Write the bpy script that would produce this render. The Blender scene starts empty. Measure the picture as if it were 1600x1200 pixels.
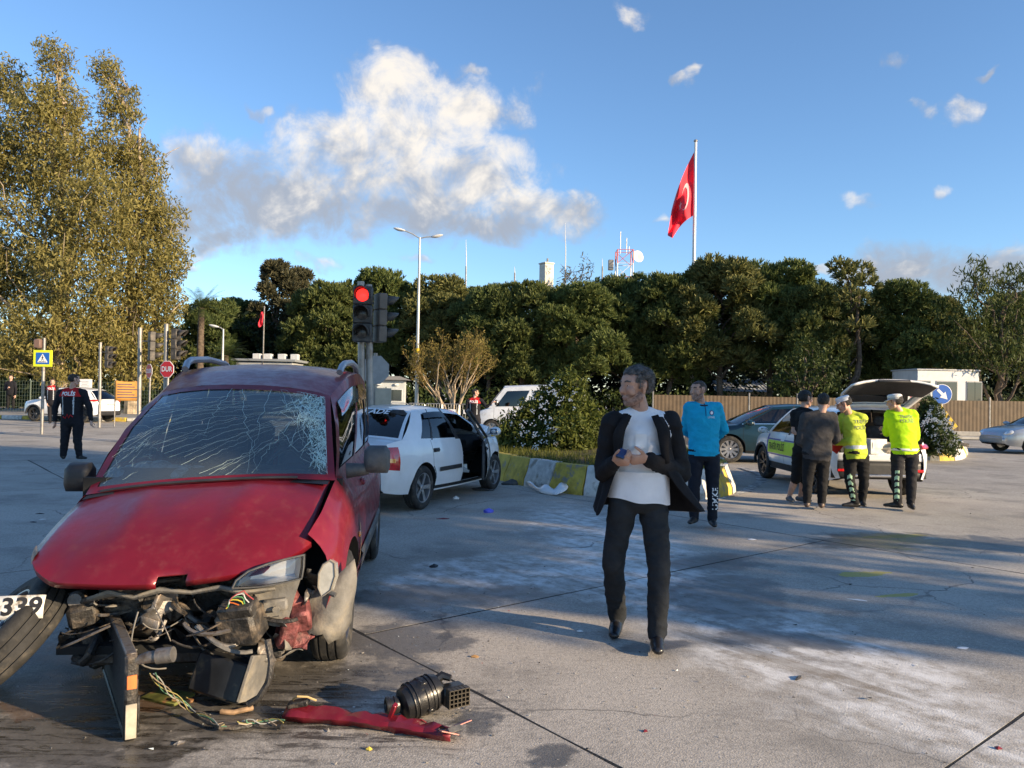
import bpy, bmesh, math, random
import numpy as np
from mathutils import Vector, Matrix, Euler, noise
from mathutils.bvhtree import BVHTree
R = math.radians
random.seed(7)
SC = bpy.context.scene
COL = SC.collection
# ------------------------------------------------------------------ camera
FOC = 1200.0 / 1600.0
PITCH, ROLL, CAMZ = R(0.86), R(1.07), 1.55
cam = bpy.data.cameras.new('camera')
cam.sensor_width = 36.0
cam.lens = 36.0 * FOC
cam.clip_end = 3000
cam.clip_start = 0.05
camo = bpy.data.objects.new('camera', cam)
COL.objects.link(camo)
CAMM = Matrix.Translation((0, 0, CAMZ)) @ Matrix.Rotation(R(90) + PITCH, 4, 'X') @ Matrix.Rotation(ROLL, 4, 'Z')
camo.matrix_world = CAMM
SC.camera = camo
# ------------------------------------------------------------------ light and exposure
SUN_EL = R(16.0)
SUN_AZ = math.atan2(0.88, -0.47)          # clockwise from +Y
SUND = Vector((math.sin(SUN_AZ) * math.cos(SUN_EL), math.cos(SUN_AZ) * math.cos(SUN_EL), math.sin(SUN_EL)))
sl = bpy.data.lights.new('sun', 'SUN')
sl.energy = 5.0
sl.angle = R(0.55)
sl.color = (1.0, 0.77, 0.50)
so = bpy.data.objects.new('sun', sl)
COL.objects.link(so)
so.rotation_euler = SUND.to_track_quat('Z', 'Y').to_euler()
vs = SC.view_settings
vs.view_transform = 'Standard'
vs.look = 'None'
vs.gamma = 1.0
vs.exposure = 1.0
vs.use_curve_mapping = False
SC.cycles.max_bounces = 7
SC.cycles.transparent_max_bounces = 14
SC.cycles.caustics_reflective = False
SC.cycles.caustics_refractive = False
SC.cycles.use_denoising = True


class NT:
    """small helper round a node tree"""
    def __init__(s, tree):
        s.t = tree
        tree.nodes.clear()

    def n(s, typ, _out=0, _set=None, **inp):
        nd = s.t.nodes.new(typ)
        for k, v in (_set or {}).items():
            setattr(nd, k, v)
        for k, v in inp.items():
            k2 = int(k[1:]) if k[0] == 'i' and k[1:].isdigit() else k.replace('_', ' ')
            sock = nd.inputs[k2]
            if isinstance(v, bpy.types.NodeSocket):
                s.t.links.new(v, sock)
            else:
                sock.default_value = v
        return nd.outputs[_out] if _out is not None else nd

    def math(s, op, a, b=0.0, c=0.0, clamp=False):
        return s.n('ShaderNodeMath', _set={'operation': op, 'use_clamp': clamp}, i0=a, i1=b, i2=c)

    def vmath(s, op, a, b=(0, 0, 0)):
        return s.n('ShaderNodeVectorMath', _set={'operation': op}, i0=a, i1=b)

    def mix(s, f, a, b, typ='MIX'):
        nd = s.t.nodes.new('ShaderNodeMix')
        nd.data_type = 'RGBA'
        nd.blend_type = typ
        for sock, v in ((nd.inputs[0], f), (nd.inputs[6], a), (nd.inputs[7], b)):
            if isinstance(v, bpy.types.NodeSocket):
                s.t.links.new(v, sock)
            else:
                sock.default_value = v if not isinstance(v, tuple) or len(v) == 4 else (*v, 1)
        return nd.outputs[2]

    def noise(s, vec, scale, detail=4.0, rough=0.55, dist=0.0):
        return s.n('ShaderNodeTexNoise', Vector=vec, Scale=scale, Detail=detail, Roughness=rough, Distortion=dist)

    def ramp(s, v, lo, hi, a=0.0, b=1.0, smooth=True):
        return s.n('ShaderNodeMapRange', _set={'interpolation_type': 'SMOOTHSTEP' if smooth else 'LINEAR'}, i0=v, i1=lo, i2=hi, i3=a, i4=b)


# ------------------------------------------------------------------ sky with clouds
wd = bpy.data.worlds.new('World')
SC.world = wd
wd.use_nodes = True
w = NT(wd.node_tree)
sky = w.n('ShaderNodeTexSky', _out=None)
sky.sky_type = 'NISHITA'
sky.sun_disc = False
sky.sun_elevation = SUN_EL
sky.sun_rotation = SUN_AZ
sky.altitude = 50
sky.air_density = 1.0
sky.dust_density = 0.15
sky.ozone_density = 4.2
skyc = sky.outputs[0]
dirv = w.n('ShaderNodeTexCoord')
sep = w.n('ShaderNodeSeparateXYZ', _out=None, Vector=dirv)
X_, Y_, Z_ = sep.outputs
U = w.math('ARCTAN2', X_, Y_)
V = w.math('ARCSINE', Z_)
UV = w.n('ShaderNodeCombineXYZ', X=U, Y=V, Z=0.0)
BLOBS = [(400, 300, 150, 75, .15), (325, 255, 80, 50, .35), (540, 250, 120, 85, .6), (650, 215, 110, 75, .85), (610, 125, 85, 38, .9), (730, 155, 95, 42, .85),
         (800, 175, 42, 26, .7), (710, 280, 120, 62, .8), (840, 322, 88, 28, .6), (600, 325, 190, 42, .2), (360, 378, 66, 22, .55), (480, 310, 150, 60, .3), (290, 320, 60, 50, .1), (430, 350, 170, 36, .08), (340, 320, 90, 50, .1), (760, 345, 130, 26, .25),
         (1345, 323, 46, 18, .8), (1483, 160, 40, 18, .85), (1420, 168, 28, 11, .8), (1480, 293, 19, 12, .8), (972, 12, 46, 14, .8), (432, 184, 17, 17, .4),
         (388, 158, 20, 13, .4), (1025, 330, 24, 8, .7), (1078, 122, 13, 11, .3), (1410, 86, 22, 13, .4), (1560, 428, 240, 44, .12), (1390, 436, 80, 13, .4),
         (630, 416, 40, 10, .6), (302, 405, 24, 10, .5), (500, 418, 40, 13, .6), (1270, 432, 40, 10, .4), (715, 88, 26, 9, .6), (1560, 100, 30, 8, .2)]
mmax = None
wnz = w.n('ShaderNodeTexNoise', _out=1, Vector=UV, Scale=8.0, Detail=4.0, Roughness=0.6)
wv = w.vmath('MULTIPLY', w.vmath('SUBTRACT', wnz, (0.5, 0.5, 0.5)), (0.15, 0.11, 0.0))
UVw = w.vmath('ADD', UV, wv)
for (cx, cy, rx, ry, br) in BLOBS:
    hor = 618 + (cx - 800) * 0.0187
    u0 = math.atan((cx - 800) / 1200.0)
    v0 = math.atan((hor - cy) / math.hypot(1200, cx - 800))
    k = math.cos(u0)
    a, b = rx / 1200.0 * k * k * 1.24, ry / 1200.0 * k * 1.28
    d_ = w.n('ShaderNodeVectorMath', _set={'operation': 'MULTIPLY_ADD'}, i0=UVw, i1=(1 / a, 1 / b, 0), i2=(-u0 / a, -v0 / b, 0))
    r2 = w.n('ShaderNodeVectorMath', _out=1, _set={'operation': 'DOT_PRODUCT'}, i0=d_, i1=d_)
    m = w.math('SUBTRACT', 1.0 if rx >= 50 else 0.62, r2)
    wgt = w.math('MAXIMUM', m, 0.0)
    # inside a lump the upper, sunward side is the bright one
    lift = w.n('ShaderNodeVectorMath', _out=1, _set={'operation': 'DOT_PRODUCT'}, i0=d_, i1=(0.20, 0.36, 0))
    bt = w.math('MULTIPLY', wgt, w.math('ADD', lift, br))
    if mmax is None:
        mmax, wsum, bsum = m, wgt, bt
    else:
        mmax = w.math('SMOOTH_MAX', mmax, m, 0.3)
        wsum = w.math('ADD', wsum, wgt)
        bsum = w.math('ADD', bsum, bt)
fb = w.noise(UV, 15.0, 8.0, 0.66, 0.35)
fb2 = w.noise(w.vmath('ADD', UV, (0.010, 0.012, 0)), 13.0, 4.0, 0.6, 0.3)
wide = w.math('MULTIPLY', w.ramp(w.math('ABSOLUTE', U), 0.66, 0.95), w.ramp(w.noise(UV, 2.6, 3.0), 0.52, 0.75))
mm = w.math('MAXIMUM', mmax, w.math('SUBTRACT', w.math('MULTIPLY', wide, 1.4), 0.8))
dens = w.math('ADD', mm, w.math('MULTIPLY', w.math('SUBTRACT', fb, 0.53), 2.9))
alpha = w.ramp(dens, -0.25, 1.05)
alpha = w.math('MULTIPLY', alpha, w.ramp(V, 0.0, 0.06))
alpha = w.math('MULTIPLY', alpha, 0.94)
bri = w.math('DIVIDE', bsum, w.math('ADD', wsum, 0.25))
emb = w.math('MULTIPLY', w.math('SUBTRACT', fb, fb2), 2.0)
bri = w.math('ADD', w.math('ADD', bri, emb), 0.02, clamp=True)
edge = w.ramp(dens, 0.3, 1.1, 0.18, 0.0)
bri = w.math('ADD', bri, edge, clamp=True)
CK = 4.3
bri = w.ramp(bri, 0.24, 1.05)
ccol = w.mix(bri, (0.40 * CK, 0.44 * CK, 0.52 * CK), (1.03 * CK, 0.95 * CK, 0.84 * CK))
final = w.mix(alpha, skyc, ccol)
bg = w.n('ShaderNodeBackground', Color=final, Strength=0.122)
w.n('ShaderNodeOutputWorld', _out=None, Surface=bg)
wd.cycles.sampling_method = 'MANUAL'
wd.cycles.sample_map_resolution = 512


# ------------------------------------------------------------------ placing helpers (a picture point at a known distance -> the place)
_CI = CAMM.to_3x3()


def ray(px, py):
    d = Vector(((px - 800) / 1200.0, -(py - 600) / 1200.0, -1.0))
    d = _CI @ d
    return d / d.y


def at(px, py, Y):
    d = ray(px, py)
    return Vector((d.x * Y, Y, CAMZ + d.z * Y))


def gnd(px, py, z=0.0):
    d = ray(px, py)
    k = (z - CAMZ) / d.z
    return Vector((d.x * k, k, z))


# ------------------------------------------------------------------ materials
MATS = {}


def M(name, col=(.5, .5, .5), rough=.5, metal=0.0, nv=0.0, ns=8.0, bump=0.0, bs=40.0, coat=0.0, spec=0.5, emit=0.0, trans=0.0, dirt=None, sub=0.0):
    if name in MATS:
        return MATS[name]
    m = bpy.data.materials.new(name)
    m.use_nodes = True
    t = NT(m.node_tree)
    tc = t.n('ShaderNodeTexCoord', _out=3)
    c = (*col, 1)
    if nv:
        f = t.noise(tc, ns, 5.0, 0.6)
        f = t.ramp(f, 0.3, 0.7)
        c = t.mix(f, tuple(x * (1 - nv) for x in col), tuple(min(1, x * (1 + nv)) for x in col))
    if dirt:
        dc, lo, hi, sc = dirt
        f = t.ramp(t.noise(tc, sc, 6.0, 0.65), lo, hi)
        c = t.mix(f, c, dc)
    bsdf = t.n('ShaderNodeBsdfPrincipled', _out=None, Base_Color=c, Roughness=rough, Metallic=metal)
    bsdf.inputs['Specular IOR Level'].default_value = spec
    if coat:
        bsdf.inputs['Coat Weight'].default_value = coat
        bsdf.inputs['Coat Roughness'].default_value = 0.06
    if emit:
        bsdf.inputs['Emission Color'].default_value = (*col, 1)
        bsdf.inputs['Emission Strength'].default_value = emit
    if trans:
        bsdf.inputs['Transmission Weight'].default_value = trans
    if sub:
        bsdf.inputs['Subsurface Weight'].default_value = sub
        bsdf.inputs['Subsurface Radius'].default_value = (0.02, 0.008, 0.004)
    if nv and not rough < .2:
        pass
    if bump:
        b = t.n('ShaderNodeBump', Strength=bump, Distance=0.02, Height=t.noise(tc, bs, 4.0, 0.6))
        t.t.links.new(b, bsdf.inputs['Normal'])
    t.n('ShaderNodeOutputMaterial', _out=None, Surface=bsdf.outputs[0])
    MATS[name] = m
    return m


def glassmat(name, tint=(.02, .025, .03), see=0.35, rough=0.03, refl=0.03, haze=0.0):
    if name in MATS:
        return MATS[name]
    m = bpy.data.materials.new(name)
    m.use_nodes = True
    t = NT(m.node_tree)
    fr = t.n('ShaderNodeFresnel', IOR=1.5)
    tr = t.n('ShaderNodeBsdfTransparent', Color=tuple(see * (0.8 + x * 4) for x in tint) + (1,))
    gl = t.n('ShaderNodeBsdfGlossy', Color=(1, 1, 1, 1), Roughness=rough)
    mx = t.n('ShaderNodeMixShader', Fac=t.math('ADD', fr, refl, clamp=True), i1=tr, i2=gl)
    if haze:
        mx = t.n('ShaderNodeMixShader', Fac=haze, i1=mx, i2=t.n('ShaderNodeBsdfDiffuse', Color=(.42, .50, .50, 1)))
    t.n('ShaderNodeOutputMaterial', _out=None, Surface=mx)
    MATS[name] = m
    return m


# ------------------------------------------------------------------ mesh helpers
def rot(rx=0, ry=0, rz=0):
    return Euler((R(rx), R(ry), R(rz))).to_matrix()


class MB:
    def __init__(s):
        s.v, s.f, s.m = [], [], []

    def add(s, vs, fs, mi=0):
        o = len(s.v)
        s.v.extend(Vector(p) for p in vs)
        for f in fs:
            s.f.append(tuple(i + o for i in f))
            s.m.append(mi)
        return s

    def box(s, c, size, r=None, bev=0.0, mi=0):
        hx, hy, hz = size[0] / 2, size[1] / 2, size[2] / 2
        c = Vector(c)
        r = r or Matrix.Identity(3)
        if bev <= 0:
            P = [(x, y, z) for x in (-hx, hx) for y in (-hy, hy) for z in (-hz, hz)]
            F = [(0, 1, 3, 2), (4, 6, 7, 5), (0, 4, 5, 1), (2, 3, 7, 6), (0, 2, 6, 4), (1, 5, 7, 3)]
        else:
            b = min(bev, hx * .9, hy * .9, hz * .9)
            P, idx = [], {}
            for sx in (-1, 1):
                for sy in (-1, 1):
                    for sz in (-1, 1):
                        for ax in range(3):
                            p = [sx * (hx - b), sy * (hy - b), sz * (hz - b)]
                            p[ax] += (sx, sy, sz)[ax] * b
                            idx[(sx, sy, sz, ax)] = len(P)
                            P.append(p)
            F = []
            for ax in range(3):
                o = [i for i in range(3) if i != ax]
                for sg in (-1, 1):
                    q = []
                    for (a, bb) in ((-1, -1), (1, -1), (1, 1), (-1, 1)):
                        k = [0, 0, 0]
                        k[ax], k[o[0]], k[o[1]] = sg, a, bb
                        q.append(idx[(*k, ax)])
                    F.append(tuple(q))
                for a in (-1, 1):
                    for bb in (-1, 1):
                        k0, k1 = [0, 0, 0], [0, 0, 0]
                        k0[ax], k0[o[0]], k0[o[1]] = -1, a, bb
                        k1[ax], k1[o[0]], k1[o[1]] = 1, a, bb
                        F.append((idx[(*k0, o[0])], idx[(*k1, o[0])], idx[(*k1, o[1])], idx[(*k0, o[1])]))
            for sx in (-1, 1):
                for sy in (-1, 1):
                    for sz in (-1, 1):
                        F.append(tuple(idx[(sx, sy, sz, a)] for a in range(3)))
        return s.add([c + r @ Vector(p) for p in P], F, mi)

    def tube(s, pts, r, seg=8, caps=True, mi=0, flat=1.0):
        pts = [Vector(p) for p in pts]
        n = len(pts)
        rr = r if isinstance(r, (list, tuple)) else [r] * n
        T = []
        for i in range(n):
            d = pts[min(i + 1, n - 1)] - pts[max(i - 1, 0)]
            T.append(d.normalized() if d.length > 1e-9 else Vector((0, 0, 1)))
        nrm = T[0].orthogonal().normalized()
        V_, F_ = [], []
        for i in range(n):
            nrm = (nrm - T[i] * nrm.dot(T[i]))
            nrm = nrm.normalized() if nrm.length > 1e-6 else T[i].orthogonal().normalized()
            bn = T[i].cross(nrm)
            for k in range(seg):
                a = 2 * math.pi * k / seg
                V_.append(pts[i] + (nrm * math.cos(a) + bn * math.sin(a) * flat) * rr[i])
        for i in range(n - 1):
            for k in range(seg):
                k2 = (k + 1) % seg
                F_.append((i * seg + k, i * seg + k2, (i + 1) * seg + k2, (i + 1) * seg + k))
        if caps:
            F_.append(tuple(range(seg))[::-1])
            F_.append(tuple((n - 1) * seg + k for k in range(seg)))
        return s.add(V_, F_, mi)

    def lathe(s, prof, seg=24, c=(0, 0, 0), r=None, mi=0, closed=False):
        """profile of (radius, height) round local Z"""
        c = Vector(c)
        r = r or Matrix.Identity(3)
        V_, F_ = [], []
        for (q, z) in prof:
            for k in range(seg):
                a = 2 * math.pi * k / seg
                V_.append(c + r @ Vector((q * math.cos(a), q * math.sin(a), z)))
        n = len(prof)
        for i in range(n if closed else n - 1):
            j = (i + 1) % n
            for k in range(seg):
                k2 = (k + 1) % seg
                F_.append((i * seg + k, i * seg + k2, j * seg + k2, j * seg + k))
        return s.add(V_, F_, mi)

    def disc(s, rad, seg=24, c=(0, 0, 0), r=None, mi=0):
        c = Vector(c)
        r = r or Matrix.Identity(3)
        return s.add([c + r @ Vector((rad * math.cos(2 * math.pi * k / seg), rad * math.sin(2 * math.pi * k / seg), 0)) for k in range(seg)], [tuple(range(seg))], mi)

    def prism(s, poly, d, c=(0, 0, 0), r=None, mi=0):
        """polygon in local XY, from z=0 to z=d"""
        c = Vector(c)
        r = r or Matrix.Identity(3)
        n = len(poly)
        V_ = [c + r @ Vector((p[0], p[1], 0)) for p in poly] + [c + r @ Vector((p[0], p[1], d)) for p in poly]
        F_ = [tuple(range(n))[::-1], tuple(range(n, 2 * n))] + [(i, (i + 1) % n, n + (i + 1) % n, n + i) for i in range(n)]
        return s.add(V_, F_, mi)

    def grid(s, P, mi=0, skip=None):
        n, m = len(P), len(P[0])
        V_ = [p for row in P for p in row]
        F_ = [(i * m + j, i * m + j + 1, (i + 1) * m + j + 1, (i + 1) * m + j) for i in range(n - 1) for j in range(m - 1) if not (skip and skip(i, j))]
        return s.add(V_, F_, mi)

    def ell(s, c, rad, seg=12, rings=8, r=None, mi=0):
        prof = []
        for i in range(rings + 1):
            a = -math.pi / 2 + math.pi * i / rings
            prof.append((max(1e-4, math.cos(a)), math.sin(a)))
        o = len(s.v)
        s.lathe(prof, seg, mi=mi)
        r = r or Matrix.Identity(3)
        c = Vector(c)
        for i in range(o, len(s.v)):
            p = s.v[i]
            s.v[i] = c + r @ Vector((p.x * rad[0], p.y * rad[1], p.z * rad[2]))
        return s

    def build(s, name, mats, parent=None, smooth=True, angle=40, solid=0.0, sub=0, loc=None, rz=None):
        me = bpy.data.meshes.new(name)
        me.from_pydata([tuple(p) for p in s.v], [], s.f)
        if not isinstance(mats, (list, tuple)):
            mats = [mats]
        for mt in mats:
            me.materials.append(mt)
        if len(mats) > 1:
            me.polygons.foreach_set('material_index', s.m)
        bm = bmesh.new()
        bm.from_mesh(me)
        bmesh.ops.remove_doubles(bm, verts=bm.verts, dist=1e-5)
        bmesh.ops.recalc_face_normals(bm, faces=bm.faces)
        bm.to_mesh(me)
        bm.free()
        if smooth:
            me.polygons.foreach_set('use_smooth', [True] * len(me.polygons))
            me.set_sharp_from_angle(angle=R(angle))
        o = bpy.data.objects.new(name, me)
        COL.objects.link(o)
        if parent:
            o.parent = parent
        if solid:
            md = o.modifiers.new('solid', 'SOLIDIFY')
            md.thickness = solid
            md.offset = -1
        if sub:
            md = o.modifiers.new('sub', 'SUBSURF')
            md.levels = md.render_levels = sub
        if loc is not None:
            o.location = loc
        if rz is not None:
            o.rotation_euler.z = rz
        return o


def tag(o, label=None, cat=None, group=None, kind=None):
    for k, v in (('label', label), ('category', cat), ('group', group), ('kind', kind)):
        if v:
            o[k] = v
    return o


def thing(name, label, cat, loc=(0, 0, 0), rz=0.0, group=None):
    o = bpy.data.objects.new(name, None)
    COL.objects.link(o)
    o.empty_display_size = 0.2
    o.location = loc
    o.rotation_euler = (0, 0, rz)
    return tag(o, label, cat, group)


def copy_tree(o, parent=None):
    c = o.copy()
    COL.objects.link(c)
    c.parent = parent
    for ch in [x for x in bpy.data.objects if x.parent == o]:
        copy_tree(ch, c)
    return c


def fast_mesh(name, verts, faces, mats, smooth=False, matidx=None):
    """numpy arrays -> mesh (all faces the same size)"""
    me = bpy.data.meshes.new(name)
    nv, (nf, k) = len(verts), faces.shape
    me.vertices.add(nv)
    me.vertices.foreach_set('co', np.ascontiguousarray(verts, dtype=np.float32).ravel())
    me.loops.add(nf * k)
    me.loops.foreach_set('vertex_index', np.ascontiguousarray(faces, dtype=np.int32).ravel())
    me.polygons.add(nf)
    me.polygons.foreach_set('loop_start', np.arange(0, nf * k, k, dtype=np.int32))
    for mt in (mats if isinstance(mats, (list, tuple)) else [mats]):
        me.materials.append(mt)
    if matidx is not None:
        me.polygons.foreach_set('material_index', matidx.astype(np.int32))
    me.polygons.foreach_set('use_smooth', np.full(nf, smooth))
    me.update(calc_edges=True)
    me.validate()
    return me


def link(name, me, parent=None):
    o = bpy.data.objects.new(name, me)
    COL.objects.link(o)
    if parent:
        o.parent = parent
    return o


_TC = {}


def text_mesh(txt, size, bold=0.0, spacing=1.0, shear=0.0):
    """flat lettering as (verts 2-D centred, faces)"""
    key = (txt, size, bold, spacing, shear)
    if key in _TC:
        return _TC[key]
    cu = bpy.data.curves.new('lettering', 'FONT')
    cu.body = txt
    cu.size = size
    cu.offset = bold
    cu.space_character = spacing
    cu.shear = shear
    cu.align_x = 'CENTER'
    cu.align_y = 'CENTER'
    cu.resolution_u = 3
    o = bpy.data.objects.new('lettering', cu)
    COL.objects.link(o)
    dg = bpy.context.evaluated_depsgraph_get()
    me = bpy.data.meshes.new_from_object(o.evaluated_get(dg))
    V_ = [(v.co.x, v.co.y) for v in me.vertices]
    F_ = [tuple(p.vertices) for p in me.polygons]
    bpy.data.objects.remove(o)
    bpy.data.curves.remove(cu)
    bpy.data.meshes.remove(me)
    _TC[key] = (V_, F_)
    return V_, F_


def lettering(name, txt, size, mat_, c, right, up, parent, bold=0.0, spacing=1.0, bvh=None, lift=0.003, arch=0.0, shear=0.0, width=None):
    """lettering on the plane (c, right, up) or pressed on to a curved surface (bvh, in the same space)"""
    V_, F_ = text_mesh(txt, size, bold, spacing, shear)
    c, right, up = Vector(c), Vector(right).normalized(), Vector(up).normalized()
    nrm = right.cross(up).normalized()
    k = 1.0
    if width:
        xs = [p[0] for p in V_]
        k = width / (max(xs) - min(xs))
    P = []
    for (x, y) in V_:
        p = c + right * x * k + up * (y - arch * x * x)
        if bvh:
            h = bvh.ray_cast(p + nrm * 0.5, -nrm, 1.2)
            if h[0] is not None:
                p = h[0] + nrm * lift
        else:
            p = p + nrm * lift
        P.append(p)
    mb = MB().add(P, F_)
    return mb.build(name, mat_, parent, smooth=False)


def bvh_of(mb_or_ob):
    if isinstance(mb_or_ob, MB):
        return BVHTree.FromPolygons([tuple(p) for p in mb_or_ob.v], mb_or_ob.f)
    me = mb_or_ob.data
    return BVHTree.FromPolygons([v.co.copy() for v in me.vertices], [tuple(p.vertices) for p in me.polygons])
# ------------------------------------------------------------------ ground and road
DV = Vector((0.635, -0.7725, 0))           # direction of the long joints
NV = Vector((0.7725, 0.635, 0))


def roadmat(name, base, wet=True):
    m = bpy.data.materials.new(name)
    m.use_nodes = True
    t = NT(m.node_tree)
    P = t.n('ShaderNodeNewGeometry')
    sp = t.n('ShaderNodeSeparateXYZ', _out=None, Vector=P)
    px, py = sp.outputs[0], sp.outputs[1]
    big = t.noise(P, 0.35, 4.0, 0.6)
    mid = t.noise(P, 2.4, 6.0, 0.65)
    fine = t.noise(P, 110.0, 3.0, 0.75)
    spk = t.n('ShaderNodeTexVoronoi', Vector=P, Scale=120.0)
    c = t.mix(t.ramp(big, 0.3, 0.7), tuple(x * 0.78 for x in base), tuple(x * 1.15 for x in base))
    c = t.mix(t.ramp(mid, 0.35, 0.75, 0.0, 0.45), c, tuple(x * 0.62 for x in base))
    c = t.mix(t.ramp(fine, 0.45, 0.72, 0.0, 0.7), c, (base[0] * 1.9, base[1] * 1.8, base[2] * 1.65))
    c = t.mix(t.ramp(spk, 0.0, 0.32, 0.75, 0.0), c, tuple(x * 0.35 for x in base))
    gran = t.noise(P, 36.0, 3.0, 0.8)
    c = t.mix(t.ramp(gran, 0.50, 0.64, 0.0, 0.45), c, tuple(x * 0.45 for x in base))
    c = t.mix(t.ramp(gran, 0.48, 0.36, 0.0, 0.35), c, tuple(x * 1.5 for x in base))
    chips = t.n('ShaderNodeTexVoronoi', Vector=P, Scale=24.0)
    c = t.mix(t.ramp(chips, 0.04, 0.16, 0.6, 0.0), c, (0.66, 0.62, 0.56))

    def spot(cx, cy, rx, ry, ang, ns=2.2, edge=0.35, k=1.3, lo=0.0):
        """an irregular stain with a shape of its own"""
        ca, sa = math.cos(ang), math.sin(ang)
        dx, dy = t.math('SUBTRACT', px, cx), t.math('SUBTRACT', py, cy)
        a = t.math('MULTIPLY', t.math('ADD', t.math('MULTIPLY', dx, ca), t.math('MULTIPLY', dy, sa)), 1 / rx)
        b = t.math('MULTIPLY', t.math('SUBTRACT', t.math('MULTIPLY', dy, ca), t.math('MULTIPLY', dx, sa)), 1 / ry)
        r2 = t.math('ADD', t.math('MULTIPLY', a, a), t.math('MULTIPLY', b, b))
        v = t.math('ADD', t.math('SUBTRACT', 1.0, r2), t.math('MULTIPLY', t.math('SUBTRACT', (nzb if ns >= 4 else nza), 0.5), 2 * k))
        return t.ramp(v, lo, lo + edge)

    nza = t.noise(P, 2.8, 9.0, 0.70)
    nzb = t.noise(P, 7.0, 4.0, 0.62)
    rough = t.ramp(mid, 0.3, 0.8, 0.92, 0.72)
    # a stretched noise along the way the wrecks slid
    rotv = t.n('ShaderNodeVectorRotate', _set={'rotation_type': 'Z_AXIS'}, Vector=P, Angle=R(-38))
    stv = t.vmath('MULTIPLY', rotv, (9.0, 1.0, 1.0))
    strk = t.noise(stv, 1.2, 7.0, 0.7)
    # white scuffs
    for (a, b, wdt) in (((880, 800), (1120, 950), 0.55), ((1090, 940), (1560, 1170), 0.50), ((600, 930), (900, 880), 0.55), ((900, 900), (1120, 930), 0.5)):
        A, B = gnd(*a), gnd(*b)
        mid_, d = (A + B) / 2, B - A
        s_ = spot(mid_.x, mid_.y, d.length * 0.66, wdt * 1.5, math.atan2(d.y, d.x), 3.0, 1.3, 1.5, -.35)
        s_ = t.math('MULTIPLY', s_, t.ramp(t.math('ADD', t.math('MULTIPLY', strk, .45), t.math('MULTIPLY', nzb, .55)), 0.38, 0.60))
        c = t.mix(t.math('MULTIPLY', s_, 0.85), c, (0.78, 0.78, 0.76))
    ck = t.n('ShaderNodeTexVoronoi', _set={'feature': 'DISTANCE_TO_EDGE'}, Vector=t.vmath('ADD', P, t.vmath('MULTIPLY', t.n('ShaderNodeTexNoise', _out=1, Vector=P, Scale=1.6, Detail=4.0), (.7, .7, 0))), Scale=0.42)
    c = t.mix(t.math('MULTIPLY', t.ramp(ck, 0.0, 0.006, 0.7, 0.0), t.ramp(big, .45, .6)), c, (0.03, 0.03, 0.03))
    patchy = t.noise(P, 0.9, 7.0, 0.72)
    c = t.mix(t.ramp(patchy, 0.47, 0.66, 0.0, 0.60), c, tuple(x * 0.48 for x in base))
    c = t.mix(t.ramp(patchy, 0.46, 0.30, 0.0, 0.45), c, tuple(x * 1.35 for x in base))
    # rusty mud line
    A, B = gnd(1060, 985), gnd(1430, 1095)
    mid_, d = (A + B) / 2, B - A
    c = t.mix(t.math('MULTIPLY', spot(mid_.x, mid_.y, d.length * .55, 0.07, math.atan2(d.y, d.x), 4.0, .4, .6), 0.5), c, (0.16, 0.12, 0.07))
    # yellow paint smear
    for (q, rx, ry) in (((1345, 897), .30, .10), ((1405, 930), .22, .05), ((1400, 838), .5, .10)):
        g = gnd(*q)
        c = t.mix(t.math('MULTIPLY', spot(g.x, g.y, rx, ry, 0.3, 9.0, .25, 1.2), 0.75), c, (0.42, 0.36, 0.05))
    if wet:
        wets = []
        for (q, rx, ry, an, ns) in (((250, 1105), 1.1, .65, 0.2, 2.6), ((330, 1060), 1.1, .5, 0.1, 2.6), ((140, 1130), .9, .4, .1, 2.6), ((90, 1180), .8, .3, 0.0, 3.0), ((420, 1060), .9, .42, 0.1, 2.2), ((610, 1000), .55, .45, 0.5, 2.2), ((700, 930), 1.0, .35, 0.2, 2.6),
                                    ((1130, 930), .55, .95, -0.2, 2.0), ((1210, 1000), .5, .22, -0.2, 2.4), ((1110, 880), .6, .45, 0.4, 2.4), ((1380, 845), 1.0, .55, 0.3, 1.6),
                                    ((1560, 850), 1.6, .5, 0.0, 1.6), ((740, 1130), .18, .12, 0.9, 4.0), ((860, 1180), .16, .1, .9, 4.0), ((300, 1010), 1.1, .6, 0.0, 2.0), ((1030, 1010), .3, .1, 0.3, 3.0)):
            g = gnd(*q)
            s_ = spot(g.x, g.y, rx * 1.1, ry * 1.1, an, ns, 0.75, 1.9)
            wets.append(s_)
        wv = wets[0]
        for s_ in wets[1:]:
            wv = t.math('MAXIMUM', wv, s_)
        c = t.mix(t.math('MULTIPLY', wv, 0.70), c, (0.034, 0.032, 0.030))
        rough = t.math('SUBTRACT', rough, t.math('MULTIPLY', wv, 0.42))
        g = gnd(330, 1110)
        runs = t.math('MULTIPLY', spot(g.x, g.y, 1.7, .75, .1, 2.8, .8, 1.4), t.ramp(t.noise(t.vmath('MULTIPLY', P, (1.2, 7.0, 1.0)), 2.6, 6.0, .7, .6), .46, .60))
        c = t.mix(t.math('MULTIPLY', runs, 0.85), c, (0.022, 0.019, 0.016))
        rough = t.math('SUBTRACT', rough, t.math('MULTIPLY', runs, 0.3))
        # rust-coloured coolant run
        g = gnd(150, 1090)
        c = t.mix(t.math('MULTIPLY', spot(g.x, g.y, .5, .3, 0, 4, .3, 1.3), 0.45), c, (0.13, 0.06, 0.02))
    hgt = t.math('ADD', t.math('MULTIPLY', fine, 0.6), t.math('MULTIPLY', spk, 0.5))
    bmp = t.n('ShaderNodeBump', Strength=0.35, Distance=0.007, Height=hgt)
    b_ = t.n('ShaderNodeBsdfPrincipled', Base_Color=c, Roughness=rough, Normal=bmp)
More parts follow.
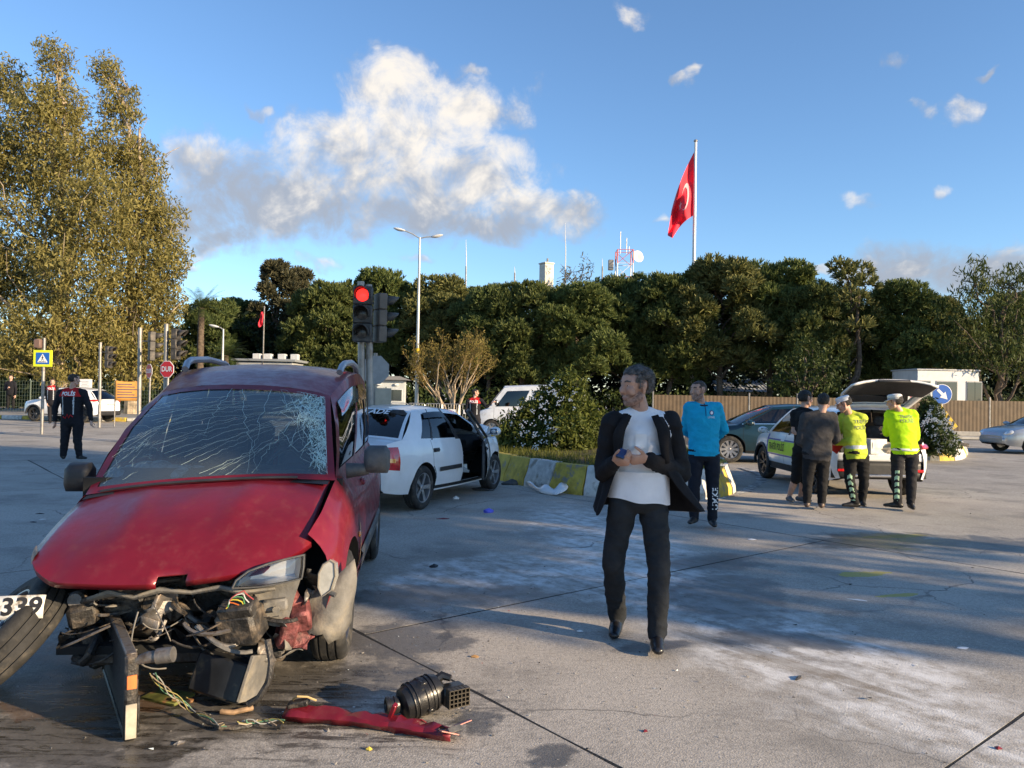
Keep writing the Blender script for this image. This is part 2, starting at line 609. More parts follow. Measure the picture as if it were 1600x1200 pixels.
    t.n('ShaderNodeOutputMaterial', _out=None, Surface=b_)
    return m


concrete = roadmat('road_concrete', (0.375, 0.348, 0.308))
asphalt = roadmat('road_asphalt', (0.330, 0.310, 0.278), wet=False)
bitumen = M('bitumen', (0.012, 0.012, 0.012), 0.8, nv=.4, ns=30, bump=.5, bs=60)

mb = MB()
mb.add([(-900, -300, -0.012), (900, -300, -0.012), (900, 1500, -0.012), (-900, 1500, -0.012)], [(0, 1, 2, 3)])
ground = mb.build('ground', asphalt, smooth=False)
ground['kind'] = 'structure'
road = bpy.data.objects.new('road', None)
COL.objects.link(road)
road['kind'] = 'structure'
TL = [-9.0, -3.3, 2.43, 8.16, 13.9]
SJ = {0: [-17, -8, 1, 10], 1: [-19.5, -13.5, -7.6, 3.2, 9], 2: [-16.6, -10.5, -4.4, -1.35, 1.7, 7.8], 3: [-18, -9.2, 0.6, 9.5]}
GAP = 0.011
for k in range(4):
    t0, t1 = TL[k] + GAP, TL[k + 1] - GAP
    js = SJ[k]
    for a, b in zip(js[:-1], js[1:]):
        mb = MB()
        L, W = b - a - 2 * GAP, t1 - t0
        n, m_ = max(4, int(L / .6)), max(4, int(W / .6))
        rng = random.Random(k * 17 + int(a * 3))
        P, nrows = [], []
        outer = []
        for i in range(n + 1):
            row = []
            for j in range(m_ + 1):
                s_, tt = a + GAP + L * i / n, t0 + W * j / m_
                je = 0.006 * (rng.random() - .5) * 2
                if i in (0, n):
                    s_ += je
                if j in (0, m_):
                    tt += je
                p = DV * s_ + NV * tt
                row.append((p.x, p.y, 0.0))
            P.append(row)
        mb.grid(P)
        # rim going down to the bed
        rim = [P[i][0] for i in range(n + 1)] + [P[n][j] for j in range(1, m_ + 1)] + [P[i][m_] for i in range(n - 1, -1, -1)] + [P[0][j] for j in range(m_ - 1, 0, -1)]
        low = [(x, y, -0.02) for (x, y, z) in rim]
        nr = len(rim)
        mb.add(rim + low, [(i, (i + 1) % nr, nr + (i + 1) % nr, nr + i) for i in range(nr)])
        mb.build('concrete_slab', concrete, road, smooth=False)
        if True:
            p0, p1 = DV * b + NV * (t0 - .01), DV * b + NV * (t1 + .01)
            q = DV * 0.02
            sl_ = MB().add([(p - e).to_tuple()[:2] + (-0.0012,) for p, e in ((p0, q), (p1, q))] + [(p + e).to_tuple()[:2] + (-0.0012,) for p, e in ((p1, q), (p0, q))], [(0, 1, 2, 3)])
            sl_.build('joint_seal', bitumen, road, smooth=False)
for k in range(1, 4):
    p0, p1 = DV * -19 + NV * TL[k], DV * 10 + NV * TL[k]
    q = NV * 0.024
    MB().add([(p.x, p.y, -0.0015) for p in (p0 - q, p1 - q, p1 + q, p0 + q)], [(0, 1, 2, 3)]).build('joint_seal', bitumen, road, smooth=False)
# painted curve by the far island (worn white line)
paint = M('worn_road_paint', (0.55, 0.55, 0.52), 0.7, nv=.3, ns=6, dirt=((.16, .155, .15, 1), .38, .55, 5.0))
mb = MB()
pts = [gnd(1110, 782), gnd(1165, 768), gnd(1190, 752), gnd(1186, 740), gnd(1160, 731)]
cv = []
for i in range(len(pts) - 1):
    for s_ in range(5):
        cv.append(pts[i].lerp(pts[i + 1], s_ / 5))
cv.append(pts[-1])
V_ = []
for i, p in enumerate(cv):
    d = (cv[min(i + 1, len(cv) - 1)] - cv[max(i - 1, 0)]).normalized()
    nn = Vector((-d.y, d.x, 0)) * 0.09
    V_ += [(p + nn + Vector((0, 0, .005))), (p - nn + Vector((0, 0, .005)))]
mb.add(V_, [(2 * i, 2 * i + 1, 2 * i + 3, 2 * i + 2) for i in range(len(cv) - 1)])
mb.build('painted_line', paint, road, smooth=False)
# ------------------------------------------------------------------ vehicles: shared builders
RUBBER = M('tyre_rubber', (0.022, 0.022, 0.022), 0.85, nv=.5, ns=9, bump=.25, bs=30, dirt=((.10, .088, .07, 1), .50, .72, 7.0))
ALLOY = M('wheel_alloy', (0.42, 0.42, 0.43), 0.35, 0.85, nv=.2, ns=10, dirt=((.08, .07, .06, 1), .55, .75, 6))
DARKALLOY = M('dark_alloy', (0.06, 0.06, 0.065), 0.4, 0.6, nv=.2)
BLACKP = M('black_plastic', (0.022, 0.022, 0.024), 0.5, nv=.3, ns=12, bump=.1, bs=80)
GREYP = M('grey_plastic', (0.075, 0.077, 0.08), 0.6, nv=.25, ns=9, bump=.15, bs=90, dirt=((.16, .145, .12, 1), .5, .75, 5))
UNDER = M('underbody', (0.012, 0.012, 0.012), 0.9)
SEAT = M('seat_cloth', (0.05, 0.052, 0.058), 0.95, nv=.3, ns=14, bump=.2)
CHROME = M('chrome_trim', (0.75, 0.75, 0.76), 0.15, 1.0)
WHITEP = M('white_car_paint', (0.74, 0.75, 0.76), 0.28, coat=.8, nv=.05, ns=3, dirt=((.45, .43, .39, 1), .56, .80, 3.2))
GLASS = glassmat('car_glass', (.02, .03, .03), 0.30)
DGLASS = glassmat('dark_car_glass', (.01, .012, .012), 0.10)
SEAM = M('panel_gap', (0.01, 0.01, 0.01), 0.9)
REDLENS = M('red_lens', (0.50, 0.012, 0.012), 0.12, coat=1.0, nv=.3, ns=12)
AMBER = M('amber_lens', (0.75, 0.25, 0.03), 0.15, coat=1.0)
CLEARL = M('clear_lens', (0.62, 0.66, 0.70), 0.08, 0.35, nv=.25, ns=9, coat=1.0)
PLATEM = M('plate_white', (0.72, 0.72, 0.70), 0.5, nv=.1)
INK = M('black_lettering', (0.012, 0.012, 0.014), 0.6)
WHITEINK = M('white_lettering', (0.78, 0.78, 0.78), 0.6)


def crv(pts):
    """smooth monotone curve through points"""
    x = np.array([p[0] for p in pts], float)
    y = np.array([p[1] for p in pts], float)
    h = np.diff(x)
    d = np.diff(y) / h
    m = np.zeros(len(x))
    m[0], m[-1] = d[0], d[-1]
    for i in range(1, len(x) - 1):
        m[i] = 0 if d[i - 1] * d[i] <= 0 else 2 * d[i - 1] * d[i] / (d[i - 1] + d[i])

    def f(q):
        q = min(max(q, x[0]), x[-1])
        i = min(int(np.searchsorted(x, q, side='right')) - 1, len(x) - 2)
        t = (q - x[i]) / h[i]
        return float((1 + 2 * t) * (1 - t) ** 2 * y[i] + t * (1 - t) ** 2 * h[i] * m[i] + t * t * (3 - 2 * t) * y[i + 1] + t * t * (t - 1) * h[i] * m[i + 1])
    return f


def wheel(parent, c, rw=0.30, wid=0.19, side=1, spokes=5, rimmat=None, steer=0.0, name='wheel', twin=False, mtx=None):
    """tyre with tread grooves; the rim with its spokes is the tyre's own part"""
    rimmat = rimmat or ALLOY
    mb = MB()
    h = wid / 2
    rr = rw * 0.66
    prof = [(rr, -h * .8), (rr + .02, -h * .95), (rw * .86, -h), (rw * .95, -h * .88), (rw * .985, -h * .74)]
    for gx in (-.45, 0, .45):
        prof += [(rw, (gx - .16) * h), (rw, (gx - .06) * h), (rw - .012, (gx - .05) * h), (rw - .012, (gx + .05) * h), (rw, (gx + .06) * h), (rw, (gx + .16) * h)]
    prof += [(rw * .985, h * .74), (rw * .95, h * .88), (rw * .86, h), (rr + .02, h * .95), (rr, h * .8)]
    base = mtx or (Matrix.Rotation(steer, 3, 'Z') @ (rot(-90) if side > 0 else rot(90)))
    mb.lathe(prof, 36, r=base, closed=True)
    o = mb.build(name, RUBBER, parent, angle=30)
    o.location = c
    rb = MB()
    rb.lathe([(rr * 1.0, h * .80), (rr * 1.02, h * .86), (rr * .97, h * .84), (rr * .93, h * .5), (rr * .9, -h * .5), (rr * .2, -h * .45)], 36, r=base)
    for k in range(spokes):
        for tw in ((-.13, .13) if twin else (0,)):
            a = 2 * math.pi * k / spokes + tw
            a2 = 2 * math.pi * k / spokes + tw * 1.6
            ca, sa = math.cos(a), math.sin(a)
            ca2, sa2 = math.cos(a2), math.sin(a2)
            w0, w1 = (rr * .13, rr * .17) if not twin else (rr * .06, rr * .07)
            P = []
            for (q, ww, zz, c_, s_) in ((rr * .12, w0, h * .62, ca, sa), (rr * .55, w0 * .9, h * .72, ca, sa), (rr * .97, w1, h * .78, ca2, sa2)):
                for sg in (-1, 1):
                    for dz in (0, -.03):
                        P.append(base @ Vector((q * c_ - sg * ww * s_, q * s_ + sg * ww * c_, zz + dz)))
            F = []
            for i in (0, 4):
                F += [(i, i + 2, i + 6, i + 4), (i + 1, i + 5, i + 7, i + 3), (i, i + 4, i + 5, i + 1), (i + 2, i + 3, i + 7, i + 6)]
            rb.add(P, F)
    rb.lathe([(.001, h * .74), (rr * .13, h * .73), (rr * .17, h * .66), (rr * .2, h * .3)], 16, r=base)
    rb.build('rim', rimmat, o, angle=30)
    return o


def car(name, label, loc, rz, S, paint, group=None, glass=None, open_door=None, interior=True, cap_front=True, skip_side=None, deck_front=True, deck_rear=True, hoodmat=None, rear_open=False):
    """a car from curves along its length (x forward, y left, z up; origin on the ground midway between the axles)"""
    root = thing(name, label, S.get('cat', 'car'), loc, rz, group)
    glass = glass or GLASS
    zs, W, sill = crv(S['zs']), crv(S['W']), crv(S['sill'])
    crown = crv(S['crown'])
    prof = crv(S.get('prof', [(0, .93), (.15, .965), (.35, 1.0), (.6, .995), (.85, .965), (1, .92)]))
    xa, rw = S['axles'], S['rw']
    Ra = rw * S.get('archk', 1.16)
    x0, x1 = S['zs'][0][0], S['zs'][-1][0]
    xr, xf = S['gh']['xr'], S['gh']['xf']
    seams = S.get('seams', [])
    st = set(np.round(np.linspace(x0, x1, 46), 4).tolist())
    for e in (x0, x1):
        for k in (.012, .03, .06, .1, .15):
            st.add(round(e + (k if e == x0 else -k), 4))
    for a in xa:
        st = {q for q in st if abs(abs(q - a) - Ra) > .035}
        for k in range(0, 19):
            st.add(round(a + Ra * math.cos(math.pi * k / 18), 4))
        st.add(round(a - Ra - .002, 4))
        st.add(round(a + Ra + .002, 4))
    for s_ in list(seams) + [xr, xf]:
        st = {q for q in st if abs(q - s_) > .02}
    for s_ in seams:
        st.add(round(s_ - .004, 4))
        st.add(round(s_ + .004, 4))
    st.add(xr)
    st.add(xf)
    xs = sorted(q for q in st if x0 <= q <= x1)

    def zbot(x):
        z = sill(x)
        for a in xa:
            d = abs(x - a)
            if d <= Ra:
                z = max(z, rw + math.sqrt(max(0, Ra * Ra - d * d)))
        return z

    def ysec(x, z):
        hh = (z - sill(x)) / max(1e-3, zs(x) - sill(x))
        return W(x) * prof(min(1, max(0, hh)))
    T = [0, .03, .10, .2, .32, .44, .55, .66, .76, .86, .94, 1.0]
    body = MB()
    doors = {}
    defm = S.get('deform')

    def fix(p):
        return Vector(defm(Vector(p))) if defm else Vector(p)
    for sg in (1, -1):
        G = []
        for x in xs:
            zb, zt = zbot(x), zs(x)
            G.append([fix((x, sg * ysec(x, zb + (zt - zb) * t), zb + (zt - zb) * t)) for t in T])
        for i in range(len(xs) - 1):
            xm = (xs[i] + xs[i + 1]) / 2
            if skip_side and skip_side(sg, xm):
                continue
            isseam = any(abs(xm - s_) < .0045 for s_ in seams)
            dk = None
            for (n_, a, b) in S.get('doors', []):
                if a < xm < b:
                    dk = (sg, n_, a, b)
            for j in range(len(T) - 1):
                q = [G[i][j], G[i][j + 1], G[i + 1][j + 1], G[i + 1][j]]
                if dk and j >= 2 and not isseam:
                    doors.setdefault(dk, MB()).add(q, [(0, 1, 2, 3)])
                else:
                    body.add(q, [(0, 1, 2, 3)], 1 if (isseam and j >= 1) or (dk and j == 1) else 0)
            # return lip of the lower edge, going inward
            zb0, zb1 = G[i][0], G[i + 1][0]
            inw = Vector((0, -sg * .30, 0)) if any(abs(xm - a) < Ra for a in xa) else Vector((0, -sg * .12, 0))
            body.add([zb0, zb1, zb1 + inw, zb0 + inw], [(0, 1, 2, 3)], 1)
    # deck (bonnet and boot lid)
    Q = [-1, -.985, -.93, -.82, -.65, -.4, -.15, .15, .4, .65, .82, .93, .985, 1]

    def deckrow(x):
        ye, ze = ysec(x, zs(x)), zs(x)
        return [fix((x, q * ye, ze + crown(x) * (1 - abs(q) ** 2.4))) for q in Q]
    hood = MB()
    for i in range(len(xs) - 1):
        xm = (xs[i] + xs[i + 1]) / 2
        if xr < xm < xf:
            continue
        if (xm > xf and not deck_front) or (xm < xr and not deck_rear):
            continue
        (hood if xm > xf else body).grid([deckrow(xs[i]), deckrow(xs[i + 1])])
    # ends
    for (x, on) in ((x0, not rear_open), (x1, cap_front)):
        if not on:
            continue
        zb, zt = zbot(x), zs(x)
        rows = []
        for t in T:
            z = zb + (zt - zb) * t
            y = ysec(x, z)
            rows.append([fix((x, q * y, z)) for q in Q])
        rows.append(deckrow(x))
        body.grid(rows)
    # floor
    body.add([(xa[0] - .3, -.6, sill(0) + .02), (xa[1] + .3, -.6, sill(0) + .02), (xa[1] + .3, .6, sill(0) + .02), (xa[0] - .3, .6, sill(0) + .02)], [(0, 1, 2, 3)], 1)
    # greenhouse
    g = S['gh']
    zr = crv(g['zr'])
    wr = crv(g['wr'])
    bow0, bow1 = g.get('bow', (.10, .06))
    bowr0, bowr1 = g.get('bowr', (.06, .04))
    rc = g.get('crown', .05)

    def basep(u, sg):
        x = xr + (xf - xr) * u
        return Vector((x, sg * ysec(x, zs(x)), zs(x)))

    def topp(u, sg):
        x = g['xr1'] + (g['xf1'] - g['xr1']) * u
        return Vector((x, sg * wr(x), zr(x)))
    VV = [0, g.get('v0', .06), .3, .6, g.get('v1', .86), .95, 1.0]
    panes, frames = [], MB()
    bul = g.get('bulge', .03)
    glist = []
    for sg in (1, -1):
        for (a, b, kind) in g['side']:
            n_ = max(1, int((b - a) / .05))
            P = []
            for i in range(n_ + 1):
                u = a + (b - a) * i / n_
                B, Tp = basep(u, sg), topp(u, sg)
                P.append([fix(B.lerp(Tp, v) + Vector((0, sg * bul * math.sin(math.pi * v), 0))) for v in VV])
            od = open_door and open_door[0] == sg and open_door[1] <= a and b <= open_door[2]
            for i in range(n_):
                for j in range(len(VV) - 1):
                    q = [P[i][j], P[i][j + 1], P[i + 1][j + 1], P[i + 1][j]]
                    if kind != 'p' and 1 <= j <= 3:
                        continue
                    if od and j < 4:
                        continue
                    frames.add(q, [(0, 1, 2, 3)], 2 if kind == 'k' else 0)
            if kind == 'g' and not od:
                mbp = MB().grid([[P[i][j] - Vector((0, sg * .006, 0)) for j in range(1, 5)] for i in range(n_ + 1)])
                glist.append(('side_window', mbp))
            elif kind == 'k':
                frames.grid([[P[i][j] for j in range(1, 5)] for i in range(n_ + 1)], 2)
    roof = MB()
    QN = [i / 8 * 2 - 1 for i in range(9)]
    U_ = [0, .03, .1, .25, .4, .55, .7, .85, .95, 1.0]
    P = []
    for u in U_:
        tl = topp(u, 1)
        dx = bow1 * u ** 5 - bowr1 * (1 - u) ** 5
        P.append([fix((tl.x + dx * (1 - q * q), q * tl.y, tl.z + rc * (1 - abs(q) ** 2.6))) for q in [-1, -.97, -.9] + QN[1:-1] + [.9, .97, 1]])
    roof.grid(P)
    for (nm, u, b0, b1, on) in (('windshield', 1, bow0, bow1, True), ('rear_window', 0, -bowr0, -bowr1, not rear_open)):
        if not on:
            continue
        B, Tp = basep(u, 1), topp(u, 1)
        QS = [-1, -.93, -.7, -.4, -.13, .13, .4, .7, .93, 1]
        VS = [0, .05, .25, .5, .75, .93, 1]
        rows = []
        for v in VS:
            row = []
            for q in QS:
                pb = Vector((B.x + b0 * (1 - q * q), q * B.y, B.z + crown(B.x) * (1 - abs(q) ** 2.4)))
                pt = Vector((Tp.x + b1 * (1 - q * q), q * Tp.y, Tp.z + rc * (1 - abs(q) ** 2.6)))
                row.append(fix(pb.lerp(pt, v) + Vector((b0 * .25 * math.sin(math.pi * v), 0, .02 * math.sin(math.pi * v)))))
            rows.append(row)
        frames.grid(rows, 0, skip=lambda i, j: 1 <= i <= 4 and 1 <= j <= 7)
        off = Vector((-.004 if u else .004, 0, -.004))
        glist.append((nm, MB().grid([[p + off for p in r_[1:9]] for r_ in rows[1:6]])))
    bo = body.build('body', [paint, SEAM], root)
    frames.build('window_frame', [paint, SEAM, BLACKP], root)
    ro = roof.build('roof', paint, root)
    if hood.f:
        hood.build('hood', hoodmat or paint, root)
    for (n_, mbp) in glist:
        mbp.build(n_, glass, root)
    for (sg, n_, a, b), mbd in doors.items():
        isopen = open_door and open_door[0] == sg and open_door[3] == n_
        d = mbd.build(n_, paint, root)
        zc = zs((a + b) / 2)
        if isopen:
            d.data.transform(Matrix.Translation((-b, -sg * W(b), 0)))
            d.location = (b, sg * (W(b) - .01), 0)
            d.rotation_euler.z = open_door[4]
            dd = d
        else:
            dd = d
        hx = a + .10 if not isopen else a + .10 - b
        hy = sg * (ysec(a + .10, zc - .13) + .012) - (sg * W(b) if isopen else 0)
        MB().box((hx, hy, zc - .13), (.15, .025, .035), bev=.01).box((hx, hy - sg * .012, zc - .13), (.18, .012, .06), bev=.005).build('handle', S.get('handlemat', paint), dd)
    if interior:
        fl = sill(0)
        sh = zs(0)
        mbs = []
        hx = S.get('seatx', [(-.95, .0), (.05, 0)])
        for (sx, _) in hx:
            for sy in (-.36, .36):
                m_ = MB()
                m_.box((sx, sy, fl + .22), (.5, .48, .2), bev=.05)
                m_.box((sx - .30, sy, sh - .05), (.16, .48, .62), rot(0, -14, 0), bev=.06)
                m_.box((sx - .40, sy, sh + .34), (.10, .25, .18), rot(0, -10, 0), bev=.04)
                m_.build('seat', SEAT, root)
        MB().box((xf - .28, 0, zs(xf) - .08), (.46, 2 * ysec(xf, zs(xf)) - .14, .26), bev=.08).build('dashboard', BLACKP, root)
        sw = MB()
        sw.tube([Vector((xf - .60, .36, zs(xf) - .02)) + rot(0, 65, 0) @ Vector((.18 * math.cos(2 * math.pi * k / 20), .18 * math.sin(2 * math.pi * k / 20), 0)) for k in range(21)], .014, 6)
        sw.tube([(xf - .60, .36, zs(xf) - .02), (xf - .40, .36, zs(xf) - .10)], .03, 8)
        sw.build('steering_wheel', BLACKP, root)
    for (wi, a) in enumerate(xa):
        for sg in (1, -1):
            if (wi, sg) in S.get('nowheel', ()):
                continue
            off = S.get('wheeloff', .015)
            yy = W(a) - S.get('ww', .19) / 2 - off
            wheel(root, (a, sg * yy, rw), rw, S.get('ww', .19), sg, S.get('spokes', 5), S.get('rim'), S.get('steer', 0) if wi else 0, twin=S.get('twin', False))
    root_info = dict(zs=zs, W=W, sill=sill, ysec=ysec, crown=crown, zbot=zbot, basep=basep, topp=topp, xs=xs, bodyo=bo, roofo=ro)
    return root, root_info


def mirror(root, x, y, z, sg, m, sz=(.10, .20, .14)):
    mb = MB()
    mb.ell((x, y + sg * .13, z), (sz[0], sz[1] / 2, sz[2] / 2), 14, 10)
    mb.tube([(x + .02, y, z - .05), (x, y + sg * .08, z - .02)], .025, 8)
    o = mb.build('wing_mirror', m, root)
    MB().box((x - sz[0] * .82, y + sg * .13, z), (.012, sz[1] * .72, sz[2] * .62), bev=.005).build('mirror_glass', CHROME, o)
    return o


def plate(root, c, right, up, txt, w_=.50, h=.11, parent_mat=None):
    c, right, up = Vector(c), Vector(right).normalized(), Vector(up).normalized()
    nrm = right.cross(up)
    r = Matrix((right, up, nrm)).transposed()
    p = MB().box(c, (w_, h, .012), r, bev=.004).build('number_plate', PLATEM, root)
    lettering('plate_lettering', txt, h * .85, INK, c + nrm * .007, right, up, p, bold=.002, width=w_ * .82)
    return p
# ------------------------------------------------------------------ white saloon with the crumpled front
def sal_def(p):
    # the front has been pushed in and up on impact
    if p.x > 1.15:
        k = (p.x - 1.15) / .9
        p.x -= .26 * k + .05 * math.sin(p.y * 9) * k
        p.z += (.05 * math.sin(p.y * 7 + 1.3) + .05 * math.sin(p.x * 19)) * min(1, k * 2) * (1 if p.z > .55 else .2)
        p.y *= 1 - .06 * k
    return p


SED = dict(cat='car', zs=[(-2.12, .78), (-2.06, .88), (-1.75, .945), (-1.0, .92), (0, .895), (.95, .87), (1.25, .84), (1.7, .76), (1.95, .66), (2.05, .54)],
           W=[(-2.12, .62), (-2.05, .72), (-1.8, .80), (-1.3, .835), (0, .84), (1.3, .83), (1.75, .76), (1.95, .66), (2.05, .55)],
           sill=[(-2.12, .42), (-2.02, .30), (-1.5, .24), (0, .21), (1.5, .22), (1.9, .26), (2.05, .34)],
           crown=[(-2.12, .02), (-1.7, .035), (0, .03), (1.0, .045), (2.05, .02)], axles=(-1.22, 1.22), rw=.295, ww=.185, spokes=5, seams=(-.98, -.05, .98),
           doors=[('rear_door', -.976, -.054), ('front_door', -.046, .976)], handlemat=BLACKP, seatx=[(-.75, 0), (.2, 0)],
           gh=dict(xr=-1.72, xr1=-1.06, xf=1.02, xf1=.22, zr=[(-1.06, 1.30), (-.5, 1.345), (.22, 1.30)], wr=[(-1.06, .50), (-.4, .545), (.22, .52)], crown=.045,
                   side=[(0, .17, 'p'), (.17, .28, 'g'), (.28, .295, 'k'), (.295, .555, 'g'), (.555, .60, 'k'), (.60, .96, 'g'), (.96, 1, 'p')], v0=.05, v1=.86),
           deform=sal_def)
a_, b_ = gnd(655, 797), gnd(772, 765)
hd = (b_ - a_).normalized()
SEDYAW = math.atan2(hd.y, hd.x)
left = Vector((-hd.y, hd.x, 0))
SEDLOC = (a_ + b_) / 2 + left * .78
sedan, si = car('sedan', 'white saloon car with crumpled front and open door beside the kerb blocks', SEDLOC, SEDYAW, SED, WHITEP, open_door=(-1, .59, .97, 'front_door', R(21)))
for sg in (1, -1):
    t_ = MB()
    for i in range(6):
        pass
    P = []
    for i in range(7):
        a = i / 6
        row = []
        for j in range(7):
            b = j / 6
            x = -2.10 + .26 * b
            z = .60 + .27 * a
            row.append(Vector((x - .0, sg * (si['ysec'](x, z) + .012 * math.sin(math.pi * min(.999, max(.001, a))) + .006), z - .03 * b * (1 - a) + .0)))
        P.append(row)
    t_.grid(P)
    tl = t_.build('tail_light', REDLENS, sedan)
    P2 = [[p + Vector((0, sg * .004, 0)) for p in row[1:5]] for row in P[2:4]]
    MB().grid(P2).build('indicator', AMBER, tl)
    MB().box((-2.125, sg * .52, .72), (.02, .22, .22), bev=.01).build('tail_light', REDLENS, sedan)
for n_, (xa_, xb_) in (('rubbing_strip', (-.82, -.12)),):
    for sg in (1, -1):
        mbx = MB()
        mbx.grid([[Vector((x, sg * (si['ysec'](x, z) + .012), z)) for z in (.48, .495, .525, .54)] for x in np.linspace(xa_, xb_, 9)])
        mbx.build(n_, BLACKP, sedan)
# wind deflectors over the side windows, rear window lettering
for sg in (1, -1):
    for (ua, ub) in ((.19, .56), (.60, .95)):
        if sg == -1 and ua > .5:
            continue
        P = []
        for i in range(9):
            u = ua + (ub - ua) * i / 8
            B, Tp = si['basep'](u, sg), si['topp'](u, sg)
            P.append([B.lerp(Tp, v) + Vector((0, sg * (.03 * math.sin(math.pi * v) + d), 0)) for v, d in ((.72, .02), (.80, .022), (.90, .012))])
        MB().grid(P).build('wind_deflector', DGLASS, sedan)
B, Tp = si['basep'](0, 1), si['topp'](0, 1)
cpt = Vector((B.x - .06, 0, B.z + .05)).lerp(Vector((Tp.x - .04, 0, Tp.z + .05)), .76)
upv = (Vector((Tp.x, 0, Tp.z)) - Vector((B.x, 0, B.z))).normalized()
lettering('window_lettering', 'FA  ADE', .17, WHITEINK, cpt + Vector((-.02, 0, .03)), (0, -1, 0), upv, sedan, bold=.004)
plate(sedan, (-2.128, 0, .66), (0, -1, 0), (0, 0, 1), '35 AD 5', .5, .11)
mm_ = MB()
mm_.box((-2.09, 0, .47), (.10, 1.30, .16), bev=.04)
mm_.build('rear_bumper', WHITEP, sedan)
# mirror stays on the open door's pillar, dashboard airbag, torn front
mirror(sedan, .86, -.83, .98, -1, WHITEP, (.09, .18, .14))
fr = MB()
rng = random.Random(5)
for k in range(26):
    x = 1.45 + .3 * rng.random()
    fr.box((x, rng.uniform(-.62, .62), rng.uniform(.28, .62)), (rng.uniform(.08, .3), rng.uniform(.05, .25), rng.uniform(.05, .22)), rot(rng.uniform(-40, 40), rng.uniform(-40, 40), rng.uniform(-60, 60)), bev=.01)
fr.build('crushed_engine_bay', GREYP, sedan)
hb = MB()
P = []
for i in range(13):
    u = i / 12
    row = []
    for j in range(13):
        v = j / 12 * 2 - 1
        x = 1.02 + .50 * u
        z = .93 + .30 * math.exp(-((u - .55) / .28) ** 2) * (1 - .5 * abs(v)) + .02 * math.sin(v * 11 + u * 9) - .10 * u
        row.append(Vector((x, v * (.70 - .08 * u), z)))
    P.append(row)
hb.grid(P)
hb.build('buckled_hood', WHITEP, sedan, solid=.012)
# open door: inner trim and window frame
dr = [o for o in bpy.data.objects if o.parent == sedan and o.name.startswith('front_door')]
for d in dr:
    if abs(d.rotation_euler.z) > .1:
        bb = [v.co for v in d.data.vertices]
        lx = min(v.x for v in bb)
        mbi = MB().box((lx / 2, .055, .58), (abs(lx) - .06, .05, .58), bev=.02)
        mbi.build('inner_trim', GREYP, d)
        fm = MB()
        B0, T0 = Vector((lx + .01, .06, .89)), Vector((lx - .00, .32, 1.30))
        B1, T1 = Vector((-.04, .06, .88)), Vector((-.62, .30, 1.30))
        fm.tube([B0, T0, T0.lerp(T1, .5) + Vector((0, 0, .02)), T1, T1.lerp(B1, .5), B1], .022, 6)
        fm.build('window_frame', BLACKP, d)
        MB().add([B0, T0, T1, B1], [(0, 1, 2, 3)]).build('window_pane', GLASS, d, smooth=False)

# ------------------------------------------------------------------ small white crossover on the left, seen from its rear quarter
JUK = dict(cat='car', zs=[(-1.98, .85), (-1.9, .98), (-1.6, 1.02), (-.8, 1.0), (0, .97), (.8, .98), (1.2, .97), (1.7, .90), (1.95, .80), (2.06, .66)],
           W=[(-1.98, .62), (-1.9, .74), (-1.6, .86), (-1.2, .885), (0, .83), (1.0, .86), (1.3, .885), (1.7, .84), (1.95, .70), (2.06, .56)],
           sill=[(-1.98, .42), (-1.85, .34), (-1.4, .30), (1.4, .28), (1.85, .30), (2.06, .42)], crown=[(-1.98, .03), (0, .03), (1.0, .08), (2.06, .03)],
           axles=(-1.265, 1.265), rw=.335, ww=.21, archk=1.14, spokes=5, twin=True, rim=DARKALLOY, seams=(-.85, .0, .95), doors=[('rear_door', -.846, -.004), ('front_door', .004, .946)],
           gh=dict(xr=-1.86, xr1=-1.35, xf=1.02, xf1=.25, zr=[(-1.35, 1.42), (-.5, 1.52), (.25, 1.50)], wr=[(-1.35, .50), (-.4, .57), (.25, .56)], crown=.05, bowr=(.10, .08),
                   side=[(0, .20, 'p'), (.20, .36, 'g'), (.36, .40, 'k'), (.40, .62, 'g'), (.62, .655, 'k'), (.655, .95, 'g'), (.95, 1, 'p')], v0=.06, v1=.84))
jl = at(113, 655, 35.0)
JLOC = Vector((jl.x, 35.0, 0))
juke, ji = car('crossover', 'white compact crossover with black wheel rims parked beyond the policemen', JLOC, R(167), JUK, WHITEP, group='cars around the junction', glass=DGLASS)
for sg in (1, -1):
    MB().tube([(-1.62, sg * .80, .97), (-1.80, sg * .77, .98), (-1.95, sg * .60, .96)], [.05, .075, .06], 8, flat=.5).build('tail_light', REDLENS, juke)
    mirror(juke, .78, sg * .83, 1.05, sg, WHITEP)
    for a in JUK['axles']:
        mbx = MB()
        mbx.tube([(a + .40 * math.cos(q), sg * .885, .335 + .40 * math.sin(q)) for q in np.linspace(0, math.pi, 15)], .035, 6)
        mbx.build('arch_trim', BLACKP, juke)
MB().box((-1.97, 0, .42), (.14, 1.3, .2), bev=.05).build('lower_bumper', BLACKP, juke)
plate(juke, (-2.0, 0, .82), (0, -1, 0), (0, 0, 1), '35 CK 20', .5, .11)

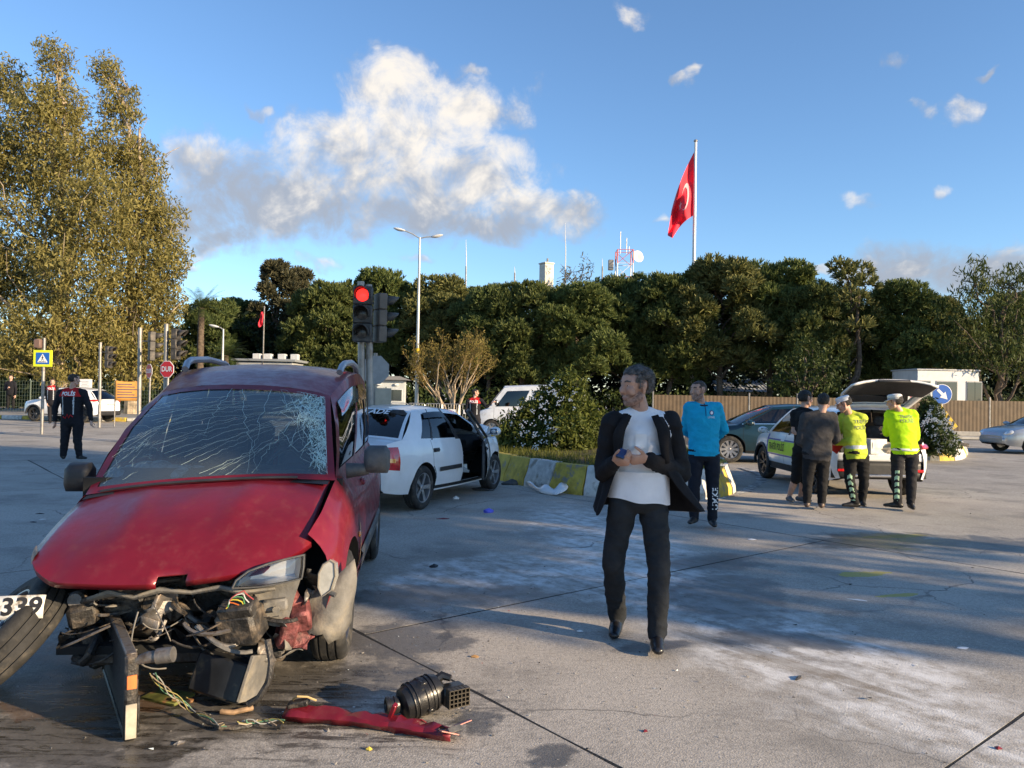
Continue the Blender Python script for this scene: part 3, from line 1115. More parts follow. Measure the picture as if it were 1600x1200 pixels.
# ------------------------------------------------------------------ white panel van behind the bush (seen from its side, cab to the left)
VAN = dict(cat='van', zs=[(-2.2, 1.05), (-2.15, 1.10), (0, 1.10), (1.2, 1.08), (1.5, 1.04), (1.9, .92), (2.15, .80), (2.25, .60)],
           W=[(-2.2, .88), (-2.1, .93), (0, .95), (1.4, .95), (1.9, .90), (2.15, .78), (2.25, .64)], sill=[(-2.2, .42), (0, .38), (1.8, .38), (2.25, .42)],
           crown=[(-2.2, .02), (1, .05), (2.25, .04)], axles=(-1.35, 1.38), rw=.31, ww=.19, spokes=6, seams=(.22, 1.30), doors=[('front_door', .224, 1.296)],
           handlemat=BLACKP,
           gh=dict(xr=-2.15, xr1=-2.05, xf=1.55, xf1=.92, zr=[(-2.05, 1.86), (-.5, 1.92), (.92, 1.86)], wr=[(-2.05, .80), (0, .82), (.92, .78)], crown=.06, bow=(.12, .08), bulge=.01,
                   side=[(0, .06, 'p'), (.06, .30, 'g'), (.30, .35, 'p'), (.35, .60, 'g'), (.60, .655, 'p'), (.655, .93, 'g'), (.93, 1, 'p')], v0=.06, v1=.80))
vl = at(815, 680, 29.5)
VLOC = Vector((vl.x + .35, 29.5, 0))
WH2 = M('van_white', (0.62, 0.65, 0.69), 0.4, nv=.08, ns=4, dirt=((.38, .34, .28, 1), .56, .8, 3))
van, vi = car('van', 'old white van half hidden behind the round flowering bush', VLOC, R(172), VAN, WH2, group='cars around the junction', glass=DGLASS)
for sg in (1, -1):
    mirror(van, 1.2, sg * .93, 1.28, sg, BLACKP, (.06, .16, .22))
    MB().box((2.2, sg * .62, .78), (.08, .30, .20), bev=.03).build('headlight', CLEARL, van)
MB().box((2.24, 0, .5), (.12, 1.5, .18), bev=.04).build('bumper', BLACKP, van)

# ------------------------------------------------------------------ dark teal saloon behind the police car
DSED = dict(cat='car', zs=[(-2.3, .85), (-2.2, .97), (-1.8, 1.03), (-1.0, .99), (0, .96), (1.0, .94), (1.4, .91), (1.9, .82), (2.15, .72), (2.28, .55)],
            W=[(-2.3, .66), (-2.2, .76), (-1.8, .86), (0, .90), (1.4, .89), (1.9, .82), (2.15, .70), (2.28, .56)], sill=[(-2.3, .42), (-2.1, .3), (0, .23), (1.9, .26), (2.28, .36)],
            crown=[(-2.3, .02), (0, .03), (1.2, .06), (2.28, .03)], axles=(-1.4, 1.4), rw=.33, ww=.21, spokes=10, twin=False, seams=(-1.0, .05, 1.08),
            doors=[('rear_door', -.996, .046), ('front_door', .054, 1.076)], handlemat=CHROME,
            gh=dict(xr=-2.0, xr1=-.95, xf=1.2, xf1=.25, zr=[(-.95, 1.38), (-.3, 1.42), (.25, 1.38)], wr=[(-.95, .55), (-.3, .58), (.25, .56)], crown=.05,
                    side=[(0, .22, 'p'), (.22, .34, 'g'), (.34, .36, 'k'), (.36, .60, 'g'), (.60, .63, 'k'), (.63, .96, 'g'), (.96, 1, 'p')]))
TEAL = M('dark_teal_paint', (0.005, 0.026, 0.040), 0.3, 0.0, coat=.3, nv=.1)
dl = at(1178, 712, 19.6)
teal, ti = car('sedan', 'dark teal saloon standing behind the traffic police car', Vector((dl.x + .62, 19.6, 0)), R(176), DSED, TEAL, group='cars around the junction', glass=GLASS)
for sg in (1, -1):
    mirror(teal, .95, sg * .88, .99, sg, TEAL)
    MB().tube([(-1.9, sg * .83, .88), (-2.15, sg * .77, .88), (-2.28, sg * .5, .87)], .05, 6).build('tail_light', REDLENS, teal)
    MB().tube([(1.9, sg * .80, .72), (2.1, sg * .70, .70), (2.2, sg * .55, .67)], .05, 6).build('headlight', CLEARL, teal)
    mbx = MB()
    mbx.tube([ti['basep'](u, sg) + Vector((0, sg * .012, .02)) for u in np.linspace(.2, .97, 12)], .012, 5)
    mbx.build('window_trim', CHROME, teal)

# ------------------------------------------------------------------ silver car at the right edge
SILV = M('silver_paint', (0.40, 0.42, 0.44), 0.3, 0.6, coat=.8, nv=.06)
SIL = dict(SED)
SIL.pop('deform')
SIL.update(rim=ALLOY, spokes=10, rw=.30, cat='car')
sl_ = gnd(1573, 709)
silver, sii = car('sedan', 'silver saloon with its nose entering at the picture edge', Vector((sl_.x + 1.95, sl_.y + .75, 0)), R(183), SIL, SILV, group='cars around the junction', glass=GLASS)
for sg in (1, -1):
    mirror(silver, .86, sg * .83, .93, sg, SILV)
    MB().ell((1.86, sg * .56, .66), (.16, .17, .075), 12, 8, rot(0, 20, sg * -20)).build('headlight', CLEARL, silver)
MB().box((2.0, 0, .42), (.14, 1.2, .22), bev=.05).build('bumper', SILV, silver)

# ------------------------------------------------------------------ traffic police car with its tailgate up
SUV = dict(cat='police car', zs=[(-2.1, .88), (-2.06, 1.00), (-1.8, 1.06), (-.8, 1.03), (0, 1.0), (.9, 1.0), (1.2, .99), (1.7, .93), (2.0, .84), (2.12, .66)],
           W=[(-2.1, .76), (-2.04, .84), (-1.8, .90), (0, .91), (1.4, .90), (1.8, .86), (2.0, .76), (2.12, .58)], sill=[(-2.1, .36), (-1.9, .30), (0, .28), (1.9, .30), (2.12, .42)],
           crown=[(-2.1, .02), (0, .03), (1.0, .08), (2.12, .04)], axles=(-1.31, 1.31), rw=.345, ww=.215, spokes=5, twin=True, rim=DARKALLOY, seams=(-.95, .02, 1.0),
           doors=[('rear_door', -.946, .016), ('front_door', .024, .996)],
           gh=dict(xr=-2.04, xr1=-1.72, xf=1.12, xf1=.35, zr=[(-1.72, 1.50), (-.6, 1.56), (.35, 1.52)], wr=[(-1.72, .60), (-.4, .64), (.35, .61)], crown=.05, bowr=(.04, .03),
                   side=[(0, .10, 'p'), (.10, .28, 'g'), (.28, .32, 'k'), (.32, .60, 'g'), (.60, .635, 'k'), (.635, .95, 'g'), (.95, 1, 'p')]))
PYAW = R(91.0)
PLOC = Vector((5.87, 14.2, 0))
LIME = M('lime_reflective', (0.52, 0.72, 0.03), 0.45, nv=.06)
BLUEB = M('police_blue', (0.02, 0.06, 0.32), 0.35, nv=.06)
pol, pi_ = car('police_car', 'white traffic police car with raised tailgate and lime side band', PLOC, PYAW, SUV, WHITEP, glass=DGLASS, deck_rear=False, rear_open=True)
pol.scale = (.92, .92, .92)
for sg in (1, -1):
    mirror(pol, .88, sg * .90, 1.06, sg, WHITEP)

    def band(z0, z1, x0_, x1_, lift):
        return MB().grid([[Vector((x, sg * (pi_['ysec'](x, z) + lift), z)) for z in np.linspace(z0, z1, 6)] for x in np.linspace(x0_, x1_, 20)])
    bb_ = band(.60, .86, -1.0, .92, .005)
    bo_ = bb_.build('livery_band', LIME, pol)
    band(.565, .595, -1.0, .92, .005).build('livery_stripe', BLUEB, pol)
    band(.865, .895, -1.0, .92, .005).build('livery_stripe', BLUEB, pol)
    band(.55, .98, .92, 1.0, .006).build('livery_stripe', BLUEB, pol)
    bv = bvh_of(bb_)
    rt = Vector((-sg, 0, 0))
    lettering('livery_lettering', 'TRAFİK POLİSİ', .19, INK, (.42, sg * .93, .73), rt, (0, 0, 1), bo_, bold=.003, bvh=bv, lift=.006, width=.86)
    for a in SUV['axles']:
        MB().tube([(a + .41 * math.cos(q), sg * .90, .345 + .41 * math.sin(q)) for q in np.linspace(-.1, math.pi + .1, 15)], .035, 6).build('arch_trim', BLACKP, pol)
    MB().grid([[Vector((x, sg * (pi_['ysec'](x, z) + .012), z)) for z in (.29, .34, .42)] for x in np.linspace(-.85, .85, 9)]).build('sill_trim', BLACKP, pol)
    MB().box((-2.10, sg * .62, .50), (.03, .28, .05), bev=.01).build('reflector', REDLENS, pol)
    MB().tube([(-1.85, sg * .88, .93), (-2.0, sg * .84, .93), (-2.09, sg * .70, .92)], .055, 8, flat=.6).build('tail_light', REDLENS, pol)
bm_ = MB()
bm_.grid([[Vector((-2.13 + .10 * abs(q) ** 4, q * .84, z)) for q in np.linspace(-1, 1, 13)] for z in (.36, .44, .58, .66)])
bm_.build('rear_bumper', BLACKP, pol, solid=.03)
bm_ = MB()
bm_.grid([[Vector((-2.14 + .11 * abs(q) ** 4, q * .85, z)) for q in np.linspace(-1, 1, 13)] for z in (.665, .70, .76, .80)])
bm_.build('bumper_top', WHITEP, pol, solid=.03)
MB().box((-2.15, 0, .415), (.03, 1.0, .05), bev=.012).build('bumper_trim', CHROME, pol)
# boot: floor, side trims, seat backs
bt = MB()
bt.box((-1.55, 0, .72), (1.0, 1.3, .03))
bt.box((-1.05, 0, 1.0), (.10, 1.3, .62), bev=.04)
bt.box((-1.55, .64, .95), (.95, .05, .46))
bt.box((-1.55, -.64, .95), (.95, .05, .46))
bt.build('boot_lining', BLACKP, pol)
sh_ = MB().box((-1.45, 0, .95), (.5, 1.22, .02), bev=.008)
sh_.build('parcel_shelf', M('parcel_board', (.16, .12, .08), .8), pol)
# tailgate, hinged at the back of the roof and swung up
tg = MB()
P = []
for i in range(15):
    s_ = i / 14
    row = []
    for j in range(13):
        q = j / 12 * 2 - 1
        wv_ = .60 + .14 * min(1, s_ * 1.7)
        z = -.10 * max(0, s_ - .55) ** 1.0 - .02 * s_
        z += .05 * (1 - abs(q) ** 2.4) - .07 * (s_ > .5) * (s_ - .5) * 2 * abs(q) ** 3
        row.append(Vector((-.92 * s_, q * wv_, z)))
    P.append(row)
tg.grid(P, 0, skip=lambda i, j: 2 <= i <= 6 and 1 <= j <= 10)
TGM = Matrix.Translation((-1.74, 0, 1.55)) @ Matrix.Rotation(R(36), 4, "Y")
tgo = tg.build('tailgate', WHITEP, pol, solid=.03)
tgo.matrix_local = TGM
MB().grid([r_[1:12] for r_ in P[2:8]]).build('tailgate_window', DGLASS, tgo)
inn = MB()
inn.grid([[p * 1 + Vector((0, -p.y * .06, -.045)) for p in r_] for r_ in P[7:]])
inn.build('inner_trim', BLACKP, tgo)
MB().box((-.935, 0, -.065), (.03, .55, .05), bev=.01).build('number_plate_lamp', BLACKP, tgo)
for sg in (1, -1):
    MB().tube([(-1.98, sg * .70, 1.02), (-2.25, sg * .66, 1.30)], .014, 6).build('gas_strut', BLACKP, pol)
# ------------------------------------------------------------------ the wrecked red van
HFWD = Vector((0.11, -0.994, 0)).normalized()
HYAW = math.atan2(HFWD.y, HFWD.x)
HLOC = Vector((-1.90, 5.78, 0))
HM = Matrix.Translation(HLOC) @ Matrix.Rotation(HYAW, 4, 'Z')
HI = HM.inverted()


def L(px, py, Y):
    return HI @ at(px, py, Y)


def redmat():
    m = bpy.data.materials.new('red_van_paint')
    m.use_nodes = True
    t = NT(m.node_tree)
    tc = t.n('ShaderNodeTexCoord', _out=3)
    n1 = t.noise(tc, 3.0, 5.0, .6)
    n2 = t.noise(tc, 38.0, 4.0, .7)
    n3 = t.noise(tc, 11.0, 6.0, .7)
    c = t.mix(t.ramp(n1, .3, .7), (.155, .006, .014), (.20, .008, .019))
    c = t.mix(t.ramp(n3, .50, .85, 0, .22), c, (.24, .12, .10))         # road dust
    c = t.mix(t.ramp(n2, .70, .78, 0, .5), c, (.42, .34, .28))         # stone chips
    rg = t.ramp(n3, .35, .75, .40, .65)
    b = t.n('ShaderNodeBsdfPrincipled', _out=None, Base_Color=c, Roughness=rg, Metallic=.25)
    b.inputs['Coat Weight'].default_value = .4
    b.inputs['Coat Roughness'].default_value = .12
    t.t.links.new(t.n('ShaderNodeBump', Strength=.06, Distance=.01, Height=n1), b.inputs['Normal'])
    t.n('ShaderNodeOutputMaterial', _out=None, Surface=b.outputs[0])
    return m


RED = redmat()
METAL = M('dirty_metal', (0.20, 0.19, 0.18), 0.5, 0.5, nv=.4, ns=9, bump=.3, bs=30, dirt=((.10, .07, .045, 1), .45, .65, 9))
DUSTY = M('dusty_plastic', (0.15, 0.145, 0.135), 0.8, nv=.3, ns=7, bump=.2, bs=40, dirt=((.26, .23, .18, 1), .45, .7, 5))
GRIME = M('grimy_black', (0.028, 0.026, 0.024), 0.5, nv=.6, ns=14, bump=.5, bs=30, dirt=((.14, .11, .08, 1), .48, .68, 9))


def van_def(p):
    k = min(1, max(0, (p.x - .8) / .5))
    k = k * k * (3 - 2 * k)
    if p.z > .5:
        p.z += .07 * (p.y - .75) * k
    return p


RV = dict(cat='van', zs=[(-2.03, .98), (-1.95, 1.06), (-1.2, 1.05), (0, 1.03), (1.0, 1.03), (1.22, 1.02), (1.5, .95), (1.75, .85), (1.90, .76), (2.0, .70)],
          W=[(-2.03, .74), (-1.9, .80), (-1.2, .845), (0, .85), (1.2, .85), (1.6, .83), (1.85, .76), (2.0, .68)],
          sill=[(-2.03, .36), (-1.8, .30), (0, .27), (1.6, .27), (2.0, .40)], crown=[(-2.03, .02), (0, .02), (1.22, .05), (2.0, .03)],
          prof=[(0, .94), (.2, .975), (.4, 1.0), (.7, .975), (.88, .915), (1, .84)], axles=(-1.345, 1.345), rw=.315, ww=.20, archk=1.2, spokes=5, twin=True,
          rim=M('dark_grey_alloy', (.16, .16, .17), .4, .8, nv=.2), seams=(-.85, .12, 1.12), doors=[('rear_door', -.846, .116), ('front_door', .124, 1.116)], handlemat=RED,
          nowheel={(1, -1)}, seatx=[(-.9, 0), (.15, 0)],
          gh=dict(xr=-1.98, xr1=-1.86, xf=1.22, xf1=.40, zr=[(-1.86, 1.655), (-1.0, 1.715), (-.3, 1.69), (.40, 1.525)], wr=[(-1.86, .63), (-.5, .655), (.40, .572)], crown=.065, bow=(.12, .10), bulge=.025,
                  side=[(0, .05, 'p'), (.05, .30, 'g'), (.30, .34, 'k'), (.34, .61, 'g'), (.61, .655, 'p'), (.655, .955, 'g'), (.955, 1, 'p')], v0=.07, v1=.82), deform=van_def)


def hskip(sg, x):
    if sg == -1:
        return x > 1.25
    return x > 1.80


hero, hi = car('wrecked_van', 'wrecked red van with shattered windshield and torn open front', HLOC, HYAW, RV, RED, cap_front=False, deck_front=False, skip_side=hskip, glass=GLASS)
for o in [x for x in bpy.data.objects if x.parent == hero and x.name.startswith('windshield')]:
    o.data.materials[0] = glassmat('windshield_glass', (.02, .06, .065), .85, .03, .12, .09)
# bonnet
front = crv([(-.72, 1.80), (-.64, 1.95), (-.45, 2.05), (-.1, 2.085), (.25, 2.06), (.45, 1.99), (.60, 1.88), (.665, 1.80)])
frz = crv([(-.72, .705), (-.64, .655), (-.5, .605), (-.1, .615), (.25, .635), (.45, .655), (.60, .715), (.665, .76)])
P = []
NU, NQ = 22, 30
for i in range(NU + 1):
    u = i / NU
    row = []
    for j in range(NQ + 1):
        q = j / NQ
        y0 = -.72 + 1.40 * q
        y1 = -.72 + 1.385 * q
        y = y0 + (y1 - y0) * u
        qq = q * 2 - 1
        zc = 1.015 + .055 * (1 - abs(qq) ** 2.4) + .07 * (y0 - .75)
        xc = 1.20 + .10 * (1 - qq * qq)
        xf_, zf_ = front(y1), frz(y1)
        x = xc + (xf_ - xc) * u
        e = u ** 1.0
        z = zc + (zf_ - zc) * (.74 * e + .26 * e ** 3.2)
        z += .024 * math.sin(math.pi * min(1, u * 1.02)) * (1 - abs(qq) ** 3)
        # two long swages
        for sy in (-.42, .42):
            z += .016 * math.exp(-((qq - sy * (1 - .25 * u)) / .10) ** 2) * math.sin(math.pi * min(1, u * 1.1 + .05))
        z += .006 * math.sin(7 * y + 5 * u) * u
        row.append(Vector((x, y, z)))
    P.append(row)
hb = MB()
hb.grid(P, 0, skip=lambda i, j: i >= NU - 1 and 15 <= j <= 17)
# turned-down edge of the bonnet
hb.grid([P[NU][:16], [p + Vector((-.012, 0, -.028)) for p in P[NU][:16]]])
hb.grid([P[NU][18:], [p + Vector((-.012, 0, -.028)) for p in P[NU][18:]]])
hood = hb.build('hood', RED, hero, solid=.01)
# scraped corner, bare metal showing
sc_ = MB()
sc_.grid([[P[i][j] + Vector((.004, -.004, .006 - .02 * (i == NU))) for j in range(0, 2)] for i in range(NU - 2, NU + 1)])
sc_.build('scraped_paint', M('bare_primer', (.36, .25, .18), .8, nv=.5, ns=30), hood)
# scuttle panel with wipers under the windshield
MB().grid([[Vector((x, y, 1.03 + .05 * (1 - abs(y / .72) ** 2.4) + .07 * (y - .75) * .95 + dz)) for y in np.linspace(-.70, .68, 15)] for x, dz in ((1.16, -.02), (1.24, -.015), (1.30, -.03))]).build('scuttle_panel', BLACKP, hero)
for (y0, y1) in ((-.15, .50), (-.62, .02)):
    MB().tube([(1.335 - .12 * (y / .7) ** 2, y, 1.075 - .05 * abs(y / .72) ** 2.4 + .07 * (y - .75) + .004) for y in np.linspace(y0, y1, 8)], .009, 6).build('wiper', BLACKP, hero)
# mirrors
for sg, x, y, z in ((1, .92, .79, 1.12), (-1, .98, -.70, 1.00)):
    mb = MB()
    prof_ = [(-.085, -.10), (.085, -.10), (.10, -.06), (.10, .06), (.07, .105), (-.06, .105), (-.095, .07), (-.10, -.05)]
    rows = []
    for dx, k in ((-.05, .90), (-.03, 1.0), (.02, .98), (.055, .82), (.075, .45)):
        rows.append([Vector((x + dx, y + sg * .15 + p[0] * k * .84, z + p[1] * k * .86)) for p in prof_ + prof_[:1]])
    mb.grid(rows)
    mb.add(rows[0][:-1], [tuple(range(8))])
    mb.add(rows[-1][:-1], [tuple(range(8))])
    mb.tube([(x + .03, y - sg * .04, z - .07), (x + .01, y + sg * .10, z - .06)], [.05, .035], 8)
    mo = mb.build('wing_mirror', BLACKP if sg < 0 else GREYP, hero, angle=50)
    MB().add([rows[0][i] * .86 + Vector((x - .052, y + sg * .15, z)) * .14 + Vector((-.002, 0, 0)) for i in range(8)], [tuple(range(8))]).build('mirror_glass', CHROME, mo, smooth=False)
# roof rails
RAIL = M('roof_rail_grey', (.38, .40, .43), .4, .5, nv=.1)
for sg in (1, -1):
    mb = MB()
    pts = []
    for k, (x, dz) in enumerate(((-.12, .01), (-.20, .045), (-.32, .06), (-.8, .065), (-1.3, .06), (-1.42, .04), (-1.50, .01))):
        tp_ = hi['topp']((x + 1.86) / 2.26, sg)
        pts.append(Vector((x, sg * (tp_.y * sg - .055), tp_.z + .03 + dz)))
    sm = []
    for i in range(len(pts) - 1):
        for s_ in range(3):
            sm.append(pts[i].lerp(pts[i + 1], s_ / 3))
    sm.append(pts[-1])
    mb.tube(sm, .026, 8)
    mb.build('roof_rail', RAIL, hero)
# wind deflector strip and lower cladding
for sg in (1, -1):
    for (ua, ub) in ((.66, .95), (.345, .605)):
        P_ = []
        for i in range(10):
            u = ua + (ub - ua) * i / 9
            B, Tp = hi['basep'](u, sg), hi['topp'](u, sg)
            P_.append([B.lerp(Tp, v) + Vector((0, sg * (.025 * math.sin(math.pi * v) + d), 0)) for v, d in ((.68, .026), (.76, .028), (.87, .012))])
        MB().grid(P_).build('wind_deflector', M('smoked_plastic', (.10, .12, .15), .15, coat=1.0), hero)
    x_ = np.linspace(-.9, .93, 14)
    MB().grid([[Vector((x, sg * (hi['ysec'](x, z) + l_), z)) for z, l_ in ((.40, .006), (.42, .022), (.52, .022), (.54, .006))] for x in x_]).build('side_cladding', GREYP, hero)
# tail light standing proud behind the left rear corner
for sg in (1, -1):
    MB().grid([[Vector((x, sg * (hi['ysec'](x, z) + .012), z)) for x in (-2.02, -1.97, -1.92, -1.88)] for z in np.linspace(.62, 1.02, 7)]).build('tail_light', REDLENS, hero)
# sand-coloured strip laid on the lower fender edge by the front wheel
MB().grid([[Vector((x, hi['ysec'](x, z) + .006, z)) for z in np.linspace(.30, .72, 7)] for x in (.93, .955, .975)]).build('sandy_fender_edge', M('sandy_tone', (.46, .28, .15), .8, nv=.4, ns=12), hero)
side_ind = L(566, 830, 5.05)
MB().ell((1.02, hi['ysec'](1.02, .66) + .004, .66), (.035, .012, .02), 10, 6).build('side_indicator', AMBER, hero)
# ---- shattered windshield: cracks are raised lines of crushed glass
B, Tp = hi['basep'](1, 1), hi['topp'](1, 1)


def wpt(q, v):
    pb = Vector((B.x + .12 * (1 - q * q), q * B.y, B.z + .05 * (1 - abs(q) ** 2.4)))
    pt = Vector((Tp.x + .10 * (1 - q * q), q * Tp.y, Tp.z + .065 * (1 - abs(q) ** 2.6)))
    p = pb.lerp(pt, v) + Vector((.03 * math.sin(math.pi * v), 0, .02 * math.sin(math.pi * v)))
    return Vector(van_def(p)) + Vector((.006, 0, .006))


rng = random.Random(11)
crk = MB()


def crack(q0, v0, q1, v1, wid, jag=.02, n=14):
    pts = []
    for i in range(n + 1):
        s_ = i / n
        j = jag * math.sin(math.pi * s_)
        pts.append(wpt(max(-.94, min(.94, q0 + (q1 - q0) * s_ + rng.uniform(-j, j))), max(.045, min(.94, v0 + (v1 - v0) * s_ + rng.uniform(-j, j)))))
    crk.tube(pts, [.42 * wid * (1 - .55 * i / n) * rng.uniform(.6, 1.3) for i in range(n + 1)], 3, caps=False)


# fan of long cracks from the lower right of the van up across the glass
for k in range(19):
    a = k / 18
    q1, v1 = (.72 + rng.uniform(-.15, .15), .86 - .5 * a + rng.uniform(-.05, .05))
    crack(-.92 + 1.05 * a ** 1.3 + rng.uniform(-.05, .05), .06 + .70 * (1 - a) ** 1.5 + rng.uniform(-.04, .04), q1 - .35 * rng.random(), v1, .0016, .014, 20)
for k in range(9):
    crack(-.93, rng.uniform(.1, .7), rng.uniform(-.5, .3), rng.uniform(.3, .95), .0012, .02, 16)
# impact zone on the driver's side
for k in range(110):
    q0, v0 = .70 + rng.uniform(-.10, .22), .72 + rng.uniform(-.20, .20)
    a = rng.uniform(0, 6.28)
    ln = rng.uniform(.08, .38)
    crack(q0, v0, q0 + ln * math.cos(a), v0 + ln * math.sin(a) * 1.2, rng.uniform(.0015, .0048), .02, 9)
for k in range(330):
    v0 = rng.uniform(.12, .93)
    q0 = .93 - .24 * rng.random() ** 1.5 * (v0 + .2)
    crack(q0, v0, q0 + rng.uniform(-.10, .10), v0 + rng.uniform(-.13, .13), rng.uniform(.002, .0070), .012, 5)
for (q0, v0, q1, v1) in ((.34, .93, .30, .05), (.02, .92, .38, .07), (.62, .55, .34, .05), (-.10, .93, -.16, .40), (.5, .45, .86, .08), (.45, .93, .88, .10)):
    crack(q0, v0, q1, v1, .0030, .035, 18)
for k in range(30):
    q0, v0 = rng.uniform(-.92, -.55), rng.uniform(.06, .35)
    crack(q0, v0, q0 + rng.uniform(-.1, .12), v0 + rng.uniform(-.05, .10), .0012, .015, 5)
cr = crk.build('windshield_crack', M('crushed_glass', (.50, .66, .64), .35, spec=.8), hero, smooth=False)
cr['kind'] = 'stuff'
# burst airbag and lining heaped on the dashboard
rows = []
ab = MB()
for k in range(11):
    ab.ell((1.02 + rng.uniform(-.05, .06), -.58 + .075 * k * .9 + rng.uniform(-.02, .02), 1.035 + rng.uniform(-.01, .03) - .012 * abs(k - 3)), (.10, .10, .05 + .05 * rng.random() * (k < 5)), 10, 7, rot(rng.uniform(-30, 30), rng.uniform(-20, 20), rng.uniform(0, 90)))
ab.build('burst_lining', M('torn_lining', (.33, .34, .33), .95, nv=.5, ns=22, bump=.8, bs=30), hero)
MB().box((.52, .22, 1.47), (.02, .38, .14), rot(0, 30, 0), bev=.006).build('sun_visor', M('visor_grey', (.30, .31, .31), .9), hero)
MB().box((.60, -.02, 1.42), (.04, .22, .07), rot(0, 10, 0), bev=.02).build('rear_view_mirror', BLACKP, hero)

# ---- torn-open front
eb = MB()
eb.box((1.15, 0, .62), (.04, 1.5, .8))
eb.box((1.46, .56, .54), (.6, .04, .24))
eb.box((1.42, -.62, .50), (.55, .04, .26))
eb.box((1.5, 0, .24), (.8, 1.1, .04))
eb.build('engine_bay', UNDER, hero)
en = MB()
en.box((1.46, .05, .50), (.42, .62, .34), rot(0, 4, 3), bev=.05)
en.lathe([(.001, .03), (.12, .03), (.14, .0), (.14, -.05), (.05, -.06)], 20, (1.62, .12, .66))
en.box((1.62, -.28, .46), (.30, .26, .30), rot(8, 5, -10), bev=.04)
en.lathe([(.02, .05), (.09, .05), (.09, -.05), (.02, -.05)], 18, (1.72, -.10, .42), rot(0, 90, 0))
en.lathe([(.02, .05), (.06, .05), (.06, -.05), (.02, -.05)], 18, (1.73, .16, .34), rot(0, 90, 0))
for k in range(18):
    en.box((1.60 + rng.uniform(-.12, .16), rng.uniform(-.5, .42), rng.uniform(.30, .62)), (rng.uniform(.04, .12), rng.uniform(.04, .14), rng.uniform(.03, .1)), rot(rng.uniform(-30, 30), rng.uniform(-30, 30), rng.uniform(-40, 40)), bev=.01)
en.build('engine', GRIME, hero)
for k in range(15):
    p0 = Vector((1.68 + rng.uniform(-.1, .12), rng.uniform(-.5, .40), rng.uniform(.34, .64)))
    p1 = Vector((1.72 + rng.uniform(-.1, .14), max(-.55, min(.45, p0.y + rng.uniform(-.4, .4))), rng.uniform(.28, .60)))
    mid_ = (p0 + p1) / 2 + Vector((.06 + .08 * rng.random(), rng.uniform(-.1, .1), rng.uniform(-.14, .06)))
    pts = [(p0 * (1 - s_) ** 2 + mid_ * 2 * s_ * (1 - s_) + p1 * s_ ** 2) for s_ in np.linspace(0, 1, 12)]
    MB().tube(pts, rng.choice((.006, .009, .014, .02)), 7).build('hose', GRIME if k % 4 else METAL, hero)
# bonnet slam panel: pale bent beam
MB().tube([L(140, 936, 3.90), L(175, 926, 3.83), L(210, 934, 3.80), L(250, 922, 3.80), L(300, 926, 3.82), L(345, 918, 3.82), L(380, 926, 3.82), L(430, 920, 3.86)], [.018, .026, .016, .022, .015, .02, .024, .014], 7, flat=.6).build('slam_panel', DUSTY, hero)
# headlight
outl = [(363, 919), (369, 907), (388, 893), (420, 881), (450, 873), (475, 867), (474, 886), (471, 904), (445, 910), (405, 917)]
bm_ = MB()
fr_, bk_ = [L(x, y, 3.86 - .10 * (475 - x) / 112) for x, y in outl], [L(x + 3, y - 2, 4.02 - .10 * (475 - x) / 112) for x, y in outl]
cen = sum(fr_, Vector()) / len(fr_)
hs = MB()
hs.add(fr_ + bk_, [(i, (i + 1) % 10, 10 + (i + 1) % 10, 10 + i) for i in range(10)] + [tuple(range(10, 20))])
ho = hs.build('headlight', BLACKP, hero, angle=25)
ins = [p.lerp(cen, .10) for p in fr_]
ref = MB()
back = [p.lerp(cen, .35) + Vector((-.07, 0, 0)) for p in fr_]
ref.add(ins + back, [(i, (i + 1) % 10, 10 + (i + 1) % 10, 10 + i) for i in range(10)] + [tuple(range(10, 20))])
ref.build('reflector', M('lamp_reflector', (.80, .82, .84), .38, .7, nv=.05), ho, angle=25)
lens = MB()
mids = [p.lerp(cen, .45) + Vector((.022, 0, .006)) for p in fr_]
top_ = cen + Vector((.028, 0, .008))
lens.add([p + Vector((.002, 0, 0)) for p in fr_] + mids + [top_], [(i, (i + 1) % 10, 10 + (i + 1) % 10, 10 + i) for i in range(10)] + [(10 + i, 10 + (i + 1) % 10, 20) for i in range(10)])
LENSG = glassmat('lamp_glass', (.1, .1, .1), .72, .06)
lens.build('lens', LENSG, ho)
bul_ = MB().ell(L(446, 890, 3.93), (.03, .035, .035), 12, 8)
bul_.build('bulb_shield', CHROME, ho)
# rim around the lens
MB().tube(fr_ + fr_[:1], .006, 6, caps=False).build('lens_rim', GREYP, ho)
# corner lamp, hanging loose
outl = [(497, 918), (498, 896), (505, 882), (516, 875), (523, 880), (524, 900), (517, 922), (503, 932)]
cf = [L(x, y, 3.98) for x, y in outl]
cb = [L(x + 5, y - 1, 4.06) for x, y in outl]
cn = MB().add(cf + cb, [(i, (i + 1) % 8, 8 + (i + 1) % 8, 8 + i) for i in range(8)] + [tuple(range(8)), tuple(range(8, 16))])
co = cn.build('corner_lamp', M('milky_lens', (.50, .50, .46), .22, .2, coat=1.0, nv=.15, ns=18), hero, angle=25)
MB().tube(cf + cf[:1], .006, 6, caps=False).build('lens_rim', DUSTY, co)
MB().tube([L(512, 925, 4.0), L(524, 930, 3.99)], .014, 8).build('lamp_socket', GREYP, co)
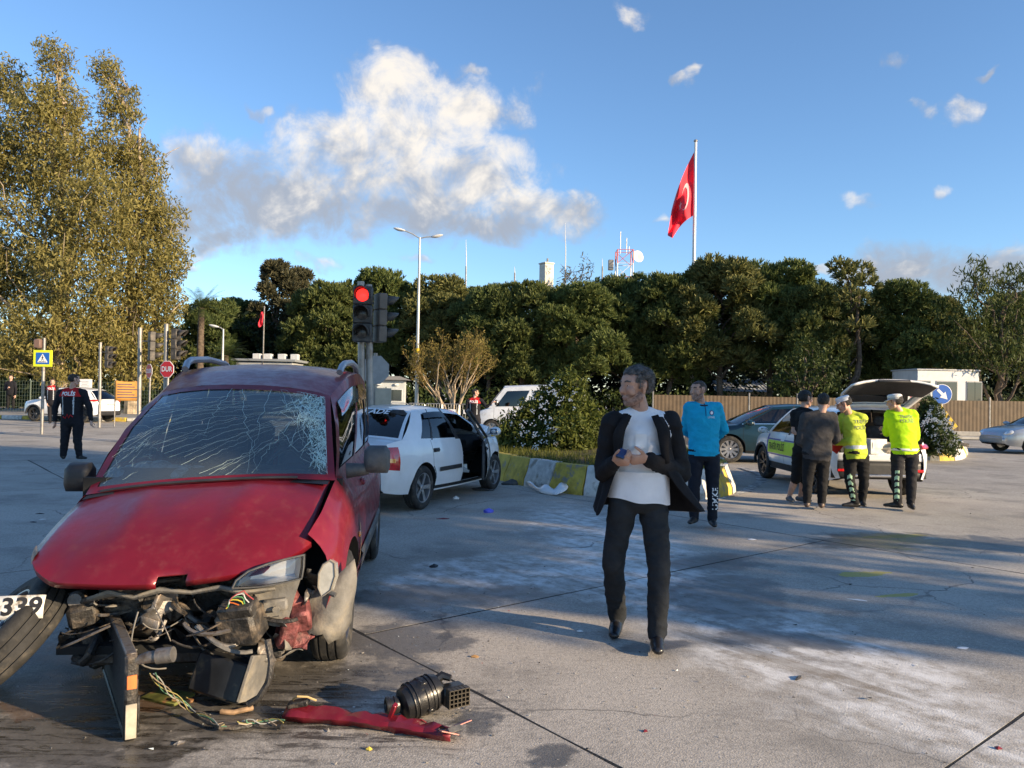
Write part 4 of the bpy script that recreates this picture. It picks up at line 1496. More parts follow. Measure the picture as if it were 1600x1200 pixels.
# bracket under the headlight, strut end, red crossmember stub
br = MB()
br.prism([(0, 0), (.26, 0), (.23, -.10), (.20, -.24), (.07, -.22), (.05, -.09)], .03, L(388, 905, 3.92), Matrix((Vector((0, 1, 0)), Vector((0, 0, 1)), Vector((1, 0, 0)))).transposed())
br.box(L(430, 945, 3.88), (.05, .12, .06), rot(5, 0, 4), bev=.01)
br.lathe([(.001, .012), (.018, .012), (.018, 0)], 10, L(432, 952, 3.84), rot(0, 90, 0))
br.build('lamp_bracket', DUSTY, hero)
st_ = MB()
st_.box(L(470, 960, 4.0), (.16, .10, .12), rot(10, 20, 10), bev=.015)
st_.box(L(448, 985, 3.95), (.12, .09, .16), rot(-12, 8, 20), bev=.015)
st_.build('crushed_member', M('crushed_red_metal', (.16, .05, .05), .6, .3, nv=.6, ns=18, bump=.6, bs=25), hero)
def torn(name, px, py, Y, w_, h_, m, seed, par=None):
    """a crumpled, torn piece of sheet"""
    r2 = random.Random(seed)
    rm_ = rot(r2.uniform(-60, 60), r2.uniform(-60, 60), r2.uniform(0, 180))
    c = L(px, py, Y)
    n = 7
    rows = []
    for i in range(n):
        row = []
        for j in range(n):
            p = Vector(((i / (n - 1) - .5) * w_, (j / (n - 1) - .5) * h_, 0))
            o_ = Vector((seed * 3.3, seed, 0))
            p += Vector((noise.noise(p * 14 + o_), noise.noise(p * 14 + o_ * 2), noise.noise(p * 11 + o_ * 3) * 1.6)) * .045
            row.append(c + rm_ @ p)
        rows.append(row)
    edge = {(r2.randrange(n - 1), 0) for _ in range(3)} | {(0, r2.randrange(n - 1)) for _ in range(2)} | {(r2.randrange(n - 1), n - 2) for _ in range(2)}
    return MB().grid(rows, 0, skip=lambda i, j: (i, j) in edge).build(name, m, par or hero, solid=.003, angle=25)


CRM = M('crushed_red_metal')
for k, (px, py, Y, w_, h_, m_) in enumerate(((428, 968, 3.92, .16, .14, METAL), (452, 946, 3.98, .14, .12, CRM), (438, 1000, 3.95, .12, .18, DUSTY), (470, 985, 4.02, .15, .16, CRM), (478, 930, 4.04, .10, .14, METAL),
                                            (418, 1010, 3.9, .12, .10, METAL), (455, 1018, 4.0, .12, .10, DUSTY), (118, 955, 4.0, .15, .13, METAL), (140, 985, 3.97, .13, .16, GRIME), (155, 945, 3.95, .12, .12, DUSTY),
                                            (110, 1000, 4.02, .13, .13, GRIME), (490, 905, 4.06, .10, .12, GRIME), (250, 950, 3.84, .20, .10, METAL), (310, 965, 3.9, .16, .12, GRIME), (220, 985, 3.9, .14, .16, METAL))):
    torn('torn_sheet', px, py, Y, w_, h_, m_, k + 3)
# a radiator fan left hanging inside
fn = MB().tube([L(268 + 34 * math.cos(a), 975 + 34 * math.sin(a), 3.98) for a in np.linspace(0, 2 * math.pi, 22)], .012, 6)
for k in range(7):
    a = 2 * math.pi * k / 7
    fn.grid([[L(268 + r_ * math.cos(a + da), 975 + r_ * math.sin(a + da), 3.98 + .02 * da) for da in (-.22, .22)] for r_ in (6, 20, 31)])
fn.build('cooling_fan', GRIME, hero)
rg_ = random.Random(77)
for k in range(26):
    p0 = L(rg_.uniform(170, 420), rg_.uniform(935, 1000), rg_.uniform(3.72, 3.9))
    p1 = p0 + Vector((rg_.uniform(-.05, .08), rg_.uniform(-.28, .28), rg_.uniform(-.22, .04)))
    md_ = (p0 + p1) / 2 + Vector((.05, rg_.uniform(-.06, .06), rg_.uniform(-.10, .02)))
    MB().tube([(p0 * (1 - s_) ** 2 + md_ * 2 * s_ * (1 - s_) + p1 * s_ ** 2) for s_ in np.linspace(0, 1, 9)], rg_.choice((.003, .004, .006, .011)), 5).build('cable', (GRIME, METAL, DUSTY, GRIME)[k % 4], hero)
# wheel arch liner, pulled loose
P_ = []
for i in range(11):
    a = i / 10
    row = []
    for j in range(7):
        b = j / 6
        px = 462 + 92 * a + 4 * math.sin(b * 5)
        py0 = 935 - 62 * a ** 1.5
        py1 = 1003 - 30 * a + 26 * math.sin(a * 3.1) * (a > .55) + 4 * math.sin(a * 17)
        row.append(L(px, py0 + (py1 - py0) * b, 4.08 + .10 * a - .07 * math.sin(a * 3) + .03 * math.sin(b * 3 + a * 4)))
    P_.append(row)
MB().grid(P_).build('arch_liner', DUSTY, hero, solid=.006)
# loom and fuse box
fb_ = MB().box(L(378, 975, 3.80), (.16, .20, .17), rot(8, 14, -12), bev=.02).box(L(372, 950, 3.74), (.10, .18, .06), rot(10, 24, -10), bev=.01)
fo = fb_.build('fuse_box', GRIME, hero)
for k, cc in enumerate(((.5, .12, .02), (.55, .45, .05), (.08, .25, .10), (.5, .5, .48), (.35, .05, .05))):
    p0 = L(345 + 4 * k, 958 - 2 * k, 3.70)
    pts = [p0 + Vector((.0, .10 * s_ + .01 * math.sin(s_ * 9 + k), .05 * math.sin(3 * s_) + .008 * k)) for s_ in np.linspace(0, 1, 9)]
    MB().tube(pts, .003, 5).build('wire', M('wire_%d' % k, cc, .5), fo)
# strut and driveshaft where the right wheel was
sp_ = MB()
sp_.tube([L(120, 925, 4.05), L(128, 985, 4.0)], .05, 12)
sp_.tube([L(128, 985, 4.0), L(135, 1030, 3.98)], .03, 10)
sp_.box(L(130, 960, 3.95), (.10, .14, .12), rot(10, 10, 20), bev=.02)
sp_.tube([L(110, 945, 3.98), L(150, 935, 3.92)], .02, 8)
sp_.box(L(150, 1010, 3.95), (.12, .10, .20), rot(20, 0, 10), bev=.02)
sp_.build('suspension_strut', GRIME, hero)
MB().lathe([(.001, .02), (.035, .02), (.045, 0), (.03, -.03)], 14, L(119, 938, 3.95), rot(0, 80, 0)).build('strut_mount', METAL, hero)
MB().tube([L(150, 1000, 3.86), L(140, 1022, 3.80), L(130, 1035, 3.80), L(118, 1028, 3.86)], .022, 8).build('hose', GRIME, hero)
# right front wheel, broken off its hub and leaning outward
wc = at(14, 986, 3.92)
ax = Vector((-.60, -.40, .69)).normalized()
up_ = Vector((0, 0, 1))
xx = up_.cross(ax).normalized()
yy_ = ax.cross(xx)
Rw = (HM.to_3x3().inverted()) @ Matrix((xx, yy_, ax)).transposed()
wc.z = .315 * math.sqrt(1 - ax.z ** 2) + .10 * ax.z * .9
wheel(hero, HI @ wc, .315, .20, 1, 5, RV['rim'], name='broken_wheel', twin=True, mtx=Rw)
# lower crossmember
MB().box(L(290, 1022, 3.95), (.10, 1.0, .07), bev=.015).build('crossmember', GRIME, hero)

# ------------------------------------------------------------------ things lying round the wreck
# number plate jammed behind the broken wheel
pc = at(-22, 951, 3.74)
pr = Vector((1, .12, .03)).normalized()
pu = Vector((-.02, .25, .97)).normalized()
po = thing('number_plate', 'bent white number plate jammed above the broken wheel', 'number plate', pc)
pn = pr.cross(pu)
Pm = []
for i in range(11):
    a = i / 10 - .5
    Pm.append([pr * (a * .52) + pu * b + pn * (.012 * math.sin(a * 9) + .006 * math.cos(b * 40)) for b in (-.056, -.03, 0, .03, .056)])
pmb = MB().grid(Pm)
pmb.build('plate_sheet', M('dirty_plate', (.60, .60, .58), .5, nv=.15, ns=9, dirt=((.20, .17, .13, 1), .52, .68, 11)), po, solid=.004)
lettering('plate_lettering', '339', .115, INK, pr * .165, pr, pu, po, bold=.003, bvh=bvh_of(pmb), lift=.004, width=.175)

# radiator standing on its edge
ra, rb_ = gnd(203, 1162), gnd(166, 1048)
rd = (rb_ - ra)
ro_ = thing('radiator', 'radiator torn loose and standing upright in front of the engine', 'radiator', ra, math.atan2(rd.y, rd.x))
LN, HT = rd.length * .98, .385
core = MB().box((LN / 2, 0, HT / 2 + .01), (LN - .06, .028, HT - .05))
core.build('core', M('radiator_core', (.045, .045, .045), .6, .4, nv=.4, ns=60, bump=.4, bs=160), ro_)
for k in range(2):
    MB().box((LN / 2, 0, .018 if k == 0 else HT - .005), (LN - .02, .045, .022), bev=.005).build('side_rail', METAL if k else GRIME, ro_)
tk = MB().box((.015, 0, HT / 2 + .005), (.045, .055, HT - .01), bev=.012)
tk.box((.012, -.03, .12), (.03, .012, .16), bev=.003)
tk.build('header_tank', GRIME, ro_)
MB().box((-.012, .0, .10), (.008, .045, .15), bev=.002).build('pale_strip', M('pale_strip', (.42, .38, .30), .7, nv=.3), ro_)
MB().box((-.012, .0, .27), (.008, .04, .06), bev=.002).build('sticker', M('orange_sticker', (.62, .16, .04), .6, nv=.3), ro_)
MB().box((LN - .01, 0, HT / 2 + .005), (.04, .05, HT - .01), bev=.01).build('header_tank', GRIME, ro_)
fit = MB()
cdir = Vector((math.cos(-ro_.rotation_euler.z), math.sin(-ro_.rotation_euler.z), 0))
p0 = Vector((.01, -.02, HT - .03))
fit.tube([p0, p0 + cdir * .05 + Vector((0, 0, .015)), p0 + cdir * .09 + Vector((0, 0, .02))], [.02, .026, .026], 10)
fit.tube([p0 + cdir * .09 + Vector((0, 0, .02)), p0 + cdir * .16 + Vector((0, 0, .03))], [.034, .034], 12)
fit.build('thermostat_fitting', METAL, ro_)

# battery box lying on its side
bx = gnd(345, 1100)
bo_ = thing('battery', 'black car battery tipped over on the wet ground under the wreck', 'battery', bx, R(-12))
bmx = rot(-16, 10, 0)
MB().box((0, .05, .12), (.28, .19, .19), bmx, bev=.012).build('battery_case', M('battery_black', (.016, .018, .022), .35, nv=.4, ns=8, dirt=((.09, .075, .05, 1), .55, .7, 8)), bo_)
MB().box((.165, .03, .135), (.02, .21, .22), bmx, bev=.004).build('lit_end_face', DUSTY, bo_)  # paler sheet over the right end: the sunlit face put into the colour
MB().box((-.16, .10, .07), (.09, .10, .10), rot(10, -25, 20), bev=.008).build('terminal_cover', DUSTY, bo_)
# torn cable down to the ground
cb_ = MB().tube([at(418, 1000, 3.62), at(424, 1035, 3.58), at(420, 1065, 3.56), at(405, 1090, 3.55), at(388, 1100, 3.56)], .016, 8)
tag(cb_.build('battery_cable', GRIME), 'thick black cable hanging beside the tipped battery', 'cable')
# wiring loom across the ground
pts = [gnd(238, 1058, .30), gnd(262, 1085, .16), gnd(295, 1110, .04), gnd(320, 1125, .03), gnd(345, 1136, .025), gnd(370, 1137, .02), gnd(395, 1132, .02), gnd(440, 1136, .02)]
sm = []
for i in range(len(pts) - 1):
    for s_ in range(4):
        sm.append(pts[i].lerp(pts[i + 1], s_ / 4))
sm.append(pts[-1])
lo = thing('wiring_loom', 'torn wiring loom trailing from the radiator across the ground', 'wiring', gnd(320, 1125))
iv = Matrix.Translation(-lo.location)
MB().tube([iv @ p for p in sm[9:]], [.012 + .003 * math.sin(i * 2) for i in range(len(sm) - 9)], 7).build('taped_loom', GRIME, lo)
for k, cc in enumerate(((.34, .34, .31), (.10, .22, .13), (.30, .26, .09), (.26, .20, .14))):
    off = [Vector((.012 * math.sin(i * .7 + k * 2), .01 * math.cos(i * .9 + k), .012 + .006 * math.sin(i + k))) for i in range(len(sm))]
    MB().tube([iv @ (p + o_) for p, o_ in zip(sm[:18], off)], .0024, 5).build('wire', M('loom_wire_%d' % k, cc, .5), lo)
    MB().tube([iv @ (p + o_ * 1.6) for p, o_ in zip(sm[-8:], off)], .003, 5).build('wire', M('loom_wire_%d' % k, cc, .5), lo)
# circuit board / green cover
gb = gnd(262, 1092)
tag(MB().box((0, 0, .012), (.24, .13, .016), rot(4, -3, -25), bev=.004).box((.10, -.06, .02), (.10, .03, .012), rot(0, 8, 10), bev=.003).build('broken_cover', M('green_cover', (.12, .13, .03), .6, nv=.5, ns=14, dirt=((.25, .12, .05, 1), .55, .65, 9)), None, loc=gb),
    'green and yellow broken cover lying beside the radiator', 'debris')
# rusty pipe under battery
tag(MB().tube([gnd(345, 1112, .02), gnd(365, 1113, .02), gnd(395, 1106, .02)], .012, 8).build('pipe_piece', M('rusty_pipe', (.28, .18, .10), .8, nv=.4, ns=20)), 'short sandy pipe lying in front of the battery', 'debris')

# air filter housing
ac = gnd(662, 1122)
ao = thing('air_filter_housing', 'black air filter housing with a barrel body lying on the ground', 'car part', ac, R(8))
ao.scale = (.82, .82, .82)
bl = MB()
dirb = rot(0, 78, 25)
bl.lathe([(.001, -.13), (.06, -.13), (.088, -.115), (.10, -.08), (.104, -.02), (.104, .0), (.110, .005), (.110, .02), (.104, .025), (.102, .08), (.09, .115), (.05, .13), (.001, .13)], 28, (-.02, .05, .105), dirb)
bl.box((.02, .06, .16), (.20, .14, .08), rot(0, 10, 25), bev=.03)
for zz in (-.075, -.05, .045, .07):
    bl.lathe([(.100, zz - .004), (.109, zz - .003), (.109, zz + .003), (.100, zz + .004)], 28, (-.02, .05, .105), dirb)
for a in range(4):
    bl.box(Vector((-.02, .05, .105)) + dirb @ Vector((.108 * math.cos(a * 1.57 + .5), .108 * math.sin(a * 1.57 + .5), .012)), (.022, .022, .04), dirb @ rot(0, 0, math.degrees(a * 1.57 + .5)), bev=.004)
bl.tube([(.06, .10, .17), (.11, .12, .20), (.16, .10, .19)], [.03, .028, .02], 8)
bl.build('barrel', M('moulded_black', (.014, .014, .015), .32, nv=.3, ns=10, bump=.08, bs=60, dirt=((.06, .05, .04, 1), .58, .74, 12)), ao)
MB().lathe([(.03, 0), (.045, 0), (.05, .01), (.05, .03), (.044, .035), (.044, .055), (.05, .06), (.05, .075), (.038, .08), (.03, .04)], 20, (-.145, .0, .085), rot(0, -90, 12)).build('intake_spout', M('moulded_black'), ao)
gr = MB()
gm = rot(0, 0, 25)
c0 = Vector((.17, .06, .11))
for k in range(6):
    gr.box(c0 + gm @ Vector((-.06 + .026 * k, -.055, 0)), (.005, .05, .105), gm)
for k in range(5):
    gr.box(c0 + gm @ Vector((0.003, -.055, -.05 + .025 * k)), (.135, .05, .005), gm)
gr.build('grille_frame', M('grille_black', (.05, .042, .03), .5, nv=.3), ao)
MB().box(c0 + gm @ Vector((0, .01, 0)), (.14, .08, .11), gm, bev=.008).build('filter_box', M('moulded_black'), ao)

# long red trim torn off the front
ra_, rb2 = gnd(446, 1126), gnd(706, 1160)
d_ = rb2 - ra_
to = thing('torn_trim', 'long red bumper trim strip lying beside the air filter housing', 'car part', ra_, math.atan2(d_.y, d_.x))
LN2 = d_.length
P_ = []
for i in range(25):
    a = i / 24
    x = a * LN2
    yb = .03 * math.sin(a * 3.1)
    hh = .050 + .018 * (a < .3) + .010 * math.sin(a * 31) * (1 if (i // 3) % 2 else -.6)
    row = [Vector((x, yb - .02, .004)), Vector((x, yb - .028, .03)), Vector((x, yb - .015, .045 + .006 * math.sin(a * 20))), Vector((x, yb + .03, hh)), Vector((x, yb + .06, hh * .8)), Vector((x, yb + .07, .02))]
    P_.append(row)
P_ = [[p + Vector((0, noise.noise(p * 17), noise.noise(p * 21 + Vector((4, 0, 0))) * .7 + .3)) * .014 for p in r_] for r_ in P_]
MB().grid(P_, 0, skip=lambda i, j: (i, j) in {(7, 4), (8, 4), (15, 4), (19, 3), (20, 3), (20, 4), (22, 2), (3, 4)}).build('strip', RED, to, solid=.005, angle=20)
MB().box((.42 * LN2 + .17, .05, .08), (.02, .03, .09), rot(12, 25, 0), bev=.003).build('tab', RED, to)
MB().box((.05, .03, .075), (.10, .05, .03), rot(0, -12, 12), bev=.006).build('lamp_holder', GRIME, to)
for k in range(6):
    MB().box((LN2 * (.92 + .025 * k), rng.uniform(-.03, .05), .025 + .01 * k % 3), (rng.uniform(.05, .10), .03, .004), rot(rng.uniform(-25, 25), rng.uniform(-25, 25), rng.uniform(-40, 40))).build('splinter', M('splinter_pink', (.48, .20, .16), .6, nv=.4, ns=10) if k % 2 else DUSTY, to)
MB().tube([(.02, .03, .09), (.06, .0, .12), (.10, .02, .115), (.13, .05, .09)], .005, 6).build('wire', M('tan_wire', (.45, .32, .14), .6), to)
# ------------------------------------------------------------------ people
SKIN = M('skin', (0.50, 0.295, 0.215), 0.55, nv=.12, ns=14, bump=.05, bs=90)
SKIN2 = M('skin_tan', (0.43, 0.245, 0.175), 0.55, nv=.12, ns=14, bump=.05, bs=90)
LIP = M('lips', (0.36, 0.19, 0.145), 0.5)
EYEW = M('eye_white', (0.6, 0.58, 0.55), 0.3)
EYED = M('eye_dark', (0.015, 0.01, 0.008), 0.2)
HAIRD = M('dark_hair', (0.012, 0.010, 0.009), 0.6, nv=.5, ns=40, bump=.9, bs=70)
HAIRG = M('grey_hair', (0.085, 0.08, 0.078), 0.6, nv=.7, ns=28, bump=1.0, bs=60)
HAIRB = M('brown_hair', (0.035, 0.025, 0.018), 0.6, nv=.4, ns=40, bump=.9, bs=70)


def cloth(name, col, rough=.9, nv=.18, bump=.35, bs=26):
    return M(name, col, rough, nv=nv, ns=7, bump=bump, bs=bs, spec=.25)


def ring_frame(d, xdir):
    d = d.normalized()
    x = (xdir - d * xdir.dot(d)).normalized()
    return x, d.cross(x)


class Clay:
    """tapered limbs and lofted trunks that are fused into one continuous skin"""
    def __init__(s):
        s.mb = MB()
        s.pr = []          # (a, b, ra, rb, label, xdir, sx, sy)

    def cap(s, a, b, ra, rb, lab, xdir=None, sx=1.0, sy=1.0, seg=14):
        a, b = Vector(a), Vector(b)
        d = b - a
        if d.length < 1e-5:
            d = Vector((0, 0, 1e-4))
        dn = d.normalized()
        xdir = xdir or (Vector((1, 0, 0)) if abs(dn.x) < .9 else Vector((0, 1, 0)))
        x, y = ring_frame(dn, Vector(xdir))
        rings = []
        for k in range(5):
            t = math.pi / 2 * k / 5
            rings.append((a - dn * ra * math.cos(t), ra * max(.02, math.sin(t))))
        n = 4
        for k in range(n + 1):
            rings.append((a.lerp(b, k / n), ra + (rb - ra) * k / n))
        for k in range(1, 6):
            t = math.pi / 2 * k / 5
            rings.append((b + dn * rb * math.sin(t), rb * max(.02, math.cos(t))))
        s._loft([(c, x * r * sx, y * r * sy) for c, r in rings], seg)
        s.pr.append((a, b, ra, rb, lab, x, y, sx, sy))
        return s

    def _loft(s, rings, seg):
        V_, F_ = [], []
        for c, X, Y in rings:
            for k in range(seg):
                t = 2 * math.pi * k / seg
                V_.append(c + X * math.cos(t) + Y * math.sin(t))
        n = len(rings)
        for i in range(n - 1):
            for k in range(seg):
                k2 = (k + 1) % seg
                F_.append((i * seg + k, i * seg + k2, (i + 1) * seg + k2, (i + 1) * seg + k))
        F_.append(tuple(range(seg))[::-1])
        F_.append(tuple((n - 1) * seg + k for k in range(seg)))
        s.mb.add(V_, F_)

    def trunk(s, rings, seg=22):
        """rings of (centre, x half axis vector, y half axis vector, label)"""
        s._loft([(c, X, Y) for c, X, Y, l in rings], seg)
        for (c, X, Y, l), (c2, X2, Y2, l2) in zip(rings[:-1], rings[1:]):
            r1 = (X.length + Y.length) / 2
            r2 = (X2.length + Y2.length) / 2
            s.pr.append((c, c2, r1, r2, l, X.normalized(), Y.normalized(), X.length / r1, Y.length / r1))
        return s

    def fuse(s, voxel, smooth=4, sf=.5):
        me = bpy.data.meshes.new('clay')
        me.from_pydata([tuple(p) for p in s.mb.v], [], s.mb.f)
        o = bpy.data.objects.new('clay', me)
        COL.objects.link(o)
        md = o.modifiers.new('r', 'REMESH')
        md.mode = 'VOXEL'
        md.voxel_size = voxel
        md2 = o.modifiers.new('s', 'SMOOTH')
        md2.factor = sf
        md2.iterations = smooth
        dg = bpy.context.evaluated_depsgraph_get()
        ev = o.evaluated_get(dg)
        m2 = bpy.data.meshes.new_from_object(ev)
        V_ = np.empty(len(m2.vertices) * 3, np.float32)
        m2.vertices.foreach_get('co', V_)
        V_ = V_.reshape(-1, 3).astype(float)
        F_ = [tuple(p.vertices) for p in m2.polygons]
        bpy.data.objects.remove(o)
        bpy.data.meshes.remove(me)
        bpy.data.meshes.remove(m2)
        return V_, F_

    def labels(s, Cn):
        best = np.full(len(Cn), 1e9)
        lab = np.zeros(len(Cn), int)
        names = []
        for (a, b, ra, rb, l, x, y, sx, sy) in s.pr:
            if l not in names:
                names.append(l)
            a_, b_ = np.array(a), np.array(b)
            d = b_ - a_
            L2 = max(1e-9, d @ d)
            t = np.clip(((Cn - a_) @ d) / L2, 0, 1)
            q = Cn - (a_ + t[:, None] * d)
            x_, y_ = np.array(x), np.array(y)
            qx, qy = q @ x_, q @ y_
            dn = d / math.sqrt(L2)
            qz = q @ dn
            r = ra + (rb - ra) * t
            dist = (np.sqrt((qx / sx) ** 2 + (qy / sy) ** 2 + qz ** 2) / r - 1) * r
            m = dist < best
            best[m] = dist[m]
            lab[m] = names.index(l)
        return lab, names


def wrinkle(V_, amp, seed):
    o = Vector((seed * 3.1, seed * 1.7, 0))
    out = np.empty(len(V_))
    for i, p in enumerate(V_):
        v = Vector(p)
        a = noise.noise(Vector((v.x * 9, v.y * 9, v.z * 16)) + o)
        b = 1 - abs(noise.noise(Vector((v.x * 6 + v.z * 5, v.y * 6, v.z * 11)) + o * 2)) * 2.2
        c = noise.noise(Vector((v.x * 26, v.y * 26, v.z * 30)) + o)
        out[i] = amp * (.5 * a + .8 * max(0, b) ** 2 - .25 + .22 * c)
    return out


def vnormals(V_, F_):
    N = np.zeros_like(V_)
    tri = np.array([f[:3] for f in F_])
    n = np.cross(V_[tri[:, 1]] - V_[tri[:, 0]], V_[tri[:, 2]] - V_[tri[:, 0]])
    for k in range(4):
        idx = np.array([f[k] if k < len(f) else f[-1] for f in F_])
        np.add.at(N, idx, n)
    return N / np.maximum(1e-9, np.linalg.norm(N, axis=1))[:, None]


def hand(V_all, wrist, fdir, pn, side, curl, scale=1.0, thumb=.5, voxel=.005, hold=False):
    """palm, four unequal bent fingers and a thumb; returns verts, faces. pn: palm normal (towards the palm), side: direction of the thumb"""
    cl = Clay()
    w_, f, n, s_ = Vector(wrist), Vector(fdir).normalized(), Vector(pn).normalized(), Vector(side).normalized()
    n = (n - f * n.dot(f)).normalized()
    s_ = (s_ - f * s_.dot(f) - n * s_.dot(n)).normalized()
    k = scale
    cl.cap(w_ - f * .008 * k, w_ + f * .02 * k, .024 * k, .026 * k, 'skin', s_, 1.1, .85)
    cl.cap(w_ + f * .02 * k, w_ + f * .078 * k, .030 * k, .034 * k, 'skin', s_, 1.22, .55)
    for i, (o, ln, r) in enumerate(((.030, .074, .0088), (.010, .083, .0092), (-.010, .076, .0088), (-.029, .060, .0078))):
        p = w_ + f * (.088 - .004 * abs(i - 1)) * k + s_ * o * k
        d = f.copy()
        a = curl * (1 + .12 * i)
        for seg, fr in enumerate((.44, .31, .25)):
            d = (d * math.cos(a * (.7, 1.0, .7)[seg]) + n * math.sin(a * (.7, 1.0, .7)[seg])).normalized()
            q = p + d * ln * fr * k
            cl.cap(p, q, r * k * (1 - .08 * seg), r * k * (1 - .08 * (seg + 1)), 'skin')
            p = q
            nn = d.cross(s_)
            n2 = -nn if nn.dot(n) < 0 else nn
            n_loc = n2
            n = (n if seg == 2 else n)
            # the next bend turns round the knuckle axis
            dn_ = n_loc
            n_cur = dn_
            n_keep = n
            n = n_cur if seg < 2 else n_keep
        n = (Vector(pn) - f * Vector(pn).dot(f)).normalized()
    p = w_ + f * .022 * k + s_ * .026 * k
    d = (s_ * .75 + f * .65 + n * thumb * .5).normalized()
    for ln, r in ((.036, .0125), (.030, .0105), (.024, .009)):
        q = p + d * ln * k
        cl.cap(p, q, r * k, r * .9 * k, 'skin')
        p = q
        d = (d + f * .25 + n * thumb * .35 - s_ * .12).normalized()
    return cl.fuse(voxel, 3)


def person(label, Y, J, look, tyaw, mats, group=None, height=1.75, build=1.0, hairm=None, cap=None, hands=None, lean=(0, 0), voxel=.014, shoe='shoe', sleeve='long', leg='long', hem=.0,
           topr=1.0, pantr=1.0, wr=.010, seed=1, hair='short', fine=False, paint=None, headtilt=0.0, skinm=None, beard=False, armr=1.0):
    skinm = skinm or SKIN
    mats = dict(mats)
    mats.setdefault('sleeve', mats['top'])
    W_ = {k: at(v[0], v[1], Y + (v[2] if len(v) > 2 else 0)) for k, v in J.items()}
    base = Vector(((W_['aL'].x + W_['aR'].x) / 2, Y, 0))
    root = thing('person', label, 'person', base, 0, group)
    P = {k: v - base for k, v in W_.items()}
    for k in ('sL', 'sR'):
        P[k].z += .028
    P['n'].z += .012
    for k in ('aL', 'aR'):
        P[k].z = max(.075, P[k].z)
    K = height / 1.75
    b = build
    c_ = Clay()
    tx = Vector((math.cos(tyaw), math.sin(tyaw), 0))          # towards the image-right shoulder
    ty = Vector((math.sin(tyaw), -math.cos(tyaw), 0))         # chest direction (to the camera at yaw 0)
    pel, che, nk = (P['hL'] + P['hR']) / 2, (P['sL'] + P['sR']) / 2, P['n']
    crotch = pel + Vector((0, 0, -.06 * K))
    wai = pel.lerp(che, .38)
    mid = pel.lerp(che, .70)
    TR = topr

    def ring(c, hx, hy, lab):
        return (c, tx * hx * K * b, ty * hy * K * b, lab)
    c_.trunk([ring(crotch, .13, .09, 'pants'), ring(pel + Vector((0, 0, -.01)), .178 * pantr, .125 * pantr, 'pants'), ring(pel + Vector((0, 0, .05 + hem)), .176 * pantr, .125 * pantr, 'pants'),
              ring(pel + Vector((0, 0, .052 + hem)), .180 * TR, .132 * TR, 'top'), ring(wai, .172 * TR, .126 * TR, 'top'), ring(mid, .188 * TR, .132 * TR, 'top'),
              ring(che + Vector((0, 0, -.06)), .196 * TR, .125 * TR, 'top'), ring(che + Vector((0, 0, .015)), .165 * TR, .095 * TR, 'top'),
              ring(che.lerp(nk, .55), .10, .075, 'top'), ring(nk + Vector((0, 0, -.015)), .064, .064, 'top')])
    for s in ('L', 'R'):
        sh, el, wr_ = P['s' + s], P['e' + s], P['w' + s]
        ra = .062 * K * b * armr * (1 if sleeve == 'long' else .85)
        c_.cap(che.lerp(sh, .55), sh + (el - sh) * .04, .075 * K * b * TR, .068 * K * b * TR, 'sleeve')
        c_.cap(nk + (che - nk) * .15, sh + (nk - sh) * .30 + Vector((0, 0, -.005)), .052 * K, .055 * K * TR, 'top')
        if sleeve == 'long':
            c_.cap(sh, el, ra * 1.08, ra * .92, 'sleeve')
            c_.cap(el, el.lerp(wr_, .93), ra * .90, ra * .66, 'sleeve')
        else:
            m_ = sh.lerp(el, .62)
            c_.cap(sh, m_, ra * 1.15, ra * 1.10, 'sleeve')
            c_.cap(sh, el, ra * .80, ra * .70, 'skin')
            c_.cap(el, wr_, ra * .68, ra * .45, 'skin')
        hp, kn, an = P['h' + s], P['k' + s], P['a' + s]
        if leg == 'long':
            c_.cap(hp, kn, .092 * K * b * pantr, .068 * K * b * pantr, 'pants')
            c_.cap(kn, an + Vector((0, 0, .015)), .068 * K * b * pantr, .056 * K * pantr, 'pants', None, 1, 1.08)
        else:
            m_ = hp.lerp(kn, 1.12)
            c_.cap(hp, m_, .092 * K * b, .080 * K * b, 'pants')
            c_.cap(hp, kn, .07 * K, .056 * K, 'skin')
            c_.cap(kn, kn.lerp(an, .45), .052 * K, .055 * K, 'skin')
            c_.cap(kn.lerp(an, .45), an, .054 * K, .034 * K, 'skin')
        td = (P['t' + s] - an)
        td = Vector((td.x, td.y, 0))
        td = td.normalized() if td.length > .01 else ty
        pit = J['t' + s][3] if len(J['t' + s]) > 3 else 0.0
        heel = an + Vector((0, 0, -.032)) - td * .035 * K
        toe = an + td * .165 * K + Vector((0, 0, -.040 - pit * .165))
        c_.cap(heel, an.lerp(toe, .5) + Vector((0, 0, -.012 + pit * .01)), .043 * K, .042 * K, 'shoe', td.cross(Vector((0, 0, 1))), 1.0, .92)
        c_.cap(an.lerp(toe, .4) + Vector((0, 0, -.015)), toe, .043 * K, .033 * K, 'shoe', td.cross(Vector((0, 0, 1))), 1.08, .78)
    V_, F_ = c_.fuse(voxel, 5)
    Cn = np.array([np.mean(V_[list(f)], axis=0) for f in F_])
    lab, names = c_.labels(Cn)
    vlab, vn = c_.labels(V_)
    N = vnormals(V_, F_)
    cl_ = np.array([1.0 if vn[i] in ('top', 'pants', 'sleeve') else 0.0 for i in vlab])
    V_ = V_ + N * (wrinkle(V_, wr, seed) * cl_)[:, None]
    V_[:, 2] = np.maximum(V_[:, 2], .002)
    # ---- head
    hd = Clay()
    H = P['h'] if 'h' in P else None
    fx, fy = math.sin(look), -math.cos(look)
    fwd = Vector((fx, fy, 0))
    rgt = Vector((-fy, fx, 0))
    tl = headtilt
    fw = (fwd * math.cos(tl) - Vector((0, 0, math.sin(tl)))).normalized()
    up = rgt.cross(fw)
    up = up if up.z > 0 else -up
    H = P['head']
    q = 1.0 * K

